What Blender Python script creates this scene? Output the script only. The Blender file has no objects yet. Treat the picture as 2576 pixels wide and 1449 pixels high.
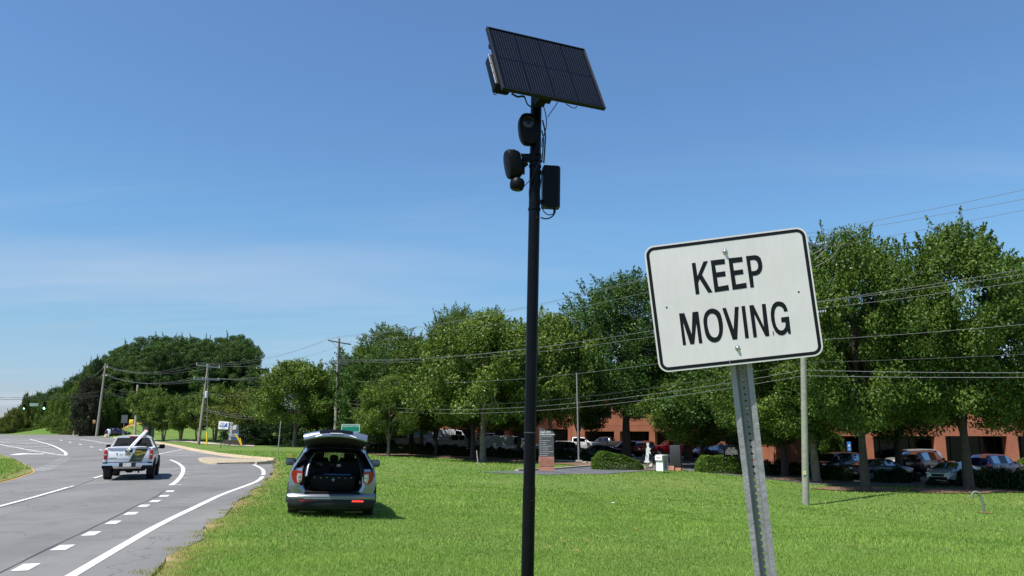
import bpy, bmesh, math, random
import numpy as np
from mathutils import Vector, Matrix
from mathutils.geometry import delaunay_2d_cdt
from math import sin, cos, pi, radians, atan, sqrt, exp

# ------------------------------------------------------------------ camera, sky, sun
SC = bpy.context.scene
COL = SC.collection
FPX = 2002.0                      # focal length in pixels of a 2576 px wide picture
PITCH = atan(.1826)
EYE = 1.75
cd = bpy.data.cameras.new('camera'); cam = bpy.data.objects.new('camera', cd); COL.objects.link(cam)
cd.sensor_width = 36; cd.lens = 36*FPX/2576; cd.clip_start = .1; cd.clip_end = 9000
cam.location = (0, 0, EYE); cam.rotation_euler = (pi/2+PITCH, 0, 0)
SC.camera = cam
SUN_EL = radians(60); SUN_DIR = Vector((-.76*cos(SUN_EL), -.65*cos(SUN_EL), sin(SUN_EL))).normalized()
w = bpy.data.worlds.new('World'); SC.world = w; w.use_nodes = True
nt = w.node_tree; nt.nodes.clear()
sky = nt.nodes.new('ShaderNodeTexSky'); sky.sky_type = 'NISHITA'; sky.sun_disc = False
sky.sun_elevation = SUN_EL; sky.sun_rotation = math.atan2(SUN_DIR.x, SUN_DIR.y)
sky.altitude = 200; sky.air_density = 1.0; sky.dust_density = .3; sky.ozone_density = 3.0
tc = nt.nodes.new('ShaderNodeTexCoord')
sep = nt.nodes.new('ShaderNodeSeparateXYZ'); nt.links.new(tc.outputs['Generated'], sep.inputs[0])
def wm(op, a, b=None):
    n = nt.nodes.new('ShaderNodeMath'); n.operation = op
    for i, v in enumerate((a, b)):
        if v is None: continue
        if isinstance(v, (int, float)): n.inputs[i].default_value = v
        else: nt.links.new(v, n.inputs[i])
    return n.outputs[0]
zz = wm('MAXIMUM', wm('ADD', sep.outputs[2], .09), .05)
cx = wm('DIVIDE', sep.outputs[0], zz); cy = wm('DIVIDE', sep.outputs[1], zz)
cmb = nt.nodes.new('ShaderNodeCombineXYZ'); nt.links.new(cx, cmb.inputs[0]); nt.links.new(cy, cmb.inputs[1])
mp = nt.nodes.new('ShaderNodeMapping'); mp.inputs['Scale'].default_value = (.24, .95, 1); mp.inputs['Rotation'].default_value = (0, 0, .38); mp.inputs['Location'].default_value = (22.2, 11.9, 0)
nt.links.new(cmb.outputs[0], mp.inputs[0])
nz = nt.nodes.new('ShaderNodeTexNoise'); nz.inputs['Scale'].default_value = 1.0; nz.inputs['Detail'].default_value = 7; nz.inputs['Roughness'].default_value = .55; nz.inputs['Distortion'].default_value = .5
nt.links.new(mp.outputs[0], nz.inputs['Vector'])
rp = nt.nodes.new('ShaderNodeValToRGB'); rp.color_ramp.elements[0].position = .50; rp.color_ramp.elements[0].color = (0, 0, 0, 1)
rp.color_ramp.elements[1].position = .80; rp.color_ramp.elements[1].color = (1, 1, 1, 1)
nt.links.new(nz.outputs[0], rp.inputs[0])
low = nt.nodes.new('ShaderNodeMapRange'); low.inputs[1].default_value = .42; low.inputs[2].default_value = .05; low.inputs[3].default_value = 0.02; low.inputs[4].default_value = 1.0
nt.links.new(sep.outputs[2], low.inputs[0])
cf = wm('MULTIPLY', rp.outputs[0], low.outputs[0]); cf = wm('MULTIPLY', cf, .66)
hs = nt.nodes.new('ShaderNodeHueSaturation'); hs.inputs['Saturation'].default_value = 1.18; hs.inputs['Value'].default_value = 1.0
nt.links.new(sky.outputs[0], hs.inputs['Color'])
fade = nt.nodes.new('ShaderNodeValToRGB'); fe = fade.color_ramp.elements      # tones the sky down and bluer towards the horizon, the same all round
fe[0].position = 0.0; fe[0].color = (.385, .41, .62, 1); fe[1].position = .5; fe[1].color = (1.10, .96, .93, 1)
fm_ = fe.new(.12); fm_.color = (.66, .68, .68, 1); fm_ = fe.new(.25); fm_.color = (.84, .87, .84, 1)
nt.links.new(sep.outputs[2], fade.inputs[0])
fmul = nt.nodes.new('ShaderNodeMix'); fmul.data_type = 'RGBA'; fmul.blend_type = 'MULTIPLY'; fmul.inputs[0].default_value = 1
nt.links.new(hs.outputs[0], fmul.inputs[6]); nt.links.new(fade.outputs[0], fmul.inputs[7])
mx = nt.nodes.new('ShaderNodeMix'); mx.data_type = 'RGBA'; mx.inputs[7].default_value = (3.6, 3.95, 4.4, 1)
nt.links.new(cf, mx.inputs[0]); nt.links.new(fmul.outputs[2], mx.inputs[6])
bg = nt.nodes.new('ShaderNodeBackground'); bg.inputs[1].default_value = .12
nt.links.new(mx.outputs[2], bg.inputs[0])
wo = nt.nodes.new('ShaderNodeOutputWorld'); nt.links.new(bg.outputs[0], wo.inputs[0])
sl = bpy.data.lights.new('sun', 'SUN'); sun = bpy.data.objects.new('sun', sl); COL.objects.link(sun)
sl.energy = 4.4; sl.angle = radians(.53); sl.color = (1, .955, .89)
sun.rotation_euler = SUN_DIR.to_track_quat('Z', 'Y').to_euler(); sun.location = (-40, -30, 80)
vs = SC.view_settings; vs.view_transform = 'Standard'; vs.look = 'None'; vs.exposure = 0.62; vs.gamma = 1; vs.use_curve_mapping = False
SC.render.engine = 'CYCLES'
cy_ = SC.cycles; cy_.max_bounces = 5; cy_.diffuse_bounces = 2; cy_.glossy_bounces = 3; cy_.transmission_bounces = 4; cy_.transparent_max_bounces = 8
cy_.caustics_reflective = False; cy_.caustics_refractive = False
R = random.Random(7); NR = np.random.default_rng(11)

# ------------------------------------------------------------------ survey helpers: a direction read off the photograph, cut with a depth or the ground
CP, SP = cos(PITCH), sin(PITCH)
def ray(px, py):
    xc = (px-1288)/FPX; yc = (724.5-py)/FPX
    return Vector((xc, CP-yc*SP, SP+yc*CP))
def at(px, py, Y):
    d = ray(px, py); return Vector((d.x*Y/d.y, Y, EYE+d.z*Y/d.y))

# ------------------------------------------------------------------ terrain heights
RY = [-50, 0, 50, 80, 110, 150, 200, 300, 600, 3000]
RZ = [0, 0, 0, .15, .5, 1.2, 1.62, 1.9, 1.5, 1.5]
def rise(Y): return np.interp(Y, RY, RZ)
def road_hit(px, py):
    d = ray(px, py); Y = 5.
    prev = None
    while Y < 700:
        z = EYE+d.z/d.y*Y
        if z <= rise(Y): break
        Y += .05 if Y < 90 else .3
    return (d.x/d.y*Y, Y)
EDGE_PX = [(255,1098.5),(200,1094.5),(120,1092.3),(60,1091.4),(0,1090.9),(380,1449),(430,1404),(470,1375),(510,1342),(540,1312),(572,1287),(600,1262),(628,1240),(655,1221),(676,1200),(688,1187),(690,1178),(688,1166),(686,1158),(640,1155),(600,1151),(540,1143),(485,1132),(429,1120),(380,1112),(330,1106),(290,1102)]
EDGE = [road_hit(*p) for p in EDGE_PX]
EDGE = [(-2.2, -30), (-2.6, 0)]+sorted(EDGE, key=lambda p: p[1])
EDGE += [(EDGE[-1][0]-60, EDGE[-1][1]+22), (-700, 420)]
EDGE = [p for i, p in enumerate(EDGE) if i == 0 or p[1] > EDGE[i-1][1]]
EX = np.array([p[0] for p in EDGE]); EY = np.array([p[1] for p in EDGE])
def xr(Y): return np.interp(Y, EY, EX)
LC = np.array([(-4,18,-.13),(0,10,-.02),(6,10,-.08),(-3,26,-.15),(0,30,-.45),(8,30,-1.05),(18,30,-1.5),(26,34,-1.7),(0,48,-.6),(15,41,-1.86),(8,41,-1.25),
 (10.8,57,-.95),(20,33,-1.6),(20.9,48,-1.62),(27,48,-1.62),(-2.4,71,-.75),(-11.7,75,-.42),(-23,85,.47),(44,57,-1.5),(30,56,-1.5),(44,66,-1.35),(20,62,-1.4),(20,75,-1.2),
 (10,90,-.9),(-10,110,-.3),(-16,100,-.2),(5,100,-.6),(-15,50,.0),(-14,62,.05),(-18,70,.15),(-75,125,.9),(-60,140,2.0),(-40,150,3),(-44,165,5.4),(-80,165,5.0),(-80,190,7),(-45,190,7),
 (-20,150,2.2),(-10,170,3.5),(10,160,1.5),(40,160,.5),(80,150,0),(80,80,-1),(60,40,-1.6),(40,20,-1.4),(-30,80,.3),(-35,100,.35),(-60,118,.7),(-85,200,5),(-100,235,4),(-20,120,.6),(-32,120,1.0),
 (20,-10,-.2),(0,-20,0),(60,0,-1),(-60,260,7),(0,260,4),(80,260,1),(-200,330,3),(0,600,2),(400,400,0),(-400,500,2),(400,0,-1)], float)
def lawn(X, Y):
    X = np.asarray(X, float); Y = np.asarray(Y, float)
    num = np.zeros(np.broadcast(X, Y).shape); den = num.copy()+1e-12
    for a, b, z in LC:
        s = 1+.02*max(b, 0)
        d2 = ((X-a)**2+(Y-b)**2)+(2.2*s)**2
        wt = d2**-1.9
        num += wt*z; den += wt
    return num/den
def h(X, Y):
    X = np.asarray(X, float); Y = np.asarray(Y, float)
    t = np.clip((X-xr(Y)-.3)/np.interp(Y, [20, 60, 110, 150], [4, 7, 9, 14]), 0, 1); t = t*t*(3-2*t)
    return rise(Y)*(1-t)+lawn(X, Y)*t
def hz(x, y): return float(h(x, y))
def ground(px, py, y0=6., y1=400.):
    d = ray(px, py)
    Ys = np.concatenate([np.arange(y0, 100, .1), np.arange(100, y1, .5)])
    X = d.x/d.y*Ys; Z = EYE+d.z/d.y*Ys; H = h(X, Ys)
    k = np.argmax(Z <= H)
    if Z[k] > H[k]: k = len(Ys)-1
    return Vector((X[k], Ys[k], H[k]))

# ------------------------------------------------------------------ materials
def nodes(name):
    m = bpy.data.materials.new(name); m.use_nodes = True
    t = m.node_tree; return m, t, t.nodes['Principled BSDF']
def mat(name, col, rough=.6, metal=0., var=0., vscale=8., bump=0., bscale=60., coat=0., emis=None, estr=0., spec=.5, obj=True):
    m, t, b = nodes(name)
    b.inputs['Base Color'].default_value = (*col, 1); b.inputs['Roughness'].default_value = rough
    b.inputs['Metallic'].default_value = metal; b.inputs['Coat Weight'].default_value = coat; b.inputs['Coat Roughness'].default_value = .04
    b.inputs['Specular IOR Level'].default_value = spec
    if emis: b.inputs['Emission Color'].default_value = (*emis, 1); b.inputs['Emission Strength'].default_value = estr
    if var or bump:
        c = t.nodes.new('ShaderNodeTexCoord')
    if var:
        n = t.nodes.new('ShaderNodeTexNoise'); n.inputs['Scale'].default_value = vscale; n.inputs['Detail'].default_value = 6
        t.links.new(c.outputs['Object'], n.inputs['Vector'])
        r = t.nodes.new('ShaderNodeMapRange'); r.inputs[1].default_value = .25; r.inputs[2].default_value = .75; r.inputs[3].default_value = 1-var; r.inputs[4].default_value = 1+var
        t.links.new(n.outputs[0], r.inputs[0])
        v = t.nodes.new('ShaderNodeVectorMath'); v.operation = 'SCALE'; v.inputs[0].default_value = col
        t.links.new(r.outputs[0], v.inputs['Scale']); t.links.new(v.outputs[0], b.inputs['Base Color'])
    if bump:
        n2 = t.nodes.new('ShaderNodeTexNoise'); n2.inputs['Scale'].default_value = bscale; n2.inputs['Detail'].default_value = 4
        t.links.new(c.outputs['Object'], n2.inputs['Vector'])
        bp = t.nodes.new('ShaderNodeBump'); bp.inputs['Strength'].default_value = bump; bp.inputs['Distance'].default_value = .02
        t.links.new(n2.outputs[0], bp.inputs['Height']); t.links.new(bp.outputs[0], b.inputs['Normal'])
    return m
def leafmat(name, dark, light, trans=.24, rough=.42):
    m, t, b = nodes(name)
    a = t.nodes.new('ShaderNodeAttribute'); a.attribute_name = 'tint'
    x = t.nodes.new('ShaderNodeMix'); x.data_type = 'RGBA'; x.inputs[6].default_value = (*dark, 1); x.inputs[7].default_value = (*light, 1)
    t.links.new(a.outputs['Fac'], x.inputs[0]); t.links.new(x.outputs[2], b.inputs['Base Color'])
    b.inputs['Roughness'].default_value = rough; b.inputs['Specular IOR Level'].default_value = .2
    tr = t.nodes.new('ShaderNodeBsdfTranslucent')
    g = t.nodes.new('ShaderNodeVectorMath'); g.operation = 'MULTIPLY'; g.inputs[1].default_value = (1.5, 1.5, .6)
    t.links.new(x.outputs[2], g.inputs[0]); t.links.new(g.outputs[0], tr.inputs[0])
    ms = t.nodes.new('ShaderNodeMixShader'); ms.inputs[0].default_value = trans
    t.links.new(b.outputs[0], ms.inputs[1]); t.links.new(tr.outputs[0], ms.inputs[2])
    t.links.new(ms.outputs[0], t.nodes['Material Output'].inputs[0])
    return m
def glassmat(name, tint, refl=.12):
    m, t, b = nodes(name); t.nodes.remove(b)
    tr = t.nodes.new('ShaderNodeBsdfTransparent'); tr.inputs[0].default_value = (*tint, 1)
    gl = t.nodes.new('ShaderNodeBsdfGlossy'); gl.inputs['Roughness'].default_value = .03; gl.inputs[0].default_value = (.9, .93, 1, 1)
    lw = t.nodes.new('ShaderNodeLayerWeight'); lw.inputs[0].default_value = .25
    r = t.nodes.new('ShaderNodeMapRange'); r.inputs[3].default_value = refl; r.inputs[4].default_value = .5
    t.links.new(lw.outputs['Fresnel'], r.inputs[0])
    ms = t.nodes.new('ShaderNodeMixShader'); t.links.new(r.outputs[0], ms.inputs[0])
    t.links.new(tr.outputs[0], ms.inputs[1]); t.links.new(gl.outputs[0], ms.inputs[2])
    t.links.new(ms.outputs[0], t.nodes['Material Output'].inputs[0])
    return m
M = {}
M['black_paint'] = mat('black_paint', (.004, .0045, .006), .3, var=.25, vscale=14, bump=.08, bscale=120, spec=.12)
M['black_plastic'] = mat('black_plastic', (.004, .0045, .0055), .45, var=.15, vscale=30, spec=.14)
M['black_matt'] = mat('black_matt', (.008, .008, .009), .8)
M['rubber'] = mat('rubber', (.014, .014, .014), .75, var=.2, vscale=20)
M['cable'] = mat('cable', (.006, .006, .007), .45)
M['galv'] = mat('galvanised_steel', (.30, .298, .31), .55, .2, var=.14, vscale=11, bump=.25, bscale=40)
M['steel'] = mat('steel', (.55, .56, .57), .3, .9)
M['sign_white'] = mat('sign_white', (.68, .67, .64), .42, var=.03, vscale=6)
def signmat():
    m, t, b = nodes('sign_face'); b.inputs['Roughness'].default_value = .4
    c = t.nodes.new('ShaderNodeTexCoord'); mp_ = t.nodes.new('ShaderNodeMapping'); mp_.inputs['Scale'].default_value = (70, 70, 3.5); mp_.inputs['Rotation'].default_value = (0, .11, 0); t.links.new(c.outputs['Object'], mp_.inputs[0])
    n = t.nodes.new('ShaderNodeTexNoise'); n.inputs['Scale'].default_value = 1; n.inputs['Detail'].default_value = 5; t.links.new(mp_.outputs[0], n.inputs['Vector'])
    r = t.nodes.new('ShaderNodeMapRange'); r.inputs[1].default_value = .35; r.inputs[2].default_value = .8; r.inputs[3].default_value = 1.0; r.inputs[4].default_value = .94; t.links.new(n.outputs[0], r.inputs[0])
    n2 = t.nodes.new('ShaderNodeTexNoise'); n2.inputs['Scale'].default_value = 6; n2.inputs['Detail'].default_value = 7; t.links.new(c.outputs['Object'], n2.inputs['Vector'])
    r2 = t.nodes.new('ShaderNodeMapRange'); r2.inputs[1].default_value = .4; r2.inputs[2].default_value = .75; r2.inputs[3].default_value = 1.0; r2.inputs[4].default_value = .93; t.links.new(n2.outputs[0], r2.inputs[0])
    n3 = t.nodes.new('ShaderNodeTexNoise'); n3.inputs['Scale'].default_value = 240; n3.inputs['Detail'].default_value = 1; t.links.new(c.outputs['Object'], n3.inputs['Vector'])
    r3 = t.nodes.new('ShaderNodeMapRange'); r3.inputs[1].default_value = .76; r3.inputs[2].default_value = .80; r3.inputs[3].default_value = 1.0; r3.inputs[4].default_value = .55; t.links.new(n3.outputs[0], r3.inputs[0])
    q = t.nodes.new('ShaderNodeMath'); q.operation = 'MULTIPLY'; t.links.new(r.outputs[0], q.inputs[0]); t.links.new(r2.outputs[0], q.inputs[1])
    q2 = t.nodes.new('ShaderNodeMath'); q2.operation = 'MULTIPLY'; t.links.new(q.outputs[0], q2.inputs[0]); t.links.new(r3.outputs[0], q2.inputs[1])
    v = t.nodes.new('ShaderNodeVectorMath'); v.operation = 'SCALE'; v.inputs[0].default_value = (.745, .705, .675); t.links.new(q2.outputs[0], v.inputs['Scale']); t.links.new(v.outputs[0], b.inputs['Base Color'])
    bp = t.nodes.new('ShaderNodeBump'); bp.inputs['Strength'].default_value = .35; bp.inputs['Distance'].default_value = .004; n4 = t.nodes.new('ShaderNodeTexNoise'); n4.inputs['Scale'].default_value = 5; t.links.new(c.outputs['Object'], n4.inputs['Vector']); t.links.new(n4.outputs[0], bp.inputs['Height']); t.links.new(bp.outputs[0], b.inputs['Normal'])
    return m
M['sign_black'] = mat('sign_black', (.008, .008, .012), .35, spec=.25)
M['white'] = mat('white', (.8, .8, .78), .5, var=.04)
M['chrome'] = mat('chrome', (.75, .75, .76), .15, 1.)
M['red_lens'] = mat('red_lens', (.35, .008, .008), .15, coat=.6)
M['red_glow'] = mat('red_glow', (.6, .01, .01), .2, emis=(1, .05, .03), estr=1.6)
M['clear_lens'] = mat('clear_lens', (.55, .55, .55), .12, .3, coat=.8)
M['amber'] = mat('amber_lens', (.6, .2, .02), .2)
M['plate'] = mat('plate', (.62, .62, .6), .4, var=.3, vscale=30)
M['glass_dark'] = glassmat('tinted_glass', (.06, .07, .08), .05)
M['glass_mid'] = glassmat('car_glass', (.35, .42, .42), .08)
M['building_glass'] = mat('building_glass', (.006, .007, .008), .12, spec=.25)
M['mirror'] = mat('mirror', (.5, .52, .55), .05, 1.)
M['brick_red'] = None
M['wood_pole'] = mat('weathered_wood', (.26, .24, .19), .85, var=.25, vscale=5, bump=.5, bscale=30)
M['wood_green'] = mat('treated_wood', (.235, .25, .185), .85, var=.22, vscale=5, bump=.6, bscale=25)
M['wire'] = mat('aluminium_wire', (.22, .215, .21), .5, .3)
M['wire_dark'] = mat('dark_wire', (.05, .05, .05), .6)
M['insulator'] = mat('insulator', (.55, .58, .62), .2)
M['concrete'] = mat('concrete', (.40, .36, .29), .85, var=.18, vscale=3, bump=.4, bscale=50)
M['kerb'] = mat('kerb_concrete', (.47, .38, .25), .85, var=.2, vscale=1.5, bump=.4, bscale=50)
M['mulch'] = mat('pine_straw', (.16, .095, .055), .95, var=.45, vscale=5, bump=.9, bscale=12)
M['clay'] = mat('bare_clay', (.34, .20, .10), .95, var=.3, vscale=4, bump=.6, bscale=18)
M['yellow'] = mat('yellow', (.75, .52, .02), .5, var=.08)
M['blue'] = mat('blue', (.015, .10, .42), .45)
M['green_sign'] = mat('green_sign', (.0, .20, .13), .4)
M['sign_grey'] = mat('sign_grey', (.085, .082, .085), .5, var=.08)
M['orange'] = mat('orange', (.8, .16, .02), .5)
M['cabinet'] = mat('cabinet_green', (.14, .19, .16), .5)
M['brown_wood'] = mat('brown_post', (.19, .15, .10), .8, var=.2)
M['bark'] = mat('bark', (.06, .048, .038), .95, var=.35, vscale=4, bump=1., bscale=9)
M['bark_pale'] = mat('pale_bark', (.20, .16, .12), .95, var=.45, vscale=3, bump=1., bscale=8)
M['bark_smooth'] = mat('smooth_bark', (.17, .135, .10), .8, var=.3, vscale=4)
M['interior'] = mat('cabin_trim', (.012, .012, .013), .8)
M['seat_cloth'] = mat('seat_cloth', (.022, .022, .024), .9)
# foliage
M['leaf_a'] = leafmat('leaf_mid_green', (.030, .072, .011), (.158, .232, .042))
M['leaf_b'] = leafmat('leaf_light_green', (.042, .086, .013), (.200, .275, .052))
M['leaf_c'] = leafmat('leaf_deep_green', (.020, .056, .011), (.098, .178, .034))
M['leaf_pine'] = leafmat('pine_needles', (.018, .050, .012), (.098, .170, .034), .2)
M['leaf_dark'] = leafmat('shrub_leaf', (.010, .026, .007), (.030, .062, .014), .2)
M['leaf_hedge'] = leafmat('hedge_leaf', (.035, .080, .010), (.150, .245, .032), .25)
M['leaf_red'] = leafmat('leaf_bronze_green', (.022, .030, .014), (.055, .060, .030), .2)
M['leaf_yellow'] = leafmat('leaf_yellowing', (.050, .080, .014), (.20, .23, .05), .3)
M['grass_leaf'] = leafmat('grass_blade', (.115, .215, .032), (.315, .450, .100), .35, .5)

# brick with fine courses (too far to tell bricks apart)
def brickmat(name, c1, c2, mortar, sc=1.):
    m, t, b = nodes(name); b.inputs['Roughness'].default_value = .9
    c = t.nodes.new('ShaderNodeTexCoord'); s = t.nodes.new('ShaderNodeSeparateXYZ'); t.links.new(c.outputs['Object'], s.inputs[0])
    a = t.nodes.new('ShaderNodeMath'); a.operation = 'ADD'; t.links.new(s.outputs[0], a.inputs[0]); t.links.new(s.outputs[1], a.inputs[1])
    k = t.nodes.new('ShaderNodeCombineXYZ'); t.links.new(a.outputs[0], k.inputs[0]); t.links.new(s.outputs[2], k.inputs[1])
    br = t.nodes.new('ShaderNodeTexBrick'); br.inputs['Scale'].default_value = sc; br.inputs['Color1'].default_value = (*c1, 1); br.inputs['Color2'].default_value = (*c2, 1)
    br.inputs['Mortar'].default_value = (*mortar, 1); br.inputs['Mortar Size'].default_value = .008; br.inputs['Brick Width'].default_value = .22; br.inputs['Row Height'].default_value = .075
    t.links.new(k.outputs[0], br.inputs['Vector'])
    n = t.nodes.new('ShaderNodeTexNoise'); n.inputs['Scale'].default_value = .7; n.inputs['Detail'].default_value = 5; t.links.new(c.outputs['Object'], n.inputs['Vector'])
    r = t.nodes.new('ShaderNodeMapRange'); r.inputs[1].default_value = .3; r.inputs[2].default_value = .7; r.inputs[3].default_value = .86; r.inputs[4].default_value = 1.12; t.links.new(n.outputs[0], r.inputs[0])
    v = t.nodes.new('ShaderNodeVectorMath'); v.operation = 'SCALE'; t.links.new(br.outputs[0], v.inputs[0]); t.links.new(r.outputs[0], v.inputs['Scale']); t.links.new(v.outputs[0], b.inputs['Base Color'])
    return m
M['brick'] = brickmat('orange_brick', (.42, .130, .062), (.34, .104, .050), (.34, .18, .11))
M['brick_sign'] = mat('rose_brick', (.46, .20, .13), .9, var=.3, vscale=7)

# lawn ground and asphalt
def groundmat():
    m, t, b = nodes('lawn'); b.inputs['Roughness'].default_value = .95; b.inputs['Specular IOR Level'].default_value = .1
    c = t.nodes.new('ShaderNodeTexCoord')
    def nz(s, d=5):
        n = t.nodes.new('ShaderNodeTexNoise'); n.inputs['Scale'].default_value = s; n.inputs['Detail'].default_value = d; t.links.new(c.outputs['Object'], n.inputs['Vector']); return n.outputs[0]
    def ramp(src, stops):
        r = t.nodes.new('ShaderNodeValToRGB'); e = r.color_ramp.elements
        while len(e) < len(stops): e.new(.5)
        for i, (p, col) in enumerate(stops): e[i].position = p; e[i].color = (*col, 1)
        t.links.new(src, r.inputs[0]); return r.outputs[0]
    big = ramp(nz(.11, 6), [(.3, (.095, .168, .034)), (.5, (.120, .190, .042)), (.72, (.160, .200, .055))])
    fine = ramp(nz(14, 8), [(.25, (.55,)*3), (.75, (1.35,)*3)])
    dryp = ramp(nz(.9, 9), [(.60, (0,)*3), (.74, (.55,)*3)])
    mm = t.nodes.new('ShaderNodeMix'); mm.data_type = 'RGBA'; mm.blend_type = 'MULTIPLY'; mm.inputs[0].default_value = 1
    t.links.new(big, mm.inputs[6]); t.links.new(fine, mm.inputs[7])
    a = t.nodes.new('ShaderNodeAttribute'); a.attribute_name = 'dry'
    md = t.nodes.new('ShaderNodeMix'); md.data_type = 'RGBA'; md.inputs[7].default_value = (.24, .21, .085, 1); t.links.new(dryp, md.inputs[0]); t.links.new(mm.outputs[2], md.inputs[6])
    bare = ramp(nz(5, 6), [(.3, (.20, .15, .07)), (.7, (.40, .30, .15))])
    m2 = t.nodes.new('ShaderNodeMix'); m2.data_type = 'RGBA'; t.links.new(a.outputs['Fac'], m2.inputs[0]); t.links.new(md.outputs[2], m2.inputs[6]); t.links.new(bare, m2.inputs[7])
    t.links.new(m2.outputs[2], b.inputs['Base Color'])
    bp = t.nodes.new('ShaderNodeBump'); bp.inputs['Strength'].default_value = .8; bp.inputs['Distance'].default_value = .06
    t.links.new(nz(9, 8), bp.inputs['Height']); t.links.new(bp.outputs[0], b.inputs['Normal'])
    return m
M['lawn'] = groundmat()
def asphalt(name, c0, c1, patch=.12):
    m, t, b = nodes(name); b.inputs['Roughness'].default_value = .85; b.inputs['Specular IOR Level'].default_value = .3
    c = t.nodes.new('ShaderNodeTexCoord')
    def nz(s, d=5, dist=0., vec=None):
        n = t.nodes.new('ShaderNodeTexNoise'); n.inputs['Scale'].default_value = s; n.inputs['Detail'].default_value = d; n.inputs['Distortion'].default_value = dist
        t.links.new(vec or c.outputs['Object'], n.inputs['Vector']); return n.outputs[0]
    def rng(src, a, z, lo, hi):
        r = t.nodes.new('ShaderNodeMapRange'); r.inputs[1].default_value = a; r.inputs[2].default_value = z; r.inputs[3].default_value = lo; r.inputs[4].default_value = hi; t.links.new(src, r.inputs[0]); return r.outputs[0]
    def mul(a, z):
        n = t.nodes.new('ShaderNodeMath'); n.operation = 'MULTIPLY'; t.links.new(a, n.inputs[0]); t.links.new(z, n.inputs[1]); return n.outputs[0]
    # long wheel-polished bands run with the lanes
    mpn = t.nodes.new('ShaderNodeMapping'); mpn.inputs['Rotation'].default_value = (0, 0, radians(-16)); mpn.inputs['Scale'].default_value = (.55, .03, 1); t.links.new(c.outputs['Object'], mpn.inputs[0])
    f = mul(rng(nz(170, 3), .3, .7, .62, 1.38), rng(nz(.35, 6, .6), .3, .7, 1-patch, 1+patch))
    f = mul(f, rng(nz(1., 3, 0, mpn.outputs[0]), .35, .65, .86, 1.08))
    f = mul(f, rng(nz(.9, 9, 1.2), .52, .78, 1., .80))
    f = mul(f, rng(nz(28, 2), .62, .75, 1., 1.22))
    vo = t.nodes.new('ShaderNodeTexVoronoi'); vo.feature = 'DISTANCE_TO_EDGE'; vo.inputs['Scale'].default_value = .16
    ds = t.nodes.new('ShaderNodeTexNoise'); ds.inputs['Scale'].default_value = 1.3; ds.inputs['Detail'].default_value = 6; t.links.new(c.outputs['Object'], ds.inputs['Vector'])
    av = t.nodes.new('ShaderNodeVectorMath'); av.operation = 'MULTIPLY_ADD'; av.inputs[1].default_value = (1.6,)*3; t.links.new(ds.outputs['Color'], av.inputs[0]); t.links.new(c.outputs['Object'], av.inputs[2])
    t.links.new(av.outputs[0], vo.inputs['Vector'])
    f = mul(f, rng(vo.outputs['Distance'], 0, .0045, .55, 1.))
    v = t.nodes.new('ShaderNodeVectorMath'); v.operation = 'SCALE'; v.inputs[0].default_value = c0; t.links.new(f, v.inputs['Scale']); t.links.new(v.outputs[0], b.inputs['Base Color'])
    bp = t.nodes.new('ShaderNodeBump'); bp.inputs['Strength'].default_value = .5; bp.inputs['Distance'].default_value = .008
    t.links.new(nz(120, 3), bp.inputs['Height']); t.links.new(bp.outputs[0], b.inputs['Normal'])
    return m
M['asphalt'] = asphalt('road_asphalt', (.186, .181, .170), None)
M['asphalt_dark'] = asphalt('drive_asphalt', (.125, .128, .135), None, .18)
def paintmat(name, col, wear):
    m, t, b = nodes(name); b.inputs['Roughness'].default_value = .7
    c = t.nodes.new('ShaderNodeTexCoord'); n = t.nodes.new('ShaderNodeTexNoise'); n.inputs['Scale'].default_value = 11; n.inputs['Detail'].default_value = 9; n.inputs['Roughness'].default_value = .75
    t.links.new(c.outputs['Object'], n.inputs['Vector'])
    r = t.nodes.new('ShaderNodeValToRGB'); r.color_ramp.elements[0].position = .56; r.color_ramp.elements[0].color = (*col, 1); r.color_ramp.elements[1].position = .72; r.color_ramp.elements[1].color = (*wear, 1)
    t.links.new(n.outputs[0], r.inputs[0]); t.links.new(r.outputs[0], b.inputs['Base Color'])
    return m
M['paint_white'] = paintmat('road_paint_white', (.66, .655, .62), (.33, .33, .31))
M['paint_yellow'] = paintmat('road_paint_yellow', (.62, .36, .06), (.36, .27, .12))
M['tar'] = mat('tar_seam', (.05, .05, .05), .8)

# ------------------------------------------------------------------ mesh helpers
def tag(o, label=None, cat=None, group=None, kind=None):
    if label: o['label'] = label
    if cat: o['category'] = cat
    if group: o['group'] = group
    if kind: o['kind'] = kind
    return o
ORD = 'first second third fourth fifth sixth seventh eighth ninth tenth eleventh twelfth thirteenth fourteenth fifteenth sixteenth seventeenth eighteenth nineteenth twentieth'.split()
def empty(name, loc, rz=0, label=None, cat=None, group=None):
    o = bpy.data.objects.new(name, None); COL.objects.link(o); o.empty_display_size = .2
    o.location = loc; o.rotation_euler = (0, 0, rz) if not hasattr(rz, '__len__') else rz
    return tag(o, label, cat, group)
def I4(): return Matrix.Identity(4)
def TR(x, y, z): return Matrix.Translation((x, y, z))
def RZm(a): return Matrix.Rotation(a, 4, 'Z')
def RXm(a): return Matrix.Rotation(a, 4, 'X')
def RYm(a): return Matrix.Rotation(a, 4, 'Y')
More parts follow.
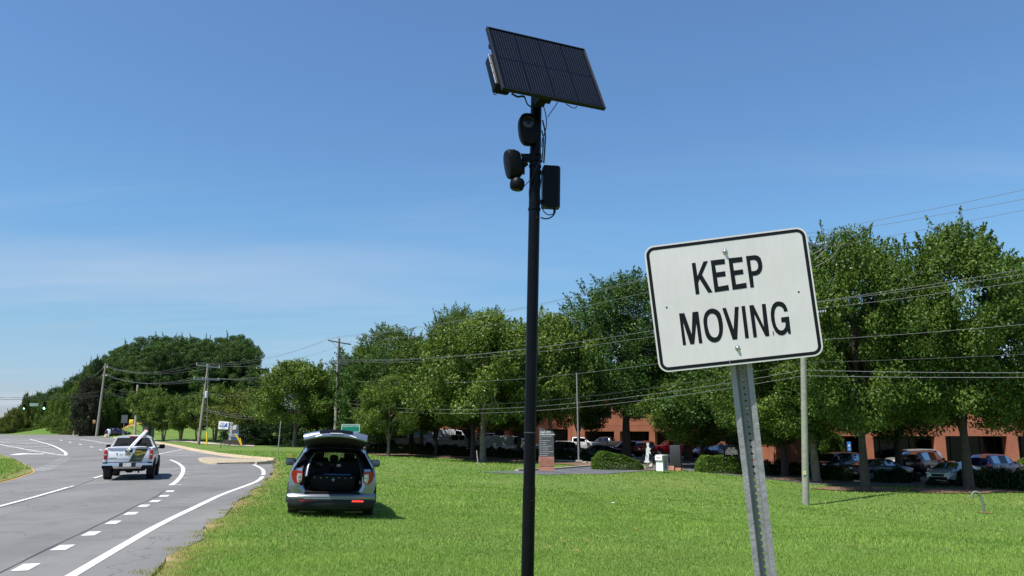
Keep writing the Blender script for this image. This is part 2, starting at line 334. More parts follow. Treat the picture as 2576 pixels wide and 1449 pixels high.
class MB:
    def __init__(s): s.v = []; s.f = []; s.mi = []; s.sm = []
    def add(s, vs, fs, mi=0, smooth=False, mtx=None):
        b = len(s.v)
        for p in vs: s.v.append(tuple(mtx @ Vector(p)) if mtx is not None else tuple(p))
        for f in fs: s.f.append([b+i for i in f]); s.mi.append(mi); s.sm.append(smooth)
        return s
    def box(s, c, d, mtx=None, mi=0):
        x, y, z = c; a, b, e = d[0]/2, d[1]/2, d[2]/2
        vs = [(x+i*a, y+j*b, z+k*e) for i in (-1, 1) for j in (-1, 1) for k in (-1, 1)]
        return s.add(vs, [(0,1,3,2),(4,6,7,5),(0,4,5,1),(2,3,7,6),(0,2,6,4),(1,5,7,3)], mi, False, mtx)
    def rbox(s, c, d, r=.01, seg=2, mtx=None, mi=0):
        bm = bmesh.new(); bmesh.ops.create_cube(bm, size=1)
        for v in bm.verts: v.co = Vector((v.co.x*d[0], v.co.y*d[1], v.co.z*d[2]))+Vector(c)
        bmesh.ops.bevel(bm, geom=bm.edges[:], offset=r, segments=seg, affect='EDGES', profile=.5)
        bm.verts.index_update(); s.add([v.co[:] for v in bm.verts], [[v.index for v in f.verts] for f in bm.faces], mi, True, mtx); bm.free(); return s
    def cyl(s, p0, p1, r0, r1=None, n=12, cap=True, mi=0, smooth=True):
        return s.tube([p0, p1], [r0, r0 if r1 is None else r1], n, cap, mi, smooth)
    def tube(s, pts, r, n=8, cap=True, mi=0, smooth=True):
        pts = [Vector(p) for p in pts]; k = len(pts)
        rs = r if hasattr(r, '__len__') else [r]*k
        vs = []; T = []
        for i in range(k):
            a = pts[max(i-1, 0)]; b = pts[min(i+1, k-1)]; T.append((b-a).normalized())
        up = Vector((0, 0, 1)) if abs(T[0].z) < .9 else Vector((1, 0, 0))
        N = (up-T[0]*up.dot(T[0])).normalized()
        for i in range(k):
            N = (N-T[i]*N.dot(T[i])).normalized(); B = T[i].cross(N)
            for j in range(n):
                a = 2*pi*j/n; vs.append(pts[i]+(N*cos(a)+B*sin(a))*rs[i])
        fs = [(i*n+j, i*n+(j+1) % n, (i+1)*n+(j+1) % n, (i+1)*n+j) for i in range(k-1) for j in range(n)]
        s.add(vs, fs, mi, smooth)
        if cap: s.add(vs[:n], [list(range(n))[::-1]], mi); s.add(vs[-n:], [list(range(n))], mi)
        return s
    def lathe(s, prof, n=20, mtx=None, mi=0, smooth=True):
        vs = []; 
        for r, z in prof:
            for j in range(n): a = 2*pi*j/n; vs.append((r*cos(a), r*sin(a), z))
        fs = [(i*n+j, i*n+(j+1) % n, (i+1)*n+(j+1) % n, (i+1)*n+j) for i in range(len(prof)-1) for j in range(n)]
        return s.add(vs, fs, mi, smooth, mtx)
    def prism(s, poly, d, mtx=None, mi=0, side=True):     # polygon in the XZ plane, thickness from y=0 to y=d
        n = len(poly); vs = [(x, 0, z) for x, z in poly]+[(x, d, z) for x, z in poly]
        fs = [list(range(n)), list(range(2*n-1, n-1, -1))]
        if side: fs += [(i, n+i, n+(i+1) % n, (i+1) % n) for i in range(n)]
        return s.add(vs, fs, mi, False, mtx)
    def build(s, name, m, parent=None, loc=None, sharp=35):
        me = bpy.data.meshes.new(name); me.from_pydata(s.v, [], s.f)
        for x in (m if isinstance(m, (list, tuple)) else [m]): me.materials.append(x)
        me.polygons.foreach_set('material_index', s.mi); me.polygons.foreach_set('use_smooth', s.sm); me.update()
        bm = bmesh.new(); bm.from_mesh(me); bmesh.ops.recalc_face_normals(bm, faces=bm.faces); bm.to_mesh(me); bm.free()
        if any(s.sm): me.set_sharp_from_angle(angle=radians(sharp))
        o = bpy.data.objects.new(name, me); COL.objects.link(o)
        if parent: o.parent = parent
        if loc is not None: o.location = loc
        return o
def npmesh(name, V, F, m, attr=None, smooth=False):
    me = bpy.data.meshes.new(name); V = np.ascontiguousarray(V, np.float32); F = np.ascontiguousarray(F, np.int32); k = F.shape[1]
    me.vertices.add(len(V)); me.vertices.foreach_set('co', V.ravel())
    me.loops.add(F.size); me.loops.foreach_set('vertex_index', F.ravel())
    me.polygons.add(len(F)); me.polygons.foreach_set('loop_start', np.arange(0, F.size, k, dtype=np.int32))
    if smooth: me.polygons.foreach_set('use_smooth', np.ones(len(F), bool))
    me.update(calc_edges=True)
    me.materials.append(m)
    for an, av in (attr or {}).items():
        at_ = me.attributes.new(an, 'FLOAT', 'POINT'); at_.data.foreach_set('value', np.ascontiguousarray(av, np.float32))
    return me
def link(name, me, parent=None, loc=None):
    o = bpy.data.objects.new(name, me); COL.objects.link(o)
    if parent: o.parent = parent
    if loc is not None: o.location = loc
    return o
def dup(root, loc=None, rz=None, sc=None, **tg):
    r = root.copy(); COL.objects.link(r)
    for k in ('label', 'category', 'group'):
        if k in tg: r[k] = tg[k]
    if loc is not None: r.location = loc
    if rz is not None: r.rotation_euler = (0, 0, rz)
    if sc is not None: r.scale = sc
    def rec(src, dst):
        for ch in src.children:
            c = ch.copy(); COL.objects.link(c); c.parent = dst; rec(ch, c)
    rec(root, r); return r
def text_mesh(s, size, m, name, parent, mtx, extrude=.002, align='CENTER', sx=1., offset=0.):
    cu = bpy.data.curves.new('t', 'FONT'); cu.body = s; cu.size = size; cu.extrude = extrude; cu.align_x = align; cu.align_y = 'CENTER'; cu.resolution_u = 2; cu.offset = offset
    o = bpy.data.objects.new('t', cu); COL.objects.link(o)
    dg = bpy.context.evaluated_depsgraph_get(); me = bpy.data.meshes.new_from_object(o.evaluated_get(dg)); bpy.data.objects.remove(o); bpy.data.curves.remove(cu)
    me.transform(mtx @ Matrix.Diagonal((sx, 1, 1, 1)) if sx != 1 else mtx)
    me.materials.clear(); me.materials.append(m); me.name = name
    return link(name, me, parent)
UPR = RXm(pi/2)      # text upright, facing -Y

# ------------------------------------------------------------------ ground, road
xs = np.concatenate([-np.geomspace(3000, 100, 22), np.arange(-96, 76, 1.0), np.geomspace(78, 3000, 24)])
ys = np.concatenate([np.arange(-40, 0, 5.), np.arange(0, 130, 1.0), np.arange(130, 260, 3.), np.geomspace(262, 4000, 30)])
GX, GY = np.meshgrid(xs, ys); GZ = h(GX, GY)
inroad = GX < xr(GY)-.25
GZ = GZ-.08*inroad
gx = 1.4*np.sin(GX*1.7+GY*.9)+1.1*np.sin(GY*2.3-GX*.6)
dist = GX-xr(GY)
dry = np.clip(1.0-(dist-.05)/np.maximum(.12, .24+.17*gx), 0, 1)*(GY < 60)*(dist > -1.5)
V = np.stack([GX.ravel(), GY.ravel(), GZ.ravel()], 1)
ny, nx = GX.shape; ii = (np.arange(ny-1)[:, None]*nx+np.arange(nx-1)[None, :]).ravel()
F = np.stack([ii, ii+1, ii+nx+1, ii+nx], 1)
go = link('ground', npmesh('ground', V, F, M['lawn'], {'dry': dry.ravel()}, True)); tag(go, 'mown green lawn and verge', kind='structure')

def strip_rows(Y0, Y1, step): 
    return np.concatenate([np.arange(Y0, Y1, step), [Y1]])
rowY = np.concatenate([np.arange(-40, 60, .5), np.arange(60, 150, 1.), np.geomspace(150, 420, 24)])
cols = np.linspace(0, 1, 60)**1.7
VV = []
for Y in rowY:
    e = xr(Y)+.02*sin(Y*5.1)+.05*sin(Y*1.9)
    if Y < 48: e += .06*sin(Y*11.3)
    W = 60 if Y < 90 else 420
    for c in cols[::-1]: VV.append((e-W*c, Y, rise(Y)))
VV = np.array(VV); nx = len(cols); ny = len(rowY); ii = (np.arange(ny-1)[:, None]*nx+np.arange(nx-1)[None, :]).ravel()
road = link('road', npmesh('road', VV, np.stack([ii, ii+1, ii+nx+1, ii+nx], 1), M['asphalt'])); tag(road, 'grey asphalt road curving away to the left', kind='structure')

def drape(name, poly, m, off, step=1.5, zf=None, parent=None):
    zf = zf or h
    P = []
    n = len(poly)
    for i in range(n):
        a = Vector(poly[i]); b = Vector(poly[(i+1) % n]); k = max(1, int((b-a).length/step))
        for j in range(k): P.append(tuple(a.lerp(b, j/k)))
    nb = len(P); edges = [(i, (i+1) % nb) for i in range(nb)]
    A = np.array(P); x0, y0 = A.min(0); x1, y1 = A.max(0)
    def inside(x, y):
        c = False; j = nb-1
        for i in range(nb):
            if (A[i, 1] > y) != (A[j, 1] > y) and x < (A[j, 0]-A[i, 0])*(y-A[i, 1])/(A[j, 1]-A[i, 1])+A[i, 0]: c = not c
            j = i
        return c
    for x in np.arange(x0+step*.5, x1, step):
        for y in np.arange(y0+step*.5, y1, step):
            if inside(x, y) and np.min((A[:, 0]-x)**2+(A[:, 1]-y)**2) > (step*.4)**2: P.append((x, y))
    v, e, f, *_ = delaunay_2d_cdt([Vector(p) for p in P], edges, [], 1, 1e-5)
    v = [(a.x, a.y, float(zf(a.x, a.y))+off) for a in v]
    me = bpy.data.meshes.new(name); me.from_pydata(v, [], [list(t) for t in f]); me.materials.append(m)
    me.polygons.foreach_set('use_smooth', [True]*len(f)); me.update()
    o = link(name, me, parent)
    bm = bmesh.new(); bm.from_mesh(me)
    for q in bm.faces:
        if q.normal.z < 0: q.normal_flip()
    bm.to_mesh(me); bm.free()
    return o
roadz = lambda x, y: rise(y)
def ribbon(name, pts, wd, m, off=.006, jit=0., parent=road):
    vs, fs = [], []
    P = [Vector(p) for p in pts]
    Q = []
    for a, b in zip(P, P[1:]):
        k = max(1, int((b-a).length/1.))
        Q += [a.lerp(b, j/k) for j in range(k)]
    Q.append(P[-1])
    for i, p in enumerate(Q):
        d = (Q[min(i+1, len(Q)-1)]-Q[max(i-1, 0)]).normalized(); nrm = Vector((-d.y, d.x))
        ww = wd/2*(1+R.uniform(-jit, jit))
        for s in (-1, 1):
            q = p+nrm*ww*s; vs.append((q.x, q.y, float(rise(q.y))+off))
    fs = [(2*i, 2*i+1, 2*i+3, 2*i+2) for i in range(len(Q)-1)]
    b = MB(); b.add(vs, fs); o = b.build(name, m, parent)
    return o
def rh(L): return [road_hit(*p) for p in L]
def smooth_path(pts, it=2):
    P = [Vector(p) for p in pts]
    for _ in range(it):
        N = [P[0]]
        for a, b in zip(P, P[1:]): N += [a.lerp(b, .25), a.lerp(b, .75)]
        P = N+[P[-1]]
    return P
W_, Y_ = M['paint_white'], M['paint_yellow']
edge = [(60,1510),(182,1449),(300,1378),(400,1320),(500,1272),(560,1243),(620,1222),(650,1210),(661,1199)]
e0 = rh(edge[1:]); d0 = Vector(e0[0])-Vector(e0[1]); e0 = [tuple(Vector(e0[0])+d0.normalized()*25)]+e0
ribbon('edge_line', smooth_path(e0, 1), .155, W_, jit=.06)
ribbon('edge_line', smooth_path(rh([(662,1195),(664,1188),(660,1180),(650,1174),(638,1169)])), .16, W_, jit=.1)
ribbon('lane_line', smooth_path(rh([(429,1157),(447,1164),(459,1174),(462,1183),(457,1196),(444,1212),(430,1221)])), .17, W_, jit=.06)
dl = rh([(428,1236),(413,1248),(390,1261),(362,1273),(330,1292),(285,1315),(230,1343),(158,1378),(65,1428)])
dd = [Vector(p) for p in dl]; step = dd[-1]-dd[-2]; dd += [dd[-1]+step*k for k in range(1, 5)]
for i, p in enumerate(dd):
    t = (dd[min(i+1, len(dd)-1)]-dd[max(i-1, 0)]).normalized()
    ribbon('dash', [p-t*.30, p+t*.30], .22, W_, jit=.08)
for a, b in [((1410,605),.5),((1425,650),.4),((1425,668),.4),((1405,700),.4),((1357,752),.4)]:
    x, y = road_hit(a[0]/3.0425, (1450+a[1]/2.041)/1.4907); ribbon('dash', [(x-.16, y+.06), (x+.16, y)], .12, W_)
lane = rh([(0,1274),(86,1251),(172,1226)]); d0 = (Vector(lane[0])-Vector(lane[1])).normalized()
ribbon('lane_line', [tuple(Vector(lane[0])+d0*2)]+lane, .13, W_, jit=.1)
ribbon('lane_line', rh([(237,1203),(259,1196)]), .13, W_); ribbon('dash', rh([(176,1225.5),(184,1223)]), .1, W_)
# tar seams beside the paint
ribbon('tar_seam', smooth_path([tuple(p+Vector((-.2, 0))) for p in dd[::-1]]), .03, M['tar'], .004, .5)
ribbon('tar_seam', rh([(-60,1293),(0,1277),(180,1228),(240,1205),(275,1193)]), .03, M['tar'], .004, .5)
ye = rh([(0,1144),(26,1152),(53,1165),(72,1175),(83,1184),(80,1189),(59,1196),(33,1205),(0,1213)])
d1 = (Vector(ye[0])-Vector(ye[1])).normalized(); d2 = (Vector(ye[-1])-Vector(ye[-2])).normalized()
med = [tuple(Vector(ye[0])+d1*25)]+ye+[tuple(Vector(ye[-1])+d2*25)]
ribbon('edge_line', smooth_path(med, 1), .16, Y_, jit=.08)
g = lambda x, y: (x/4., 805+y/4.)
up = smooth_path(rh([g(300,1200), g(430,1233), g(530,1262), g(610,1300), g(655,1330), g(668,1350), g(650,1364)]))
ribbon('gore_line', up, .24, W_)
ribbon('gore_line', rh([g(-400,1200), g(0,1252), g(80,1270), g(200,1290), g(400,1325), g(600,1358), g(650,1364)]), .2, W_)
for a, b, c, d in [(-200,1200,330,1215),(-200,1217,400,1235),(0,1232,440,1250),(60,1262,500,1275),(130,1280,550,1295),(200,1298,590,1315),(270,1320,620,1335),(400,1345,650,1356)]:
    ribbon('gore_stripe', rh([g(a, b), g(c, d)]), .17 if b > 1270 else .28, W_)
for a in [(615,1211),(705,1231),(808,1253),(921,1278),(1015,1307)]:
    q0, q1 = rh([g(a[0]-14, a[1]-4), g(a[0]+14, a[1]+4)]); ribbon('dash', [q0, q1], .2, W_)
for a in [(505,540),(492,548),(480,557),(465,567),(450,578),(420,592),(395,604),(370,616),(345,626),(315,635),(283,645)]:
    x, y = road_hit(a[0]/3.0425, (1450+a[1]/2.041)/1.4907); ribbon('dash', [(x-.3, y-.25), (x+.3, y+.25)], .22, W_)
ribbon('lane_line', rh([g(810,1200), g(960,1222), g(1120,1250)]), .22, W_)
ribbon('stop_line', rh([g(-300,1204), g(0,1198), g(300,1198), g(800,1199)]), .5, W_)
ar = rh([g(435,1347), g(280,1344), g(235,1340), g(160,1346), g(90,1357), g(180,1359), g(240,1352), g(300,1351), g(435,1351)])
b = MB(); b.add([(x, y, float(rise(y))+.006) for x, y in ar], [list(range(len(ar)))]); b.build('turn_arrow', W_, road)
ribbon('gore_line', rh([g(1560,1357), g(1700,1328), g(1835,1301)]), .16, W_)
ribbon('gore_line', rh([g(1560,1357), g(1850,1364), g(2170,1373)]), .15, W_)
for a, b_, c, d in [(1795,1312,1960,1320),(1740,1325,2030,1334),(1680,1337,2090,1351)]:
    ribbon('gore_stripe', rh([g(a, b_), g(c, d)]), .15, W_)
# kerb in cast sections along the verge
kb = [(688,1158),(640,1154),(600,1150.5),(540,1143),(485,1132),(429,1120),(380,1112),(330,1106),(285,1101.5)]
kp = smooth_path(rh(kb), 2); kerb = empty('kerb', (0, 0, 0)); tag(kerb, 'tan concrete kerb beside the verge', kind='structure')
L = [0.]
for a, b in zip(kp, kp[1:]): L.append(L[-1]+(b-a).length)
def along(s):
    s = min(max(s, 0), L[-1]-1e-4)
    for i in range(len(L)-1):
        if L[i+1] >= s: return kp[i].lerp(kp[i+1], (s-L[i])/(L[i+1]-L[i]+1e-9))
    return kp[-1]
s = 0.
def kerb_piece(a, b, parent, name='kerb_section', wd=.17, hh=.15, gut=.35):
    t = (b-a).normalized(); n = Vector((-t.y, t.x))
    if n.x < 0 or (abs(n.x) < .2 and n.y < 0): n = -n
    prof = [(-.45-gut+.45, .012), (0, .02), (.03, hh), (wd, hh+.005), (wd+.02, -.2), (-gut, -.2)]
    vs = []
    for p in (a, b):
        for u, z in prof: q = p+n*u; vs.append((q.x, q.y, float(rise(q.y))+z+R.uniform(-.006, .006)))
    k = len(prof); mb = MB(); mb.add(vs, [(i, (i+1) % k, k+(i+1) % k, k+i) for i in range(k)]+[list(range(k)), list(range(2*k-1, k-1, -1))])
    return mb.build(name, M['kerb'], parent)
while s < L[-1]-.5:
    ln = 3.0
    kerb_piece(along(s+.015), along(s+ln-.015), kerb); s += ln
# splitter island
isl = empty('traffic_island', (0, 0, 0)); tag(isl, 'low concrete traffic island beside the turn lane', kind='structure')
ip = smooth_path(rh([(498,1157),(512,1153),(560,1155),(620,1158),(668,1160.5),(674,1164),(640,1166),(590,1167),(530,1168.5),(508,1165),(498,1157)]), 1)[:-1]
c0 = sum(ip, Vector((0, 0)))/len(ip)
top = [(p.x, p.y, float(rise(p.y))+.09) for p in ip]; bot = [(p.x, p.y, float(rise(p.y))-.1) for p in ip]; k = len(ip)
inn = [c0+(p-c0)*.93 for p in ip]; inn = [(p.x, p.y, float(rise(p.y))+.093) for p in inn]
b = MB(); b.add(bot+top+inn, [(i, (i+1) % k, k+(i+1) % k, k+i) for i in range(k)]+[(k+i, k+(i+1) % k, 2*k+(i+1) % k, 2*k+i) for i in range(k)]); b.build('island_kerb', M['kerb'], isl)
b = MB(); b.add(inn, [list(range(k))]); b.build('island_top', mat('island_concrete', (.36, .30, .205), .9, var=.25, vscale=2, bump=.4, bscale=30), isl)
e1 = empty('kerb_end', (0, 0, 0)); tag(e1, 'broken kerb end by the grass', kind='structure')
q = rh([(640,1168.5),(668,1167),(690,1166)]); 
for a, b in zip(q, q[1:]): kerb_piece(Vector(a), Vector(b), e1, gut=.1)
# median grass at the left
mo = drape('median', [tuple(p) for p in smooth_path(med, 1)], M['lawn'], .03, 1., roadz); tag(mo, 'grass median at the left edge of the road', kind='structure')
mat_at = mo.data.attributes.new('dry', 'FLOAT', 'POINT')
def _d(v):
    return min((Vector((v.co.x, v.co.y))-Vector(p)).length for p in ye)
mat_at.data.foreach_set('value', [max(0, 1-_d(v)/1.2) for v in mo.data.vertices])
# driveway and parking lot
dp = [(1205,1188.5),(1300,1186),(1400,1181),(1500,1173),(1560,1168),(1610,1163),(1640,1158)]
dq = [(1700,1179),(1690,1184),(1640,1185),(1560,1190),(1470,1194),(1380,1196),(1290,1192)]
A_ = [ground(*p).to_2d() for p in dp]; B_ = [ground(*p).to_2d() for p in dq]
lot = A_+[Vector((10.5, 66)), Vector((4, 74)), Vector((-6, 86)), Vector((-24, 96)), Vector((-27, 112)), Vector((-14, 117)), Vector((9, 116)), Vector((10, 101)), Vector((27, 97)), Vector((30, 80)), Vector((58, 66)), Vector((75, 60)), Vector((75, 50)), Vector((46, 50.5)), Vector((30, 51)), Vector((19.5, 53)), Vector((14.5, 58))]+B_
lo = drape('parking_lot', [tuple(p) for p in lot], M['asphalt_dark'], .03, 1.2); tag(lo, 'dark asphalt driveway and parking lot', kind='structure')
def flat_kerb(name, pts, m, wd, hh, label, step=2.5, jit=.0):
    P = [Vector(p) for p in pts]; root = empty(name, (0, 0, 0)); tag(root, label, kind='structure')
    Ls = [0.]
    for a, b in zip(P, P[1:]): Ls.append(Ls[-1]+(b-a).length)
    def al(s):
        s = min(s, Ls[-1]-1e-4)
        for i in range(len(Ls)-1):
            if Ls[i+1] >= s: return P[i].lerp(P[i+1], (s-Ls[i])/(Ls[i+1]-Ls[i]+1e-9))
    s = 0.
    while s < Ls[-1]-.3:
        a, b = al(s+.01), al(min(s+step-.01, Ls[-1])); t = (b-a).normalized(); n = Vector((-t.y, t.x))
        vs = []
        for p in (a, b):
            for u, z in ((-wd/2, -.2), (-wd/2, hh), (wd/2, hh), (wd/2, -.2)): q = p+n*u; vs.append((q.x, q.y, float(h(q.x, q.y))+z))
        MB().add(vs, [(0,1,5,4),(1,2,6,5),(2,3,7,6),(3,2,1,0),(4,5,6,7)]).build('kerb_section', m, root); s += step
flat_kerb('driveway_kerb', [tuple(p) for p in A_[1:]]+[(11.2, 66), (4, 75)], M['concrete'], .25, .14, 'pale concrete kerb along the far side of the driveway')
for i in range(10):      # parking bay paint in the lot
    x = 24+i*2.9; a = (x, 61.5); b_ = (x+1.2, 66.5)
    t = (Vector(b_)-Vector(a)).normalized(); n = Vector((-t.y, t.x))*.06
    v = [Vector(a)-n, Vector(a)+n, Vector(b_)+n, Vector(b_)-n]
    MB().add([(p.x, p.y, hz(p.x, p.y)+.045) for p in v], [(0, 1, 2, 3)]).build('bay_line', W_, lo)
# ------------------------------------------------------------------ KEEP MOVING sign
SW, SH = .6096, .4887
S0 = Vector((.8371, 2.9852, 2.2485))
SROT = RZm(-.1365) @ RXm(.1112) @ RYm(-.0983)
SM = TR(*S0) @ SROT
SI = SM.inverted()
def sl_(zx, zy):          # a point of the sign face, read from the photograph, in sign coordinates
    d = ray(1596.6+zx/3.5419, 550+zy/3.5419); d = (SI.to_3x3() @ d); o = SI @ Vector((0, 0, EYE))
    t = -o.y/d.y; p = o+d*t; return (p.x, p.z)
def rrect(w_, h_, r, n=7):
    P = []
    for cx_, cz_, a0 in ((w_/2-r, h_/2-r, 0), (-w_/2+r, h_/2-r, pi/2), (-w_/2+r, -h_/2+r, pi), (w_/2-r, -h_/2+r, 1.5*pi)):
        for k in range(n+1): a = a0+pi/2*k/n; P.append((cx_+r*cos(a), cz_+r*sin(a)))
    return P
rs = empty('road_sign', tuple(S0+Vector((.12, .3, -2.3))), 0, 'white rectangular sign with black KEEP MOVING letters on a leaning steel post', 'road sign')
RSI = Matrix.Translation(-rs.location)
def sput(o): o.parent = rs; o.data.transform(RSI @ SM); return o
b = MB(); b.prism(rrect(SW, SH, .038, 9), .0025); sput(b.build('sign_panel', signmat()))
b = MB()
o_ = rrect(SW-.012, SH-.012, .033, 9); i_ = rrect(SW-.036, SH-.036, .020, 9); k = len(o_)
vs = [(x, -.0006, z) for x, z in o_]+[(x, -.0006, z) for x, z in i_]
b.add(vs, [(i, (i+1) % k, k+(i+1) % k, k+i) for i in range(k)]); sput(b.build('border', M['sign_black']))
LET = {
 'K': [(508,397),(541,392),(559,512),(613,381),(652,377),(600,499),(694,655),(655,661),(578,538),(566,572),(577,671),(544,676)],
 'E': [(676,373),(801,358),(805,404),(716,415),(727,479),(805,468),(812,513),(733,523),(745,606),(834,590),(842,637),(713,656)],
 'E2': [(834,353),(957,340),(963,384),(874,396),(884,463),(963,451),(970,494),(891,505),(903,586),(994,570),(1000,617),(872,635)],
 'P': [(990,334),(1028,372),(1041,468),(1068,466),(1085,459),(1096,446),(1100,428),(1098,408),(1092,388),(1082,375),(1066,367),(1028,372),(990,334),(1070,325),(1100,331),(1122,352),(1134,390),(1138,430),(1132,462),(1115,490),(1085,506),(1052,509),(1063,612),(1031,615)],
 'M': [(395,845),(442,841),(508,1030),(514,833),(566,827),(604,1109),(573,1112),(549,930),(531,1117),(496,1120),(430,920),(458,1125),(430,1128)],
 'V': [(779,798),(813,795),(881,985),(891,787),(926,784),(914,1075),(873,1079)],
 'I': [(950,780),(982,777),(1018,1063),(985,1067)],
 'N': [(1020,773),(1058,769),(1152,965),(1132,762),(1166,758),(1201,1045),(1166,1049),(1065,850),(1090,1056),(1058,1059)],
 'G': [(1364,824),(1331,829),(1322,800),(1305,785),(1283,778),(1262,788),(1248,815),(1244,860),(1250,915),(1262,958),(1283,988),(1305,998),(1325,990),(1340,970),(1345,945),(1341,921),(1308,925),(1303,881),(1374,871),(1392,1025),(1370,1028),(1362,1002),(1345,1026),(1318,1040),(1285,1036),(1255,1010),(1230,960),(1216,905),(1211,850),(1216,800),(1230,765),(1255,742),(1285,736),(1320,745),(1345,770),(1358,800)]}
def catmull(P, n=4):
    P = [Vector(p) for p in P]; k = len(P); out = []
    for i in range(k):
        a, b_, c, d = P[i-1], P[i], P[(i+1) % k], P[(i+2) % k]
        for j in range(n):
            t = j/n; out.append(.5*((2*b_)+(c-a)*t+(2*a-5*b_+4*c-d)*t*t+(3*b_-a-3*c+d)*t**3))
    return [tuple(p) for p in out]
for kx, P in LET.items():
    q = [sl_(*p) for p in P]; b = MB()
    b.add([(x, -.0008, z) for x, z in q], [list(range(len(q)))]); sput(b.build('letter', M['sign_black']))
Oo = catmull([(612,925),(615,880),(628,840),(655,812),(685,801),(715,805),(745,822),(765,850),(778,895),(786,950),(785,1005),(775,1050),(755,1085),(725,1101),(695,1101),(665,1085),(640,1055),(625,1010)], 3)
Oi = catmull([(646,920),(648,885),(660,860),(680,846),(702,848),(722,862),(738,895),(748,945),(752,990),(748,1025),(735,1050),(715,1058),(695,1054),(675,1035),(660,1000),(650,960)], 3)
j0 = min(range(len(Oo)), key=lambda i: (Vector(Oo[i])-Vector(Oi[0])).length)
loop = Oo[j0:]+Oo[:j0+1]+[Oi[0]]+Oi[::-1]
q = [sl_(*p) for p in loop]; b = MB(); b.add([(x, -.0008, z) for x, z in q], [list(range(len(q)))]); sput(b.build('letter', M['sign_black']))
for zx, zy in ((803, 292), (916, 1150)):
    x, z = sl_(zx, zy); b = MB(); b.lathe([(0, -.009), (.0035, -.009), (.0058, -.007), (.0062, -.003), (.0095, -.0022), (.0095, 0)], 14, TR(x, 0, z) @ RXm(-pi/2)); 
    for v in range(len(b.v)): p = b.v[v]; b.v[v] = (p[0], -abs(p[1]), p[2])
    sput(b.build('bolt', M['steel']))
for zx, zy in ((285, 791), (1461, 652)):
    x, z = sl_(zx, zy); b = MB(); b.add([(x+.0035*cos(a), -.0009, z+.0035*sin(a)) for a in np.linspace(0, 2*pi, 12)[:-1]], [list(range(11))]); sput(b.build('hole', M['black_matt']))
x, z = sl_(1236, 1020); b = MB(); b.add([(x-.002, -.0012, z+.006), (x+.0015, -.0012, z+.009), (x+.002, -.0012, z-.004), (x-.003, -.0012, z-.008)], [(0, 1, 2, 3)]); sput(b.build('dirt_spot', M['brown_wood']))
x, z = sl_(846, 1272); b = MB(); b.add([(x-.001, -.0011, z+.006), (x+.001, -.0011, z+.006), (x+.001, -.0011, z-.008), (x-.001, -.0011, z-.008)], [(0, 1, 2, 3)]); sput(b.build('scratch', M['steel']))
# U-channel post
pa = at(1866, 940, 3.06); pb = at(1926, 1449, 3.165)
dn = (pb-pa).normalized(); top_ = pa-dn*.40; base = pa+dn*((pa.z-.0)/-dn.z+.25)
Lp = (base-top_).length
zax = -dn; xax = (Vector((1, 0, 0))-zax*zax.x).normalized(); xax = (RZm(-.36).to_3x3() @ xax); xax = (xax-zax*zax.dot(xax)).normalized(); yax = zax.cross(xax)
PM = Matrix(((xax.x, yax.x, zax.x, base.x), (xax.y, yax.y, zax.y, base.y), (xax.z, yax.z, zax.z, base.z), (0, 0, 0, 1)))
def pput(o): o.parent = rs; o.data.transform(RSI @ PM); return o
b = MB()
# hat section: lips, sloping sides, web (open towards the viewer)
prof = [(-.041, .0), (-.041, .003), (-.022, .003), (-.0155, .032), (-.0155, .0315), (-.0195, 0)]
lf = [(-.041, .0), (-.0205, .0), (-.0145, .0315), (-.0175, .0335), (-.0235, .0035), (-.041, .0035)]
rf = [(-x, y) for x, y in lf][::-1]
for P in (lf, rf):
    k = len(P); vs = [(x, y, 0) for x, y in P]+[(x, y, Lp) for x, y in P]
    b.add(vs, [(i, (i+1) % k, k+(i+1) % k, k+i) for i in range(k)]+[list(range(k)), list(range(2*k-1, k-1, -1))])
pput(b.build('post_flange', M['galv']))
b = MB(); pitch_ = .0254; nn = int(Lp/pitch_); wv = .0155
for i in range(nn):
    z0 = i*pitch_; z1 = z0+pitch_; zc_ = (z0+z1)/2
    sq = [(wv, zc_), (wv, z1), (0, z1), (-wv, z1), (-wv, zc_), (-wv, z0), (0, z0), (wv, z0)]
    oc = [(.0052*cos(pi/4*j), zc_+.0052*sin(pi/4*j)) for j in range(8)]
    vs = [(x, .0325, z) for x, z in sq]+[(x, .0325, z) for x, z in oc]+[(x, .0355, z) for x, z in oc]
    b.add(vs, [(j, (j+1) % 8, 8+(j+1) % 8, 8+j) for j in range(8)]+[(8+j, 8+(j+1) % 8, 16+(j+1) % 8, 16+j) for j in range(8)])
pput(b.build('post_web', M['galv']))

# ------------------------------------------------------------------ solar camera pole
PY = 7.0
pt = at(1349, 262, PY); pbm = at(1327, 1449, PY-.02); ax = (pt-pbm).normalized(); p0 = pbm-ax*((pbm.z+.25)/ax.z); ptop = pt+ax*.18
cpole = empty('camera_pole', (p0.x, p0.y, 0), 0, 'tall black pole carrying a solar panel, two cameras and a battery box', 'camera pole')
CPI = Matrix.Translation(-cpole.location)
def cput(o): o.parent = cpole; o.data.transform(CPI); return o
b = MB(); rp_ = .0512
b.tube([p0, p0+ax*(1.30-p0.z), p0+ax*(1.302-p0.z)], [rp_*1.05, rp_*1.05, rp_], 28); b.tube([p0+ax*1.5, ptop], rp_, 28); cput(b.build('pole', M['black_paint']))
b = MB()
for zz_ in (at(1328, 1123, PY).z, at(1328, 1255, PY).z):
    c = p0+ax*(zz_-p0.z)/ax.z+Vector((.02, -.052, 0)); b.lathe([(.0, -.012), (.007, -.01), (.009, 0)], 10, TR(*c) @ RXm(-pi/2) @ RXm(pi) if False else TR(*c) @ RXm(pi/2))
    cput(b.build('rivet', M['steel'])); b = MB()
q6 = lambda x, y, Y=PY: at(1207.5+x/4.502, 254.9+y/4.502, Y)
U = 1/1225.      # metres per zoom unit at the pole
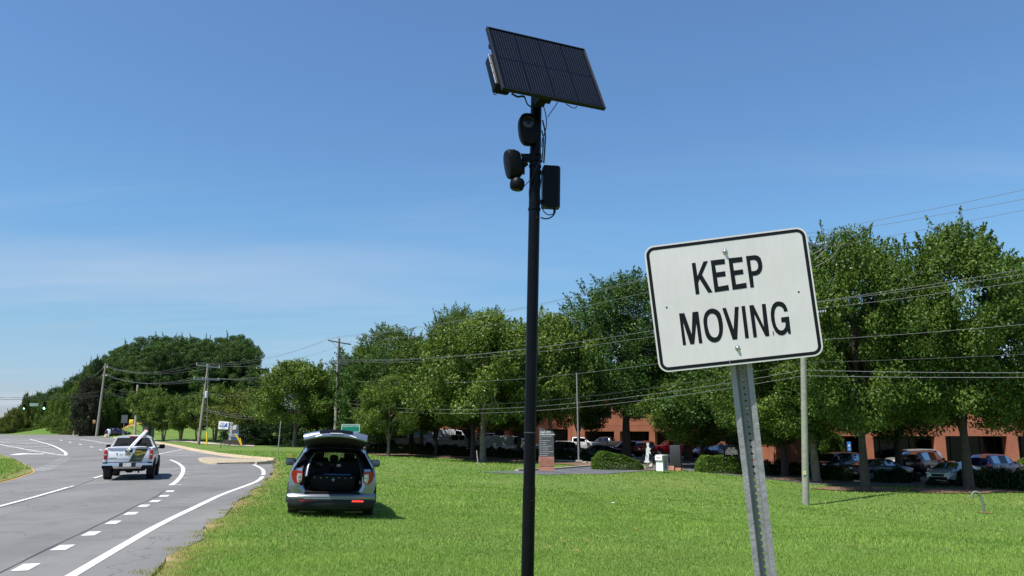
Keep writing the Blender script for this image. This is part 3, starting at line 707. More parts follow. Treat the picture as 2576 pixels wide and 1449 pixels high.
# scuffs and paint chips on the pole
chip = mat('bare_metal_chip', (.16, .14, .11), .6); scuff = mat('scuff', (.05, .05, .052), .7)
for px_, py_, w_, h_, m_ in ((1343,842,.004,.016,chip),(1344,857,.006,.012,chip),(1342,690,.003,.03,scuff),(1348,610,.003,.010,chip),(1336,1017,.05,.002,scuff),(1334,1376,.03,.003,scuff),(1330,1300,.004,.02,scuff),(1340,930,.003,.014,scuff),(1338,778,.004,.006,chip),(1350,545,.003,.02,scuff),(1333,1225,.012,.003,scuff)):
    c = at(px_, py_, PY-.0535); b = MB(); b.add([c+Vector((-w_/2, 0, -h_/2)), c+Vector((w_/2, 0, -h_/2*.8)), c+Vector((w_/2*.8, 0, h_/2)), c+Vector((-w_/2*.7, 0, h_/2*.9))], [(0, 1, 2, 3)]); cput(b.build('paint_chip', m_))
b = MB(); c = p0+ax*((at(1334, 1124, PY).z+.12-p0.z)/ax.z)
b.lathe([(rp_+.0005, -.004), (rp_+.0025, -.003), (rp_+.0025, .003), (rp_+.0005, .004)], 28, TR(*c) @ ax.to_track_quat('Z', 'Y').to_matrix().to_4x4()); cput(b.build('joint_ring', M['solar_frame_edge'] if 'solar_frame_edge' in M else scuff))
# solar panel
PW, PH = 1.036, .8253
PMt = TR(.3148, 6.8, 5.047) @ RZm(.4404) @ RXm(-.4438) @ RYm(-.0043)
def sp(o): o.data.transform(CPI @ PMt); return o
M['solar'] = mat('solar_cell', (.004, .005, .010), .3, spec=.2)
M['solar_line'] = mat('solar_busbar', (.085, .085, .09), .5)
M['solar_frame'] = mat('solar_frame', (.010, .010, .011), .45, .2, spec=.3)
M['solar_frame_edge'] = mat('solar_frame_lip', (.05, .05, .048), .45, .4)
spn = MB()
fr = .012
for c, d in (((0, .018, PH/2-fr/2), (PW, .036, fr)), ((0, .018, -PH/2+fr/2), (PW, .036, fr)), ((-PW/2+fr/2, .018, 0), (fr, .0355, PH-2*fr)), ((PW/2-fr/2, .018, 0), (fr, .0355, PH-2*fr))): spn.box(c, d)
pan = MB(); pan.box((0, .012, 0), (PW-2*fr, .008, PH-2*fr)); pan = pan.build('solar_panel', M['solar'], cpole); sp(pan)
o = spn.build('frame', M['solar_frame'], pan); sp(o)
for s in (-1, 1):
    b = MB(); b.box((s*(PW/2-fr/2), -.0012, 0), (fr*.55, .002, PH-.01)); sp(b.build('frame_light_strip', M['solar_frame_edge'], pan))  # paler side strips put the light on the frame edges into the colour
# cell columns: four bays of nine busbars, split across the middle
x0 = -PW/2+.035; bay = (PW-.07)/4
for row in (0, 1):
    za, zb = ((.008, PH/2-.03), (-PH/2+.03, -.008))[row]
    for c_ in range(4):
        b = MB(); cx0 = x0+c_*bay
        b.add([(cx0+.004, .0074, za), (cx0+bay-.004, .0074, za), (cx0+bay-.004, .0074, zb), (cx0+.004, .0074, zb)], [(0, 1, 2, 3)])
        cell = sp(b.build('solar_cell', M['solar'], pan)); b = MB()
        for k in range(9):
            x = cx0+(k+.8)*bay/9.6; b.add([(x-.0009, .0066, za), (x+.0009, .0066, za), (x+.0009, .0066, zb), (x-.0009, .0066, zb)], [(0, 1, 2, 3)])
        sp(b.build('busbar', M['solar_line'], cell))
b = MB(); b.box((0, .06, .18), (.75, .04, .04)); b.box((0, .06, -.22), (.75, .04, .04)); b.box((-.05, .105, -.05), (.12, .05, .6)); b.box((-.05, .16, -.2), (.09, .1, .22))
sp(b.build('panel_bracket', M['black_plastic'], cpole))
# control box behind the panel
bx = MB(); bx.rbox((-.455, .115, -.10), (.16, .115, .42), .03, 3); bx = sp(bx.build('control_box', M['black_plastic'], cpole))
b = MB()
for k in range(3): b.tube([(-.538, .062, .09-k*.13), (-.538, .062, -.03-k*.13)], .006, 8)
sp(b.build('hinge', M['steel'], bx))
b = MB(); b.rbox((-.50, .05, .19), (.04, .03, .05), .008); sp(b.build('latch', M['black_plastic'], bx))
def cable(pts, r=.0042, name='cable', sm=2, m=None):
    P = [Vector(p) for p in pts]
    for _ in range(sm):
        N = [P[0]]
        for a, c in zip(P, P[1:]): N += [a.lerp(c, .25), a.lerp(c, .75)]
        P = N+[P[-1]]
    b = MB(); b.tube(P, r, 7); o = b.build(name, m or M['cable'], cpole); o.data.transform(CPI); return o
q5 = lambda x, y, Y=PY: at(1180.6+x/5.9986, 40.25+y/5.9986, Y)
YF = PY-.075
cable([q5(345, 1110, 6.75), q5(370, 1180, 6.75), q5(395, 1190, 6.75), q5(415, 1165, 6.75), q5(400, 1140, 6.75)], .005)
cable([q5(510, 1165, 6.8), q5(545, 1190, 6.8), q5(590, 1160, 6.8)], .004, m=M['steel'])
cable([q5(640, 1170, 6.9), q5(730, 1225, 6.9), q5(800, 1205, 6.9), q5(840, 1230, 6.9)], .01)
cable([q5(835, 1220, 6.9), q5(870, 1330, 6.9), q5(930, 1375, YF), q5(1010, 1370, YF), q5(1090, 1280, YF)], .0065)
cable([q5(1335, 1300, 6.95), q5(1290, 1370, 6.95), q5(1225, 1460, 6.97), q5(1180, 1530, 7)], .004)
cable([q5(1460, 1325, 6.9), q5(1540, 1380, 6.9), q5(1600, 1395, 6.9), q5(1625, 1360, 6.9)], .004)
cable([q6(715, 40), q6(745, 140), q6(757, 260), q6(735, 360), q6(705, 420), q6(700, 520)], .0045)
cable([q6(708, 215), q6(725, 280), q6(742, 380), q6(735, 520), q6(722, 700)], .0075)
cable([q6(700, 330), q6(722, 420), q6(712, 560), q6(700, 690)], .006)
cable([q6(672, 560, YF), q6(700, 640, YF), q6(640, 740, YF), q6(590, 880, YF), q6(555, 1000, 7), q6(560, 1130, 7)], .005)
cable([q6(460, 1005, 6.93), q6(520, 940, 6.93), q6(580, 880, YF)], .004)
cable([q6(705, 770, YF), q6(690, 900, YF), q6(672, 1050, YF), q6(690, 1180, YF), q6(740, 1280, YF), q6(820, 1290, 7.02), q6(850, 1240, 7.02), q6(845, 1195, 7.02)], .005)
cable([q6(690, 1318, YF), q6(750, 1335, 7.0), q6(820, 1310, 7.02), q6(855, 1250, 7.02), q6(845, 1195, 7.02)], .0065)
b = MB(); b.tube([q6(843, 1180, 7.02), q6(843, 1265, 7.02)], .011, 10); cput(b.build('plug', M['black_plastic'], cpole))
for x, y, z in ((575, 610, 0), (575, 680, 0), (640, 738, 1), (635, 1225, 1)):
    c = p0+ax*((q6(600, y).z-p0.z)/ax.z); b = MB()
    rot = ax.to_track_quat('Z', 'Y').to_matrix().to_4x4()
    b.lathe([(rp_+.001, -.010), (rp_+.006, -.010), (rp_+.006, .010), (rp_+.001, .010)], 28, TR(*c) @ rot @ RYm(radians(3)))
    b.box((rp_+.012 if z else -rp_-.01, -.01, 0), (.022, .03, .022), TR(*c) @ rot)
    cput(b.build('clamp', M['black_plastic'] if y != 1225 else M['black_paint'], cpole))
# upper camera, facing the viewer
c1 = q6(556, 300, PY-.15)
def egg(w0, w1, hh, n=40, pw=2.6):
    P = []
    for k in range(n):
        a = 2*pi*k/n; ca, sa = cos(a), sin(a); x = abs(ca)**(2/pw)*math.copysign(1, ca); z = abs(sa)**(2/pw)*math.copysign(1, sa)
        P.append((x*(w0+(w1-w0)*(z*.5+.5)), z*hh))
    return P
def shell(P, ds, mtx, mb):       # ds: list of (scale, y)
    k = len(P); vs = []
    for s_, y in ds: vs += [(x*s_, y, z*s_) for x, z in P]
    fs = [(i*k+j, i*k+(j+1) % k, (i+1)*k+(j+1) % k, (i+1)*k+j) for i in range(len(ds)-1) for j in range(k)]
    fs += [list(range(k))[::-1], list(range((len(ds)-1)*k, len(ds)*k))]
    mb.add(vs, fs, 0, True, mtx)
cm = TR(*c1) @ RZm(.22) @ RYm(radians(-2))
b = MB(); shell(egg(.078, .094, .150), [(.86, 0), (.96, .006), (1, .018), (1, .075), (.93, .1), (.6, .112)], cm, b); c1o = cput(b.build('upper_camera', M['black_plastic'], cpole))
lm = cm @ TR(-.006, -.002, .052)
b = MB(); b.lathe([(.056, .003), (.052, -.001), (.048, .003), (.046, .004)], 32, lm @ RXm(pi/2)); cput(b.build('lens_ring', mat('lens_ring', (.05, .05, .052), .3, .5), c1o))
b = MB(); b.lathe([(.0, .004), (.030, .002), (.046, .0)], 32, lm @ RXm(pi/2)); cput(b.build('lens_cover', mat('lens_cover', (.02, .017, .016), .15), c1o))
b = MB(); b.lathe([(.0, .008), (.014, .009), (.017, .004)], 20, lm @ RXm(pi/2)); cput(b.build('lens', M['building_glass'], c1o))
b = MB(); b.box((0, .13, 0), (.05, .07, .09), cm); cput(b.build('camera_mount', M['black_plastic'], cpole))
# lower camera seen from the side with a ball housing under it
c2 = q6(372, 715, PY-.05)
cm2 = TR(*c2) @ RZm(radians(-68)) @ RXm(radians(8))
b = MB(); shell(egg(.072, .088, .138), [(.80, -.062), (.93, -.056), (1, -.038), (1, .02), (.96, .03)], cm2, b); c2o = cput(b.build('lower_camera', M['black_plastic'], cpole))
b = MB(); shell(egg(.068, .083, .130), [(1, .03), (.97, .05), (.9, .062)], cm2, b); cput(b.build('camera_back', M['black_paint'], c2o))
b = MB(); b.box((-.01, .066, -.01), (.03, .02, .10), cm2); b.box((.0, .07, .07), (.035, .02, .04), cm2); b.tube([cm2 @ Vector((0, .08, .06)), cm2 @ Vector((.02, .09, .1)), cm2 @ Vector((.03, .08, .07))], .005, 6); cput(b.build('connector', M['solar_frame_edge'], c2o))
b = MB(); b.add([cm2 @ Vector(p) for p in [(-.045, -.0625, .06), (-.043, -.0625, -.05), (-.036, -.0625, -.062), (-.033, -.0625, -.06), (-.040, -.0625, -.048), (-.042, -.0625, .06)]], [list(range(6))]); cput(b.build('trim_line', M['solar_line'], c2o))
c3 = q6(421, 940, PY-.05)
b = MB(); b.lathe([(0, .058), (.03, .057), (.052, .050), (.064, .030), (.068, .005), (.066, -.02), (.058, -.045), (.045, -.055), (0, -.056)], 28, TR(*c3) @ RYm(radians(8))); b.tube([c3+Vector((0, 0, .05)), c3+Vector((-.01, 0, .09))], .03, 12); cput(b.build('ball_housing', M['black_plastic'], c2o))
b = MB(); a_ = q6(490, 640, PY-.02); e_ = q6(560, 645, PY-.02)
b.box(tuple((a_+e_)/2), ((e_-a_).length+.03, .045, .07)); b.tube([q6(455, 760, PY-.03), q6(530, 700, PY-.02)], .022, 8); b.box(tuple(q6(470, 780, PY-.02)), (.06, .05, .07)); b.rbox(tuple(q6(505, 690, PY-.05)), (.05, .03, .05), .005); cput(b.build('arm_bracket', M['black_plastic'], cpole))
# battery box
c4 = q6(803, 975, PY+.03)
hw, hd = .081, .055; cutx = .022
oct_ = [(-hw+.008, -hd), (hw-cutx, -hd), (hw, -hd+cutx), (hw, hd), (-hw, hd), (-hw, -hd+.008)]
b = MB(); hh = .195; k = 6
b.add([(x*.97, y*.97, -hh) for x, y in oct_]+[(x, y, -hh+.012) for x, y in oct_]+[(x, y, hh-.012) for x, y in oct_]+[(x*.93, y*.93, hh) for x, y in oct_],
      [(i+m_*k, (i+1) % k+m_*k, (i+1) % k+(m_+1)*k, i+(m_+1)*k) for m_ in range(3) for i in range(k)]+[list(range(k))[::-1], list(range(3*k, 4*k))], 0, False, TR(*c4) @ RZm(.12) @ RYm(.02))
bb = cput(b.build('battery_box', M['black_plastic'], cpole))
b = MB(); b.box((.0, -.02, -hh-.006), (.08, .05, .012), TR(*c4) @ RZm(.12)); cput(b.build('socket_plate', M['black_matt'], bb))
for z in (.14, -.14):
    b = MB(); b.box((-hw-.012, .0, z), (.03, .05, .03), TR(*c4)); cput(b.build('box_bracket', M['black_paint'], bb))

# ------------------------------------------------------------------ vehicles
def half_ring(st, grow=0.):
    x, zb, zbelt, zroof, wb, wr = st; g_ = grow; H_ = zbelt-zb
    P = [(0, zb-g_), (.80*wb, zb-g_), (.955*wb+g_, zb+.13), (wb+g_, zb+.5*H_), (.99*wb+g_, zb+.78*H_), (.945*wb+g_, zbelt)]
    if zroof is None: P += [(.86*wb, zbelt+.035+g_), (.55*wb, zbelt+.065+g_), (0, zbelt+.08+g_)]
    else: P += [(wr+.035+g_, zroof-.10), (wr*.84, zroof-.012+g_), (0, zroof+.018+g_)]
    return P
NRG = 9
def loft(stations, L, mats_fn, grow=0., skip=None, caps=(True, True)):
    """returns MB with left and right halves, forward is +Y"""
    rings = []
    for st in stations:
        hr = half_ring(st, grow); y = st[0]-L/2
        ring = [(x, y, z) for x, z in hr]+[(-x, y, z) for x, z in hr[-2:0:-1]]
        rings.append(ring)
    k = len(rings[0]); mb = MB(); V_ = [p for r in rings for p in r]; F_ = []; mi = []
    for i in range(len(rings)-1):
        for j in range(k):
            jj = j if j < 8 else k-1-j
            mm = mats_fn(i, jj, 1 if j < 8 else -1)
            if mm is None: continue
            F_.append((i*k+j, i*k+(j+1) % k, (i+1)*k+(j+1) % k, (i+1)*k+j)); mi.append(mm)
    mb.v = V_; mb.f = [list(f) for f in F_]; mb.mi = mi; mb.sm = [True]*len(F_)
    if caps[0]: mb.f.append(list(range(k))[::-1]); mb.mi.append(0); mb.sm.append(False)
    if caps[1]: mb.f.append(list(range((len(rings)-1)*k, len(rings)*k))); mb.mi.append(0); mb.sm.append(False)
    return mb
def apply_bool(o, cutters):
    for c in cutters:
        md = o.modifiers.new('b', 'BOOLEAN'); md.operation = 'DIFFERENCE'; md.object = c; md.solver = 'EXACT'
    dg = bpy.context.evaluated_depsgraph_get(); dg.update()
    me = bpy.data.meshes.new_from_object(o.evaluated_get(dg)); o.modifiers.clear(); o.data = me
    for c in cutters: bpy.data.objects.remove(c)
def split_mat(o, idx, name, m, parent, off=0.):
    """move the faces of one material into a part of its own"""
    bm = bmesh.new(); bm.from_mesh(o.data); keep = [f for f in bm.faces if f.material_index != idx]
    bmesh.ops.delete(bm, geom=keep, context='FACES'); 
    if not bm.faces: bm.free(); return None
    bmesh.ops.delete(bm, geom=[v for v in bm.verts if not v.link_faces], context='VERTS')
    bm.normal_update()
    for f in bm.faces: f.material_index = 0
    me = bpy.data.meshes.new(name); bm.to_mesh(me); bm.free(); me.materials.append(m)
    q = link(name, me, parent)
    bm = bmesh.new(); bm.from_mesh(o.data); bmesh.ops.delete(bm, geom=[f for f in bm.faces if f.material_index == idx], context='FACES'); bm.to_mesh(o.data); bm.free()
    return q
def panes(w_, name, m, parent):
    bm = bmesh.new(); bm.from_mesh(w_.data); bmesh.ops.remove_doubles(bm, verts=bm.verts[:], dist=1e-4); bm.faces.ensure_lookup_table(); left = set(bm.faces); groups = []; out = []
    while left:
        f0 = left.pop(); st_ = [f0]; comp = [f0]
        while st_:
            for e in st_.pop().edges:
                for g_ in e.link_faces:
                    if g_ in left: left.discard(g_); st_.append(g_); comp.append(g_)
        groups.append([[v.co.copy() for v in f.verts] for f in comp])
    bm.free(); bpy.data.objects.remove(w_)
    for gr in groups:
        b = MB()
        for f in gr: b.add(f, [list(range(len(f)))], 0, True)
        o = b.build(name, m, parent); bm = bmesh.new(); bm.from_mesh(o.data); bmesh.ops.remove_doubles(bm, verts=bm.verts[:], dist=1e-4); bm.to_mesh(o.data); bm.free(); out.append(o)
    return out
def wheel(parent, x, y, r, wd, rimcol=None, fine=True, spokes=5):
    n = 24 if fine else 14
    s = 1 if x > 0 else -1; mt = TR(x, y, r) @ RYm(s*pi/2)
    b = MB(); b.lathe([(r*.62, -wd/2), (r*.93, -wd/2), (r, -wd/2+.035), (r, wd/2-.035), (r*.93, wd/2), (r*.64, wd/2), (r*.62, wd/2-.05)], n, mt)
    wo_ = b.build('wheel', M['rubber'], parent)
    b = MB(); b.lathe([(r*.64, wd/2-.012), (r*.60, wd/2-.02), (r*.57, wd/2-.07), (0.001, wd/2-.08)], n, mt)
    for k in range(spokes):
        a = 2*pi*k/spokes; c, d_ = cos(a), sin(a); u = .05*r/.33
        b.add([(c*r*.08-d_*u*.8, d_*r*.08+c*u*.8, wd/2-.02), (c*r*.08+d_*u*.8, d_*r*.08-c*u*.8, wd/2-.02), (c*r*.6+d_*u, d_*r*.6-c*u, wd/2-.02), (c*r*.6-d_*u, d_*r*.6+c*u, wd/2-.02)], [(0, 1, 2, 3)], 0, False, mt)
    b.lathe([(0.001, wd/2-.01), (r*.14, wd/2-.012), (r*.16, wd/2-.03)], 10, mt)
    b.build('rim', rimcol or M['rim'], wo_); return wo_
M['rim'] = mat('alloy_rim', (.42, .43, .45), .35, .7)
M['rim_dark'] = mat('dark_rim', (.05, .05, .055), .35, .6)
def paint(name, col, metal=.35, rough=.28):
    if name not in M: M[name] = mat(name, col, rough, metal, coat=.7)
    return M[name]
SPEC = {   # length, stations (x, zbottom, zbelt, zroof, half width belt, half width roof), glass intervals, windscreen interval, rear glass interval, wheel radius, axles
 'sedan': dict(L=4.65, st=[(0,.40,.86,None,.74,0),(.10,.26,.98,None,.84,0),(.75,.22,1.03,None,.89,0),(1.30,.20,1.03,1.36,.90,.60),(1.38,.20,1.03,1.38,.90,.60),(2.15,.20,1.00,1.44,.91,.62),(2.23,.20,1.00,1.44,.91,.62),(2.95,.20,.98,1.40,.91,.60),(3.72,.20,.93,None,.89,0),(4.4,.22,.80,None,.84,0),(4.65,.30,.66,None,.68,0)], side=(4,6), ws=7, rg=2, r=.325, ax=(.95,3.70)),
 'suv': dict(L=4.7, st=[(0,.45,1.00,None,.78,0),(.08,.30,1.12,None,.88,0),(.12,.28,1.12,1.48,.90,.60),(.55,.24,1.10,1.66,.93,.64),(.62,.24,1.10,1.67,.93,.64),(1.45,.24,1.08,1.72,.94,.66),(1.53,.24,1.08,1.72,.94,.66),(2.45,.24,1.06,1.70,.94,.66),(2.53,.24,1.06,1.69,.94,.65),(3.05,.24,1.05,1.62,.93,.63),(3.65,.24,1.02,None,.92,0),(4.45,.26,.92,None,.86,0),(4.7,.34,.75,None,.72,0)], side=(4,6,8), ws=9, rg=2, r=.36, ax=(.95,3.75)),
 'hatch': dict(L=4.1, st=[(0,.38,.92,None,.74,0),(.08,.26,1.0,None,.83,0),(.15,.24,1.02,1.30,.85,.55),(.50,.22,1.02,1.47,.86,.58),(.57,.22,1.02,1.48,.86,.58),(1.30,.2,.98,1.53,.87,.60),(1.37,.2,.98,1.53,.87,.60),(2.15,.2,.95,1.49,.87,.58),(3.0,.2,.92,None,.86,0),(3.85,.22,.78,None,.80,0),(4.1,.3,.64,None,.66,0)], side=(4,6), ws=7, rg=2, r=.31, ax=(.72,3.25)),
 'minivan': dict(L=5.1, st=[(0,.42,1.0,None,.80,0),(.06,.28,1.08,None,.90,0),(.12,.26,1.08,1.55,.93,.64),(.5,.24,1.06,1.72,.96,.68),(.6,.24,1.06,1.73,.96,.68),(1.6,.24,1.04,1.75,.97,.69),(1.7,.24,1.04,1.75,.97,.69),(2.75,.24,1.02,1.73,.97,.69),(2.85,.24,1.02,1.72,.97,.68),(3.4,.24,1.0,1.66,.96,.66),(4.35,.24,.98,None,.94,0),(4.9,.26,.84,None,.86,0),(5.1,.34,.7,None,.72,0)], side=(4,6,8), ws=9, rg=2, r=.34, ax=(1.0,4.05)),
 'van': dict(L=5.9, st=[(0,.45,1.30,2.30,.95,.84),(.06,.40,1.30,2.42,.98,.88),(.10,.40,1.30,2.46,.98,.88),(2.0,.38,1.30,2.48,.99,.88),(3.75,.38,1.30,2.46,.99,.88),(3.85,.38,1.30,2.45,.99,.87),(4.65,.38,1.25,2.30,.99,.84),(5.35,.38,1.15,None,.97,0),(5.75,.4,1.0,None,.92,0),(5.9,.45,.8,None,.82,0)], side=(5,), ws=6, rg=None, r=.36, ax=(1.1,4.85)),
 'lowvan': dict(L=5.7, st=[(0,.45,1.22,1.95,.95,.80),(.06,.40,1.22,2.04,.98,.84),(.10,.40,1.22,2.06,.98,.84),(2.0,.38,1.22,2.08,.99,.84),(3.3,.38,1.22,2.07,.99,.84),(3.4,.38,1.22,2.06,.99,.83),(4.15,.38,1.2,1.98,.98,.80),(4.75,.38,1.14,None,.96,0),(5.5,.4,1.0,None,.90,0),(5.7,.45,.8,None,.8,0)], side=(5,), ws=6, rg=None, r=.36, ax=(1.2,4.75)),
 'pickup': dict(L=5.6, st=[(0,.55,1.32,None,.93,0),(.05,.5,1.34,None,.97,0),(1.85,.48,1.34,None,.98,0),(1.90,.45,1.34,None,.98,0),(2.02,.42,1.34,1.84,.98,.70),(2.10,.42,1.34,1.87,.98,.70),(2.85,.42,1.32,1.90,.98,.71),(2.95,.42,1.32,1.90,.98,.71),(3.55,.42,1.30,1.84,.98,.68),(4.15,.42,1.26,None,.97,0),(5.35,.44,1.16,None,.93,0),(5.6,.5,1.0,None,.85,0)], side=(5,7), ws=8, rg=3, r=.39, ax=(1.15,4.65)),
}
def car(kind, colm, name, loc, rz, label, cat, group=None, fine=False, rimm=None, scale=1., keep_bed=False):
    S_ = SPEC[kind]; L_ = S_['L']; st = S_['st']; root = empty(name, loc, rz, label, cat, group); root.scale = (scale,)*3
    side, ws, rg = S_['side'], S_['ws'], S_['rg']
    def mf(i, j, sd):
        if i in side and j == 5: return 1
        if i == ws and j in (6, 7): return 2
        if rg is not None and i == rg and j in (6, 7): return 3
        if j in (0,): return 4
        if j == 1: return 4
        return 0
    if kind in CACHE:
        body = link('body', CACHE[kind][0].copy(), root); body.data.materials[0] = colm
        for nm_, me_ in CACHE[kind][1]: link(nm_, me_, root)
        return car_fit(root, kind, S_, L_, st, side, ws, rg, colm, fine, rimm)
    mb = loft(st, L_, mf)
    body = mb.build('body', [colm, M['glass_dark'], M['glass_mid'], M['glass_dark'], M['black_plastic']], root, sharp=38)
    cut = []
    r = S_['r']
    for y in S_['ax']:
        for s in (-1, 1):
            c = MB(); c.tube([(s*.62, y-L_/2, r), (s*1.3, y-L_/2, r)], r*1.14, 28); c = c.build('cut', M['black_matt']); cut.append(c)
    for c in cut: c.parent = root
    bpy.context.view_layer.update()
    apply_bool(body, cut)
    body.data.set_sharp_from_angle(angle=radians(38))
    wins = []
    for s in (1, 2, 3):
        w_ = split_mat(body, s, ('side_window', 'windshield', 'rear_window')[s-1], M['glass_dark'], root)
        if w_: wins += panes(w_, ('side_window', 'windshield', 'rear_window')[s-1], M['glass_dark'], root)
    CACHE[kind] = (body.data, [(w_.name.split('.')[0], w_.data) for w_ in wins])
    return car_fit(root, kind, S_, L_, st, side, ws, rg, colm, fine, rimm)
CACHE = {}
def car_fit(root, kind, S_, L_, st, side, ws, rg, colm, fine, rimm):
    r = S_['r']
    for y in S_['ax']:
        for s in (-1, 1): wheel(root, s*(st[4][4]-.13), y-L_/2, r, .23, rimm, fine)
    # lamps, bumpers, plate, mirrors
    zr = st[1][2]; zf = st[-2][2]; wb = st[1][4]
    for s in (-1, 1):
        b = MB(); b.rbox((s*(wb-.10), -L_/2+.10, zr-(.16 if kind != 'pickup' else .22)), (.22 if kind not in ('pickup', 'van', 'lowvan') else .13, .20, .17 if kind not in ('pickup', 'van', 'lowvan') else .36), .03); b.build('tail_light', M['red_lens'], root)
        b = MB(); b.rbox((s*(st[-1][4]-.02), L_/2-.22, zf-.07), (.26, .30, .14 if kind != 'pickup' else .22), .04); b.build('headlight', M['clear_lens'], root)
        b = MB(); iw = st[ws]; b.rbox((s*(iw[4]+.10), iw[0]-L_/2+.12, iw[2]+.06), (.2, .10, .16), .03); b.build('mirror', colm if kind not in ('van', 'lowvan') else M['black_plastic'], root)
    b = MB(); b.rbox((0, -L_/2+.0, .48), (wb*1.75, .16, .20), .04); b.build('rear_bumper', M['black_plastic'] if kind in ('suv', 'van', 'lowvan') else (M['chrome'] if kind == 'pickup' else colm), root)
    b = MB(); b.rbox((0, L_/2-.03, .42), (st[-1][4]*1.7, .16, .20), .04); b.build('front_bumper', M['black_plastic'], root)
    b = MB(); b.rbox((0, L_/2-.0, .62), (st[-1][4]*1.15, .06, .16), .02); b.build('grille', M['black_matt'], root)
    b = MB(); b.box((0, -L_/2-.005 if kind != 'suv' else -L_/2-.01, .82 if kind != 'pickup' else .62), (.30, .02, .15)); b.build('licence_plate', M['plate'], root)
    for i in side:
        for s in (-1, 1):
            b = MB(); y = (st[i][0]+st[i+1][0])/2-L_/2; b.rbox((s*(st[i][4]*.995), y-.15, st[i][2]-.14), (.03, .16, .03), .008); b.build('door_handle', colm, root)
    b = MB()
    for s in (-1, 1):
        for i in list(side)+[side[-1]+1]:
            if i >= len(st): continue
            y = st[i][0]-L_/2-.02; hr = half_ring(st[i], .004)
            b.tube([(s*hr[2][0], y, hr[2][1]+.05), (s*hr[3][0], y, hr[3][1]), (s*hr[4][0], y, hr[4][1]), (s*hr[5][0], y, hr[5][1])], .006, 4)
    b.build('door_seam', M['black_matt'], root)
    b = MB(); b.box((0, 0, .30), (1.2, L_-.8, .16)); b.build('underbody', M['black_matt'], root)
    b = MB(); m1 = st[side[0]][0]-L_/2; m2 = st[ws][0]-L_/2
    for s in (-.36, .36):
        b.rbox((s, m2-.45, .95), (.48, .16, .75), .06); b.rbox((s, m2-.47, 1.38 if kind not in ('van',) else 1.5), (.26, .12, .2), .04)
    b.build('seat', M['seat_cloth'], root)
    return root
# ------------------------------------------------------------------ silver SUV with the tailgate up
M['silver'] = mat('silver_paint', (.27, .30, .345), .3, .7, coat=1.)
M['grey_clad'] = mat('bumper_cladding', (.013, .0145, .015), .55, var=.1, spec=.3)
suv_rear = at(831, 1300, 18.0)
sx, sy = suv_rear.x, 18.0
suv = empty('suv', (sx, sy, hz(sx, sy)-.07), (0, radians(1.6), radians(12.6)), 'silver SUV parked on the grass with its tailgate raised', 'SUV'); suv.scale = (.955, .96, .965)
ST = [(.02,.60,1.16,1.60,.94,.66),(.10,.50,1.18,1.62,.985,.68),(.55,.42,1.20,1.66,1.0,.70),(.62,.40,1.20,1.665,1.0,.70),(1.45,.38,1.18,1.70,1.0,.71),(1.53,.38,1.18,1.70,1.0,.71),(2.4,.38,1.14,1.70,1.0,.70),(2.48,.38,1.14,1.695,1.0,.70),(3.15,.38,1.10,1.62,.99,.67),(3.80,.38,1.08,None,.98,0),(4.75,.42,.98,None,.93,0),(5.0,.5,.8,None,.78,0)]
SLn = 5.0; OFF = SLn/2
def mfs(i, j, sd):
    if i in (1, 3, 5, 7) and j == 5 and i != 0: return 1
    if i == 8 and j in (6, 7): return 2
    if j in (0,): return None
    return 0
mb = loft(ST, 0., mfs, caps=(False, True))
body = mb.build('body', [M['silver'], M['glass_dark'], M['glass_mid']], suv, sharp=40)
panes(split_mat(body, 1, 'side_window', M['glass_dark'], suv), 'side_window', M['glass_dark'], suv); split_mat(body, 2, 'windshield', glassmat('windshield_glass', (.8, .86, .82), .05), suv)
inner = loft(ST[:9], 0., lambda i, j, sd: None if ((i in (1, 3, 5, 7) and j == 5) or j == 0) else 0, grow=-.03, caps=(False, False))
inner.build('cabin_lining', M['interior'], suv)
b = MB(); b.box((0, 2.0, .60), (1.85, 3.9, .04)); b.build('floor', M['interior'], suv)
b = MB(); b.box((0, 3.35, .95), (1.8, .12, .45)); b.rbox((0, 3.2, 1.03), (1.6, .4, .12), .05); b.build('dashboard', M['interior'], suv)
# rear face: ring between the outer skin and the hatch opening
outer = half_ring(ST[0])[1:]          # 8 points bottom..top, right half
def mirror_ring(P): return P+[(-x, z) for x, z in P[::-1] if abs(x) > 1e-6]
opn = [(.40, .63), (.585, .655), (.655, .78), (.645, .98), (.615, 1.15), (.575, 1.34), (.47, 1.50), (0, 1.535)]
outr = [(.70, .56), (.93, .58), (.985, .80), (.975, 1.0), (.93, 1.17), (.82, 1.36), (.62, 1.585), (0, 1.62)]
midr = [(o[0]*.25+i[0]*.75, o[1]*.25+i[1]*.75) for o, i in zip(outr, opn)]
def yrear(z): return .0 if z < 1.1 else (z-1.1)*.62
def ring(P, dy=0.): return [(x, yrear(z)+dy, z) for x, z in mirror_ring(P)]
RA, RB, RC = ring(outr, .03), ring(midr, -.015), ring(opn, .03)
k = len(RA)
def seg_ids(lo_, hi_): return [i for i in range(k-1) if lo_(i)]
b = MB()
b.add(RA+RB, [(i, i+1, k+i+1, k+i) for i in range(k-1) if max(mirror_ring(outr)[i][1], mirror_ring(outr)[i+1][1]) < 1.2]+[(k-1, 0, k, 2*k-1)], 0, True)
b.build('rear_quarter', M['silver'], suv)
b = MB(); b.add(RB+RC, [(i, (i+1) % k, k+(i+1) % k, k+i) for i in range(k) if i in (0, 1, 2, k-3, k-2, k-1)], 0, True)
b.build('hatch_sill', M['silver'], suv)
b = MB()
b.add(RA+RB, [(i, i+1, k+i+1, k+i) for i in range(k-1) if max(mirror_ring(outr)[i][1], mirror_ring(outr)[i+1][1]) >= 1.2], 0, True)
b.add(RB+RC, [(i, i+1, k+i+1, k+i) for i in range(k-1) if i not in (0, 1, 2, k-3, k-2, k-1)], 0, True)
b.build('hatch_jamb', M['black_plastic'], suv)
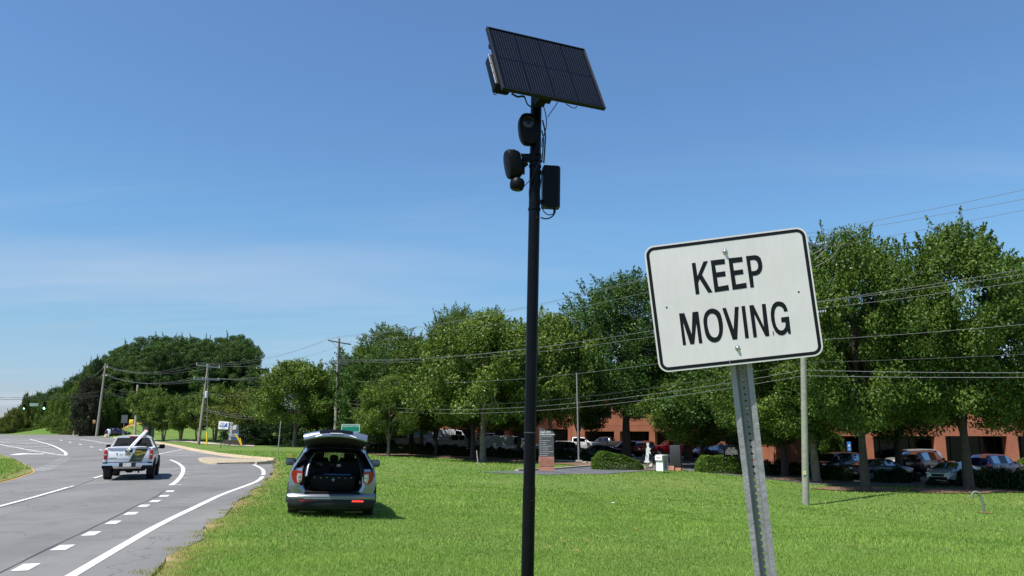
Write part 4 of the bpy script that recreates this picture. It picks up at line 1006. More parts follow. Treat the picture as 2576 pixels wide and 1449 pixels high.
RD = ring([(x*1.0, z) for x, z in opn], .30)
b = MB(); b.tube([Vector(p) for p in RC+[RC[0]]], .017, 8); b.build('hatch_seal', M['rubber'], suv)
b = MB(); b.add(RC+RD, [(i, (i+1) % k, k+(i+1) % k, k+i) for i in range(k)], 0, True); b.build('hatch_reveal', M['interior'], suv)
b = MB(); b.tube([(-.60, yrear(1.05)-.02, .98), (-.575, yrear(1.2)+.0, 1.18), (-.53, yrear(1.38), 1.37), (-.45, yrear(1.5), 1.49)], [.028, .026, .024, .02], 8); b.build('jamb_trim', M['silver'], suv)
# sill plate, bumper
b = MB(); b.rbox((0, -.02, .625), (1.25, .12, .035), .012); b.build('scuff_plate', M['black_plastic'], suv)
b = MB()
prof = [(-.05, .612), (-.095, .592), (-.125, .55), (-.12, .50), (-.10, .485), (-.10, .46)]
def bump_sweep(mb, prof, xw=.96, n=14, bow=.13):
    vs = []
    for i in range(n+1):
        t = i/n*2-1; x = xw*t; by = bow*abs(t)**3.2
        for y, z in prof: vs.append((x*(1.0 if z > .3 else .97), y+by, z))
    m_ = len(prof); mb.add(vs, [(i*m_+j, i*m_+j+1, (i+1)*m_+j+1, (i+1)*m_+j) for i in range(n) for j in range(m_-1)], 0, True)
bump_sweep(b, prof, .985); b.build('bumper_cover', M['silver'], suv)
b = MB(); bump_sweep(b, [(-.10, .485), (-.125, .475), (-.135, .40), (-.13, .33), (-.09, .27), (.0, .24), (.3, .25)], .975, bow=.15); bmpr = b.build('rear_bumper', M['grey_clad'], suv)
b = MB(); b.rbox((0, -.145, .50), (1.25, .02, .018), .006); b.build('bumper_strip', M['silver'], suv)
for s in (-1, 1):
    b = MB(); b.rbox((s*.585, -.125, .452), (.26, .03, .028), .009); b.build('reflector', M['red_glow'] if s == 1 else M['red_lens'], bmpr)  # right reflector is made to glow, though it is no lamp
    b = MB(); b.tube([(s*.35, -.142, .32), (s*.72, -.12, .325), (s*.80, -.09, .27)], .008, 6); b.build('bumper_crease', M['black_plastic'], bmpr)
    b = MB(); b.rbox((s*.52, .12, .20), (.42, .10, .05), .02); b.build('exhaust_tip', mat('exhaust', (.10, .095, .03), .4, .6), suv)
    # tail lamp: red wrap-around with clear inset
    y0 = -.03
    P = [(.875, 1.115), (.755, 1.10), (.69, 1.09), (.675, .98), (.69, .86), (.74, .82), (.83, .825), (.90, .90), (.935, 1.02), (.93, 1.10)]
    P = [(s*x, z) for x, z in P]
    b = MB(); b.prism(P, .07, TR(0, y0, 0)); tl = b.build('tail_light', M['red_lens'], suv)
    Q = [(s*x, z) for x, z in [(.80, 1.055), (.705, 1.045), (.70, .90), (.745, .845), (.79, .85), (.815, .96)]]
    b = MB(); b.prism(Q, .012, TR(0, y0-.013, 0)); b.build('reverse_lamp', M['clear_lens'], tl)
    b = MB(); b.rbox((s*.755, y0-.018, .99), (.05, .012, .06), .004); b.rbox((s*.75, y0-.018, .91), (.045, .012, .05), .004); b.build('bulb', M['chrome'], tl)
    b = MB(); b.rbox((s*1.10, 2.95, 1.20), (.26, .12, .19), .05); mi_ = b.build('mirror', M['black_plastic'], suv)
    b = MB(); b.rbox((s*1.11, 2.885, 1.20), (.215, .012, .15), .004); b.build('mirror_glass', mat('mirror_glass', (.08, .10, .13), .08, .4), mi_)
    b = MB(); b.box((s*.98, 2.97, 1.14), (.1, .06, .04)); b.build('mirror_arm', M['black_plastic'], mi_)
for y in (.95, 3.95):
    for s in (-1, 1): wheel(suv, s*.86, y, .37, .25, M['rim'], True)
for y in (.95, 3.95):
    for s in (-1, 1):
        b = MB(); pts = [(s*1.002, y+.43*cos(a), .37+.43*sin(a)) for a in np.linspace(0, pi, 12)]; b.tube(pts, .035, 6); b.build('arch_trim', M['grey_clad'], suv)
b = MB(); b.box((0, 2.2, .34), (1.3, 4.2, .12)); b.tube([(-.55, .95, .34), (.55, .95, .34)], .05, 8); b.tube([(.2, .2, .30), (.2, 2., .3)], .05, 8); b.rbox((0, .25, .31), (.10, .3, .08), .01); b.build('underbody', M['black_matt'], suv)
b = MB()
for s in (-1, 1): b.tube([(s*.62, .6, 1.69), (s*.64, 1.0, 1.73), (s*.64, 2.5, 1.74), (s*.62, 2.9, 1.70)], .014, 6)
b.build('roof_rail', M['black_plastic'], suv)
# tailgate: curved panel hinged at the roof
gp = [(.42, 1.655), (.18, 1.80), (-.10, 1.925), (-.38, 2.015), (-.50, 2.03), (-.56, 2.01), (-.60, 1.955), (-.61, 1.905)]
gu = [(-.585, 1.88), (-.50, 1.865), (-.30, 1.86), (-.05, 1.80), (.20, 1.71), (.40, 1.625)]
def gate_w(y): return float(np.interp(y, [-.6, -.45, -.3, .1, .42], [.70, .725, .715, .66, .60]))
def gate_pt(y, z, t, drop=.105): x = gate_w(y)*t; return (x, y+.04*t*t, z-drop*t*t*(1 if y < 0 else .7))
tg = np.linspace(-1, 1, 15)
def gate_surf(P, m, name, parent, t0=0, t1=14, grow=0., sh=50):
    b = MB(); vs = [gate_pt(y, z+grow, t) for y, z in P for t in tg[t0:t1+1]]; n_ = t1-t0+1
    b.add(vs, [(i*n_+j, i*n_+j+1, (i+1)*n_+j+1, (i+1)*n_+j) for i in range(len(P)-1) for j in range(n_-1)], 0, True); return b.build(name, m, parent, sharp=sh)
gate = gate_surf(gp[2:]+[gu[0]], M['silver'], 'tailgate', suv)
gate_surf(gp[:3], M['glass_dark'], 'rear_window', gate)
gate_surf(gu, M['interior'], 'inner_trim', gate)
b = MB()
for e in (0, -1):
    L1 = [gate_pt(y, z, tg[e]) for y, z in gp]; L2 = [gate_pt(y, z, tg[e]) for y, z in gu[::-1]]
    ring_ = L1+L2[::-1]; b.add(ring_, [list(range(len(ring_)))])
b.build('gate_edge', M['black_plastic'], gate)
# recess of the outer panel: dark applique, chrome strip
b = MB(); vs = []
for t in np.linspace(-.52, .52, 13): 
    for y, z in ((-.51, 2.036), (-.565, 2.012), (-.59, 1.975)): p = gate_pt(y, z, t); vs.append((p[0], p[1]-.012, p[2]+.004))
b.add(vs, [(i*3+j, i*3+j+1, (i+1)*3+j+1, (i+1)*3+j) for i in range(12) for j in range(2)], 0, True); b.build('applique', M['building_glass'], gate)
b = MB(); b.tube([Vector(gate_pt(-.60, 1.955, t))+Vector((0, -.012, .0)) for t in np.linspace(-.18, .22, 6)], .009, 6); b.build('chrome_strip', M['white'], gate)
b = MB(); b.tube([Vector(gate_pt(.36, 1.64, t))+Vector((0, 0, -.01)) for t in np.linspace(-.72, .72, 9)], .013, 6); b.build('roof_edge', M['chrome'], gate)
for s in (-1, 1):
    b = MB(); b.tube([(s*.60, .22, 1.32), (s*.63, -.02, 1.62), (s*.645, -.12, 1.74)], [.013, .011, .008], 8); b.build('gas_strut', M['black_plastic'], suv)
    b = MB(); b.add([gate_pt(-.565, 1.97, s*.55), gate_pt(-.60, 1.93, s*.42), gate_pt(-.60, 1.91, s*.66)], [(0, 1, 2)]); b.v = [(x, y-.016, z) for x, y, z in b.v]; b.build('gate_glint', M['white'], gate)  # white triangles paint the light caught by the silver facets
# load: storage unit, seats, head rests, wire partition
b = MB(); b.rbox((.0, .55, .84), (1.04, .62, .36), .02); un = b.build('storage_drawer', M['black_plastic'], suv)
b = MB()
for k_ in range(7): b.box((-.42+k_*.14, .235, .95-.01*(k_ % 2)), (.012, .006, .012))
b.build('rivet', M['chrome'], un)
b = MB(); b.box((.01, .232, .90), (.075, .008, .022)); b.box((.01, .231, .90), (.022, .01, .085)); b.build('drawer_latch', mat('latch_metal', (.25, .26, .27), .5, .5), un)
b = MB(); b.tube([(-.21, .22, 1.03), (-.05, .215, 1.02), (.40, .22, 1.025)], .009, 6); b.build('blue_strap', M['blue'], un)
for s, wd in ((-.36, .55), (.33, .62)):
    b = MB(); b.rbox((s, 1.15, 1.02), (wd, .16, .56), .05); st_ = b.build('rear_seat', M['seat_cloth'], suv)
b = MB(); b.box((.12, .99, 1.20), (.095, .006, .06)); b.build('seat_label', M['white'], suv)
b = MB(); b.rbox((-.36, .92, 1.24), (.12, .08, .05), .02); b.rbox((-.30, .90, 1.21), (.08, .06, .06), .02); b.build('strap_bundle', mat('strap', (.14, .14, .14), .8), suv)
for x, zt_, wd in ((-.40, 1.42, .27), (.38, 1.43, .27), (-.0, 1.33, .20)):
    b = MB(); b.rbox((x, 1.75 if wd > .25 else 1.3, zt_), (wd, .12, .22), .06); b.build('headrest', M['seat_cloth'], suv)
b = MB()
for x in np.arange(-.60, .61, .055): b.tube([(x, 1.95, 1.18), (x, 1.95, 1.60)], .0035, 4)
for z in np.arange(1.20, 1.60, .055): b.tube([(-.60, 1.95, z), (.60, 1.95, z)], .0035, 4)
b.build('wire_partition', M['black_matt'], suv)
for s in (-.38, .38): b = MB(); b.rbox((s, 2.15, 1.0), (.5, .18, .7), .06); b.rbox((s, 2.12, 1.42), (.26, .12, .18), .05); b.build('front_seat', M['seat_cloth'], suv)
b = MB(); b.rbox((.0, 3.0, 1.50), (.24, .04, .07), .015); b.box((0, 3.02, 1.55), (.02, .02, .1)); b.build('rear_view_mirror', M['black_matt'], suv)

# ------------------------------------------------------------------ white pickup on the road
M['truck_white'] = mat('white_paint', (.84, .845, .84), .35, .0, coat=.4)
ty = 31.0; tp = at(319, 1200, ty)
tk = empty('pickup_truck', (tp.x, ty, 0), radians(20.6), 'white pickup truck with a dark green stripe driving away on the road', 'pickup truck')
TS = [(0,.46,1.27,None,.90,0),(.05,.46,1.28,None,.925,0),(.62,.46,1.29,None,.94,0),(1.50,.46,1.29,None,.94,0),(1.70,.42,1.29,None,.94,0),(1.74,.42,1.29,1.74,.94,.64),(1.84,.40,1.29,1.765,.94,.65),(2.55,.40,1.27,1.79,.94,.66),(2.63,.40,1.27,1.79,.94,.66),(3.3,.40,1.25,1.75,.94,.64),(3.9,.40,1.20,None,.93,0),(4.95,.42,1.10,None,.90,0),(5.3,.5,.9,None,.8,0)]
def mft(i, j, sd):
    if i in (6, 8) and j == 5: return 1
    if i == 9 and j in (6, 7): return 1
    if j in (6, 7) and 0 < i < 4: return 3
    if j in (0, 1): return 2
    return 0
mb = loft(TS, 0., mft)
body = mb.build('body', [M['truck_white'], M['glass_dark'], M['black_matt'], M['black_matt']], tk, sharp=38)
cut = []
for y in (1.05, 4.25):
    for s in (-1, 1):
        c = MB(); c.tube([(s*.6, y, .40), (s*1.3, y, .40)], .47, 28); c = c.build('cut', M['black_matt']); c.parent = tk; cut.append(c)
apply_bool(body, cut); body.data.set_sharp_from_angle(angle=radians(38))
panes(split_mat(body, 1, 'side_window', M['glass_dark'], tk), 'side_window', M['glass_dark'], tk); split_mat(body, 2, 'underbody', M['black_matt'], tk); split_mat(body, 3, 'bed_liner', M['black_matt'], tk)
for y in (1.05, 4.25):
    for s in (-1, 1): wheel(tk, s*.81, y, .40, .30, M['rim_dark'], True)
    for s in (-1, 1): b = MB(); b.tube([(s*.94, y+.48*cos(a), .40+.48*sin(a)) for a in np.linspace(-.1, pi+.1, 14)], .03, 6); b.build('arch_trim', M['black_plastic'], tk)
# cab back wall with window
b = MB(); P = [(-.90, 1.27), (.90, 1.27), (.66, 1.74), (.5, 1.785), (-.5, 1.785), (-.66, 1.74)]; b.prism(P, .05, TR(0, 1.70, 0)); b.build('cab_wall', M['truck_white'], tk)
P = [(-.74, 1.335), (.80, 1.335), (.76, 1.5), (.66, 1.655), (.6, 1.675), (-.56, 1.675), (-.62, 1.655)]
P = [(-.76, 1.335), (.76, 1.335), (.74, 1.36), (.62, 1.66), (.59, 1.68), (-.59, 1.68), (-.62, 1.66), (-.74, 1.36)]
b = MB(); b.prism(P, .01, TR(0, 1.683, 0)); rw = b.build('rear_window', glassmat('cab_glass', (.15, .17, .17), .10), tk)
b = MB(); Pp = P+[P[0]]; b.tube([(x, 1.68, z) for x, z in Pp], .012, 6); b.build('window_gasket', M['rubber'], rw)
b = MB(); b.prism([(x*.97, z) for x, z in P], .006, TR(0, 1.694, 0)); b.build('cab_shade_sheet', mat('cab_shade_tone', (.022, .028, .028), .6), tk)  # dark sheet behind the glass, painted as the shade inside the cab
for s in (-.36, .38): b = MB(); b.rbox((s, 1.688, 1.40), (.30, .012, .17), .005); b.rbox((s, 1.688, 1.33), (.44, .012, .06), .005); b.build('headrest', M['black_matt'], tk)
b = MB(); b.rbox((0, 1.66, 1.735), (.34, .07, .05), .012); b.build('brake_lamp', M['red_lens'], tk)
# tailgate
b = MB(); b.rbox((0, -.02, 1.0), (1.56, .07, .55), .015); tgt = b.build('tailgate', M['truck_white'], tk)
b = MB(); b.rbox((0, -.025, 1.275), (1.6, .10, .03), .01); b.build('gate_cap', mat('cap_grey', (.30, .30, .34), .5), tgt)
b = MB(); b.box((0, -.058, .86), (1.5, .006, .012)); b.box((0, -.03, .70), (1.55, .02, .02)); b.build('gate_crease', mat('crease', (.2, .2, .22), .6), tgt)
b = MB(); b.rbox((.0, -.062, 1.175), (.27, .02, .115), .02); b.rbox((0, -.07, 1.19), (.2, .02, .05), .01); b.build('gate_handle', M['black_plastic'], tgt)
X_ = lambda zx: (zx-655)/429.; Z_ = lambda zy: (1150-zy)/429.
b = MB(); b.add([(X_(780), -.0570, Z_(585)), (X_(975), -.0570, Z_(580)), (X_(870), -.0570, .735), (X_(662), -.0570, .735)], [(0, 1, 2, 3)]); b.build('green_stripe', mat('stripe_green', (.028, .045, .018), .4), tgt)
lg = mat('logo_yellow', (.55, .42, .03), .5)
b = MB()
def stroke(pts, wd=.014, y=-.0578):
    P = smooth_path([(X_(x), Z_(z)) for x, z in pts], 2); vs = []
    for i, p in enumerate(P):
        d = (P[min(i+1, len(P)-1)]-P[max(i-1, 0)]).normalized(); n = Vector((-d.y, d.x))*wd/2
        vs += [(p.x-n.x, y, p.y-n.y), (p.x+n.x, y, p.y+n.y)]
    b.add(vs, [(2*i, 2*i+1, 2*i+3, 2*i+2) for i in range(len(P)-1)])
y_ = -.0578
for pts in ([(830,648),(790,645),(760,655),(745,680),(760,710),(790,722),(830,715),(870,705)], [(775,665),(800,650),(830,655),(860,662)], [(780,700),(800,680),(830,690),(815,705),(790,715)],
            [(835,650),(840,668),(860,660),(865,675),(880,665),(890,680),(905,670),(915,685),(935,675)], [(840,690),(870,695),(900,688),(935,684)]):
    stroke(pts, .017, y_); y_ -= .0004
b.build('yellow_logo', lg, tgt)
text_mesh('770-417-8737', .075, mat('grey_print', (.22, .23, .26), .5), 'phone_number', tgt, TR(X_(468), -.0575, Z_(643)) @ UPR, .0008, sx=1.15)
b = MB(); b.lathe([(0, 0), (.03, 0)], 16, TR(X_(470), -.0575, Z_(692)) @ RXm(pi/2)); b.add([(X_(464), -.0578, Z_(698)), (X_(478), -.0578, Z_(698)), (X_(482), -.0578, Z_(726)), (X_(468), -.0578, Z_(728))], [(0, 1, 2, 3)]); b.build('blue_badge', mat('badge_blue', (.12, .2, .4), .5), tgt)
b = MB(); b.box((X_(535), -.0575, Z_(704)), (.13, .001, .012)); b.box((X_(535), -.0575, Z_(718)), (.13, .001, .009)); b.build('green_print', mat('print_green', (.3, .55, .2), .5), tgt)
b = MB(); b.box((X_(412), -.0575, Z_(768)), (.28, .002, .018)); b.build('name_badge', mat('badge_grey', (.2, .21, .23), .4, .5), tgt)
P = [(590,706),(604,690),(628,690),(632,681),(672,681),(676,690),(704,690),(690,708),(672,709),(668,722),(630,722),(624,711)]
b = MB(); b.prism([(X_(x), Z_(z)) for x, z in P], .012, TR(0, -.066, 0)); b.build('gold_emblem', mat('gold', (.42, .28, .08), .35, .7), tgt)
for s in (-1, 1):
    b = MB(); b.rbox((s*.845, .0, 1.02), (.135, .16, .39), .035, 3); tl = b.build('tail_light', M['red_lens'], tk)
    b = MB(); b.rbox((s*.845, -.075, 1.02), (.10, .02, .04), .008); b.build('reverse_lamp', M['clear_lens'], tl)
    b = MB(); b.rbox((s*1.08, 3.25, 1.30), (.24, .14, .19), .05); b.box((s*.96, 3.27, 1.24), (.12, .06, .05)); b.build('mirror', M['black_plastic'], tk)
b = MB(); b.rbox((0, -.13, .60), (1.86, .22, .20), .04); bmp = b.build('rear_bumper', M['chrome'], tk); 
bmp.data.materials[0] = mat('bumper_chrome', (.62, .63, .64), .25, .85)
for s in (-1, 1):
    b = MB(); b.prism([(s*.93, .60), (s*.56, .60), (s*.50, .47), (s*.93, .47)], .02, TR(0, -.245, 0)); b.build('bumper_step', M['black_plastic'], bmp)
    b = MB(); b.rbox((s*.83, -.2, .715), (.18, .10, .04), .01); b.build('bumper_pad', M['black_plastic'], bmp)
b = MB(); b.box((.0, -.238, .62), (.62, .012, .16)); b.build('plate_recess', M['black_matt'], bmp)
b = MB(); b.box((-.01, -.247, .625), (.31, .008, .15)); b.build('licence_plate', M['plate'], bmp)
b = MB(); b.tube([(-.6, .95, .40), (.6, .95, .40)], .06, 8); b.rbox((.0, .95, .38), (.3, .3, .24), .08); b.box((0, 2.5, .42), (1.1, 4.6, .14)); b.box((.42, -.05, .36), (.06, .1, .14)); b.tube([(.3, -.1, .38), (.3, .3, .4)], .035, 8); b.build('axle', M['black_matt'], tk)
b = MB()
for y in (1.84, 2.60, 3.45):
    b.tube([(.945, y, .50), (.948, y, .9), (.90, y, 1.27)], .005, 4)
b.tube([(.943, .1, 1.05), (.948, 3.8, 1.02)], .004, 4); b.build('door_seam', M['black_matt'], tk)
# white rolled awning leaning from tailgate over the cab
tk.scale = (.93, .93, .93)
Tm = TR(*tk.location) @ RZm(radians(20.6)) @ Matrix.Scale(.93, 4)
a_ = Tm @ Vector((X_(645), -.16, Z_(640))); e_ = Tm @ Vector((X_(790)+.12, 1.95, 1.95))
rl = empty('tube_bundle', tuple(a_), 0, 'bundle of white tubes leaning over the cab of the white pickup', 'tubes')
dv = e_-a_; side_ = dv.cross(Vector((0, 0, 1))).normalized(); upv = side_.cross(dv).normalized()
for i, (u, v_) in enumerate([(-.04, 0), (0, .03), (.04, 0), (0, -.03)]):
    o_ = side_*u+upv*v_; b = MB(); b.tube([o_-dv*.0, o_+dv*.5+upv*.01, o_+dv*(1.0+.02*i)], .029, 10); b.build('tube', M['white'], rl)
b = MB(); b.tube([dv*.03-upv*.03, dv*.03+upv*.03], .05, 8); b.build('end_fitting', M['steel'], rl)

# ------------------------------------------------------------------ parked and distant cars
C = lambda n, c, m_=.4: paint(n, c, m_)
def spot(px, Y, dz=0.): X = at(px, 1110, Y).x; return (X, Y, hz(X, Y)+.03+dz)
PK = 'vehicles parked in the lot'
car('hatch', C('plum_paint', (.028, .015, .035), .5), 'parked_car', tuple(at(296, 1101, 148)[:2])+(float(rise(148))+.02,), radians(-82), 'dark plum hatchback waiting at the side street on the left', 'car')
car('suv', C('black_blue', (.010, .012, .020)), 'parked_car', spot(2100, 62), radians(118), 'black crossover facing left behind the bushes, left of the big trunk', 'SUV', PK, rimm=M['rim'])
car('sedan', C('gunmetal', (.10, .11, .125), .6), 'parked_car', spot(2205, 57.5), radians(-74), 'grey sedan parked side on just right of the big trunk', 'car', PK)
car('minivan', C('light_silver', (.38, .38, .37), .5), 'parked_car', spot(2290, 70), radians(105), 'silver minivan parked close to the brick building', 'minivan', PK)
car('suv', C('brown_grey', (.055, .045, .045), .5), 'parked_car', spot(2320, 63.5), radians(-52), 'dark brown SUV showing its tail between the two big trunks', 'SUV', PK, scale=1.07)
car('sedan', C('pale_silver', (.50, .53, .55), .45), 'parked_car', spot(2392, 53.5), radians(128), 'pale silver sedan facing left, partly behind the right trunk', 'car', PK, rimm=M['rim_dark'])
car('suv', C('deep_blue', (.015, .022, .085), .5), 'parked_car', spot(2496, 59.4), radians(-58), 'dark blue SUV at the right edge of the parking lot', 'SUV', PK)
car('sedan', C('rose_silver', (.30, .26, .25), .5), 'parked_car', spot(1815, 91), radians(98), 'pale taupe sedan behind the deliveries sign', 'car', PK)
car('sedan', C('black_p', (.008, .008, .010)), 'parked_car', spot(1775, 86), radians(128), 'black sedan nose to the left, in front of the taupe sedan', 'car', PK)
car('suv', C('slate_blue', (.030, .042, .065), .5), 'parked_car', spot(1575, 93), radians(96), 'slate blue crossover behind the tall tree trunk', 'SUV', PK)
car('suv', C('wine_red', (.13, .008, .012), .3), 'parked_car', spot(1628, 93), radians(-30), 'wine red SUV seen from behind, next to the red pickup', 'SUV', PK)
car('pickup', C('truck_red', (.20, .006, .010), .3), 'parked_truck', spot(1692, 94, -.1), radians(97), 'dark red crew cab pickup facing left behind the drop box', 'pickup truck', PK)
M['white_car'] = mat('white_car_paint', (.68, .69, .69), .3, coat=.6)
car('pickup', M['white_car'], 'parked_truck', spot(1455, 100), radians(-90), 'white pickup facing right behind the black crossover', 'pickup truck', PK)
car('suv', C('black_p2', (.007, .009, .010)), 'parked_car', spot(1425, 86), radians(-84), 'black crossover beside the grey directory sign', 'SUV', PK)
car('sedan', C('black_green', (.006, .012, .012)), 'parked_car', spot(1505, 82), radians(100), 'low black car half hidden by the clipped green hedge', 'car', PK)
car('pickup', C('graphite', (.05, .05, .052), .4), 'parked_truck', spot(1525, 103), radians(60), 'graphite pickup in the shade close to the building', 'pickup truck', PK)
car('van', M['white_car'], 'parked_van', spot(1125, 100), radians(-78), 'tall white work van with side lettering, nose to the right', 'van', PK)
car('van', C('van_grey', (.34, .36, .35), .0), 'parked_van', spot(1040, 104), radians(-70), 'tall pale van just left of the lettered work van', 'van', PK)
car('pickup', C('white_car2', (.62, .63, .64), .0), 'parked_truck', spot(1150, 92), radians(-80), 'white pickup parked in front of the lettered work van', 'pickup truck', PK)
car('van', C('van_blue', (.32, .37, .40), .0), 'parked_van', spot(968, 102), radians(-82), 'leftmost pale van behind the trees', 'van', PK)
car('pickup', C('white_car3', (.58, .60, .60), .0), 'parked_truck', spot(1005, 93), radians(95), 'white pickup nose to the left in front of the leftmost van', 'pickup truck', PK)
car('pickup', M['white_car'], 'parked_truck', spot(1222, 97), radians(-25), 'white pickup with a ladder rack showing its red tail light', 'pickup truck', PK)
car('lowvan', C('van_grey2', (.33, .37, .36), .0), 'parked_van', spot(1276, 85), radians(-80), 'low grey white cargo van behind the forked trunk', 'van', PK)
car('suv', C('white_suv', (.66, .66, .63), .0), 'parked_car', spot(1312, 98), radians(-90), 'white SUV just left of the black camera pole', 'SUV', PK)
# ladder rack on the white pickup and lettering on the van are parts of those vehicles
for o in list(bpy.data.objects):
    if o.get('label', '').startswith('white pickup with a ladder rack'):
        b = MB()
        for y in (-2.2, -.9, .8):
            for s in (-.8, .8): b.tube([(s, y, 1.3), (s, y, 2.15)], .03, 6)
            b.tube([(-.8, y, 2.15), (.8, y, 2.15)], .03, 6)
        for s in (-.8, 0, .8): b.box((s, -.6, 2.2), (.35, 3.4, .05))
        b.build('ladder_rack', M['white'], o)
    if o.get('label', '').startswith('tall white work van'):
        b = MB(); P = []
        for k in range(7): b.box((1.0, -1.6+k*.28, 1.75+(k % 2)*.03), (.01, .20, .16))
        b.box((1.0, -.6, 1.45), (.01, 2.0, .07)); b.build('side_lettering', mat('print_dark', (.08, .08, .09), .5), o)

# ------------------------------------------------------------------ brick building, three wings
def wing(label, x0, x1, Y, zt, zb, ztop, bays, mtx=None):
    root = empty('brick_building', (x0, Y, zb), 0, label, 'building', 'wings of the brick office building')
    up = Y > 80
    W = x1-x0; t = zt-zb; H = ztop-zb
    b = MB(); b.box((W/2, 1.3, t+.35), (W, 2.6, .7)); b.box((W/2, 1.33, (t+.7+H)/2+.02), (W, 2.6, H-t-.74)); 
    b.build('wall', M['brick'], root)
    b = MB(); b.box((W/2, 1.2, H+.1), (W+.3, 2.8, .25)); b.build('coping', M['brick'], root)
    b = MB(); b.box((W/2, .014, t+.72), (W, .03, .05)); b.build('joint_shadow', mat('shadow_joint', (.16, .06, .03), .9) if 'shadow_joint' not in bpy.data.materials else bpy.data.materials['shadow_joint'], root)  # dark strip, the shadow of the horizontal joint put into its colour
    n = bays; bw = W/n
    for k in range(n+1):
        x = k*bw; b = MB(); b.box((x, .35, t/2-.002), (.7 if up else .9, .7, t)); b.box((x+.2, 1.2, t/2-.002), (.3, 1.0, t-.01))
        if k < n and up: b.add([(x+.35, .02, 0), (x+.35, .02, t), (x+1.0, 1.75, t), (x+1.0, 1.75, 0)], [(0, 1, 2, 3)])
        b.build('pier', M['brick'], root)
    for k in range(n):
        x = k*bw; b = MB(); b.box((x+bw/2, 1.9, t*.5), (bw, .08, t)); f = b.build('window', M['building_glass'], root)
        b = MB()
        for q_ in range(5): b.box((x+.5+q_*(bw-1)/4, 1.84, t/2), (.07, .08, t))
        b.box((x+bw/2, 1.84, t*.28), (bw, .07, .06)); b.build('frame', M['black_matt'], f)
    # upper storey windows, recessed bands
    for k in range(n):
        x = k*bw
        if up:
            b = MB(); b.box((x+bw/2, .0, t+2.6), (bw*.62, .06, 1.5)); f = b.build('window', M['building_glass'], root)
            b = MB()
            for q_ in range(4): b.box((x+bw/2-bw*.31+q_*bw*.62/3, -.035, t+2.6), (.06, .04, 1.5))
            b.build('frame', M['black_matt'], f)
    b = MB(); b.box((W/2, 9, (H-.1)/2), (W, 14, H-.2)); b.build('hall', M['brick'], root)
    b = MB(); b.box((W/2, 1.5, .03), (W, 3, .1)); b.build('walkway', M['concrete'], root)
    return root
wa = wing('right wing of the brick building with wide dark ground floor bays', 24.5, 62, 70, 1.52, -1.45, 7.2, 6)
wing('middle wing of the brick building behind the red pickup', 9.0, 31.5, 104, 2.0, -.85, 8.2, 5)
wing('left wing of the brick building behind the work vans', -15.2, 13.5, 121, 2.38, -.5, 7.6, 6)
b = MB(); b.lathe([(0, .13), (.09, .1), (.13, 0), (.1, -.1), (0, -.12)], 14, TR(42.3-24.5+.3, -.2, 4.45)); b.tube([(18.1, 0, 4.3), (18.1, -.2, 4.3)], .06, 8); b.build('wall_lamp', M['white'], wa)
ln = at(3808/1.4907, 1612/1.4907, 69.6)
wa.children[-1].data.transform(TR(ln.x-24.5-18.1, 0, ln.z+1.45-4.45))

# ------------------------------------------------------------------ poles and wires
POLES = {}
def upole(key, pb, Yp, ptop_, Yt, r0, r1, m, label, group='utility poles along the road', cat='utility pole'):
    a = at(*pb, Yp); t = at(*ptop_, Yt); a.z = hz(a.x, a.y) if a.x > xr(a.y) else a.z
    o = empty('utility_pole', tuple(a), 0, label, cat, group); d = t-a
    b = MB(); n = 9; b.tube([d*(-.01)]+[d*(i/n) for i in range(n+1)], [r0]+[r0+(r1-r0)*i/n for i in range(n+1)], 14); b.build('shaft', m, o)
    POLES[key] = (a, t, o); return o
def ppt(key, z):      # point of the pole at a height
    a, t, _ = POLES[key]; k = (z-a.z)/(t.z-a.z); return a.lerp(t, k)
def zpx(key, py):     # height on a pole of a picture row
    a, t, _ = POLES[key]; return at(1288, py, a.lerp(t, .7).y).z
LDIR = Vector((-33, 41, 0)).normalized(); PERP = Vector((LDIR.y, -LDIR.x, 0))
upole('A', (2027, 1268), 41, (2016, 580), 41, .175, .125, M['wood_green'], 'weathered wooden utility pole standing behind the KEEP MOVING sign')
upole('B', (842, 1112), 82, (853, 852), 82, .20, .13, M['wood_pole'], 'utility pole with a single crossarm behind the silver SUV')
upole('C', (499, 1118), 100, (524, 917), 100, .20, .13, M['wood_pole'], 'leaning utility pole with two pale crossarms near the business park sign')
upole('D', (243, 1095), 145, (266, 914), 145, .24, .15, M['wood_pole'], 'leaning utility pole left of the waiting hatchback')
upole('E', (339, 1094), 138, (346.5, 968), 138, .20, .16, M['concrete'], 'short signal pole with a yellow box behind the white pickup', None, 'signal pole')
upole('G', (176, 1060), 260, (179, 948), 260, .25, .2, M['wood_pole'], 'far utility pole rising out of the trees on the left')
INS = [(.0, -.0), (.03, .0), (.055, .03), (.03, .05), (.06, .08), (.03, .1), (.055, .13), (.02, .16), (0, .17)]
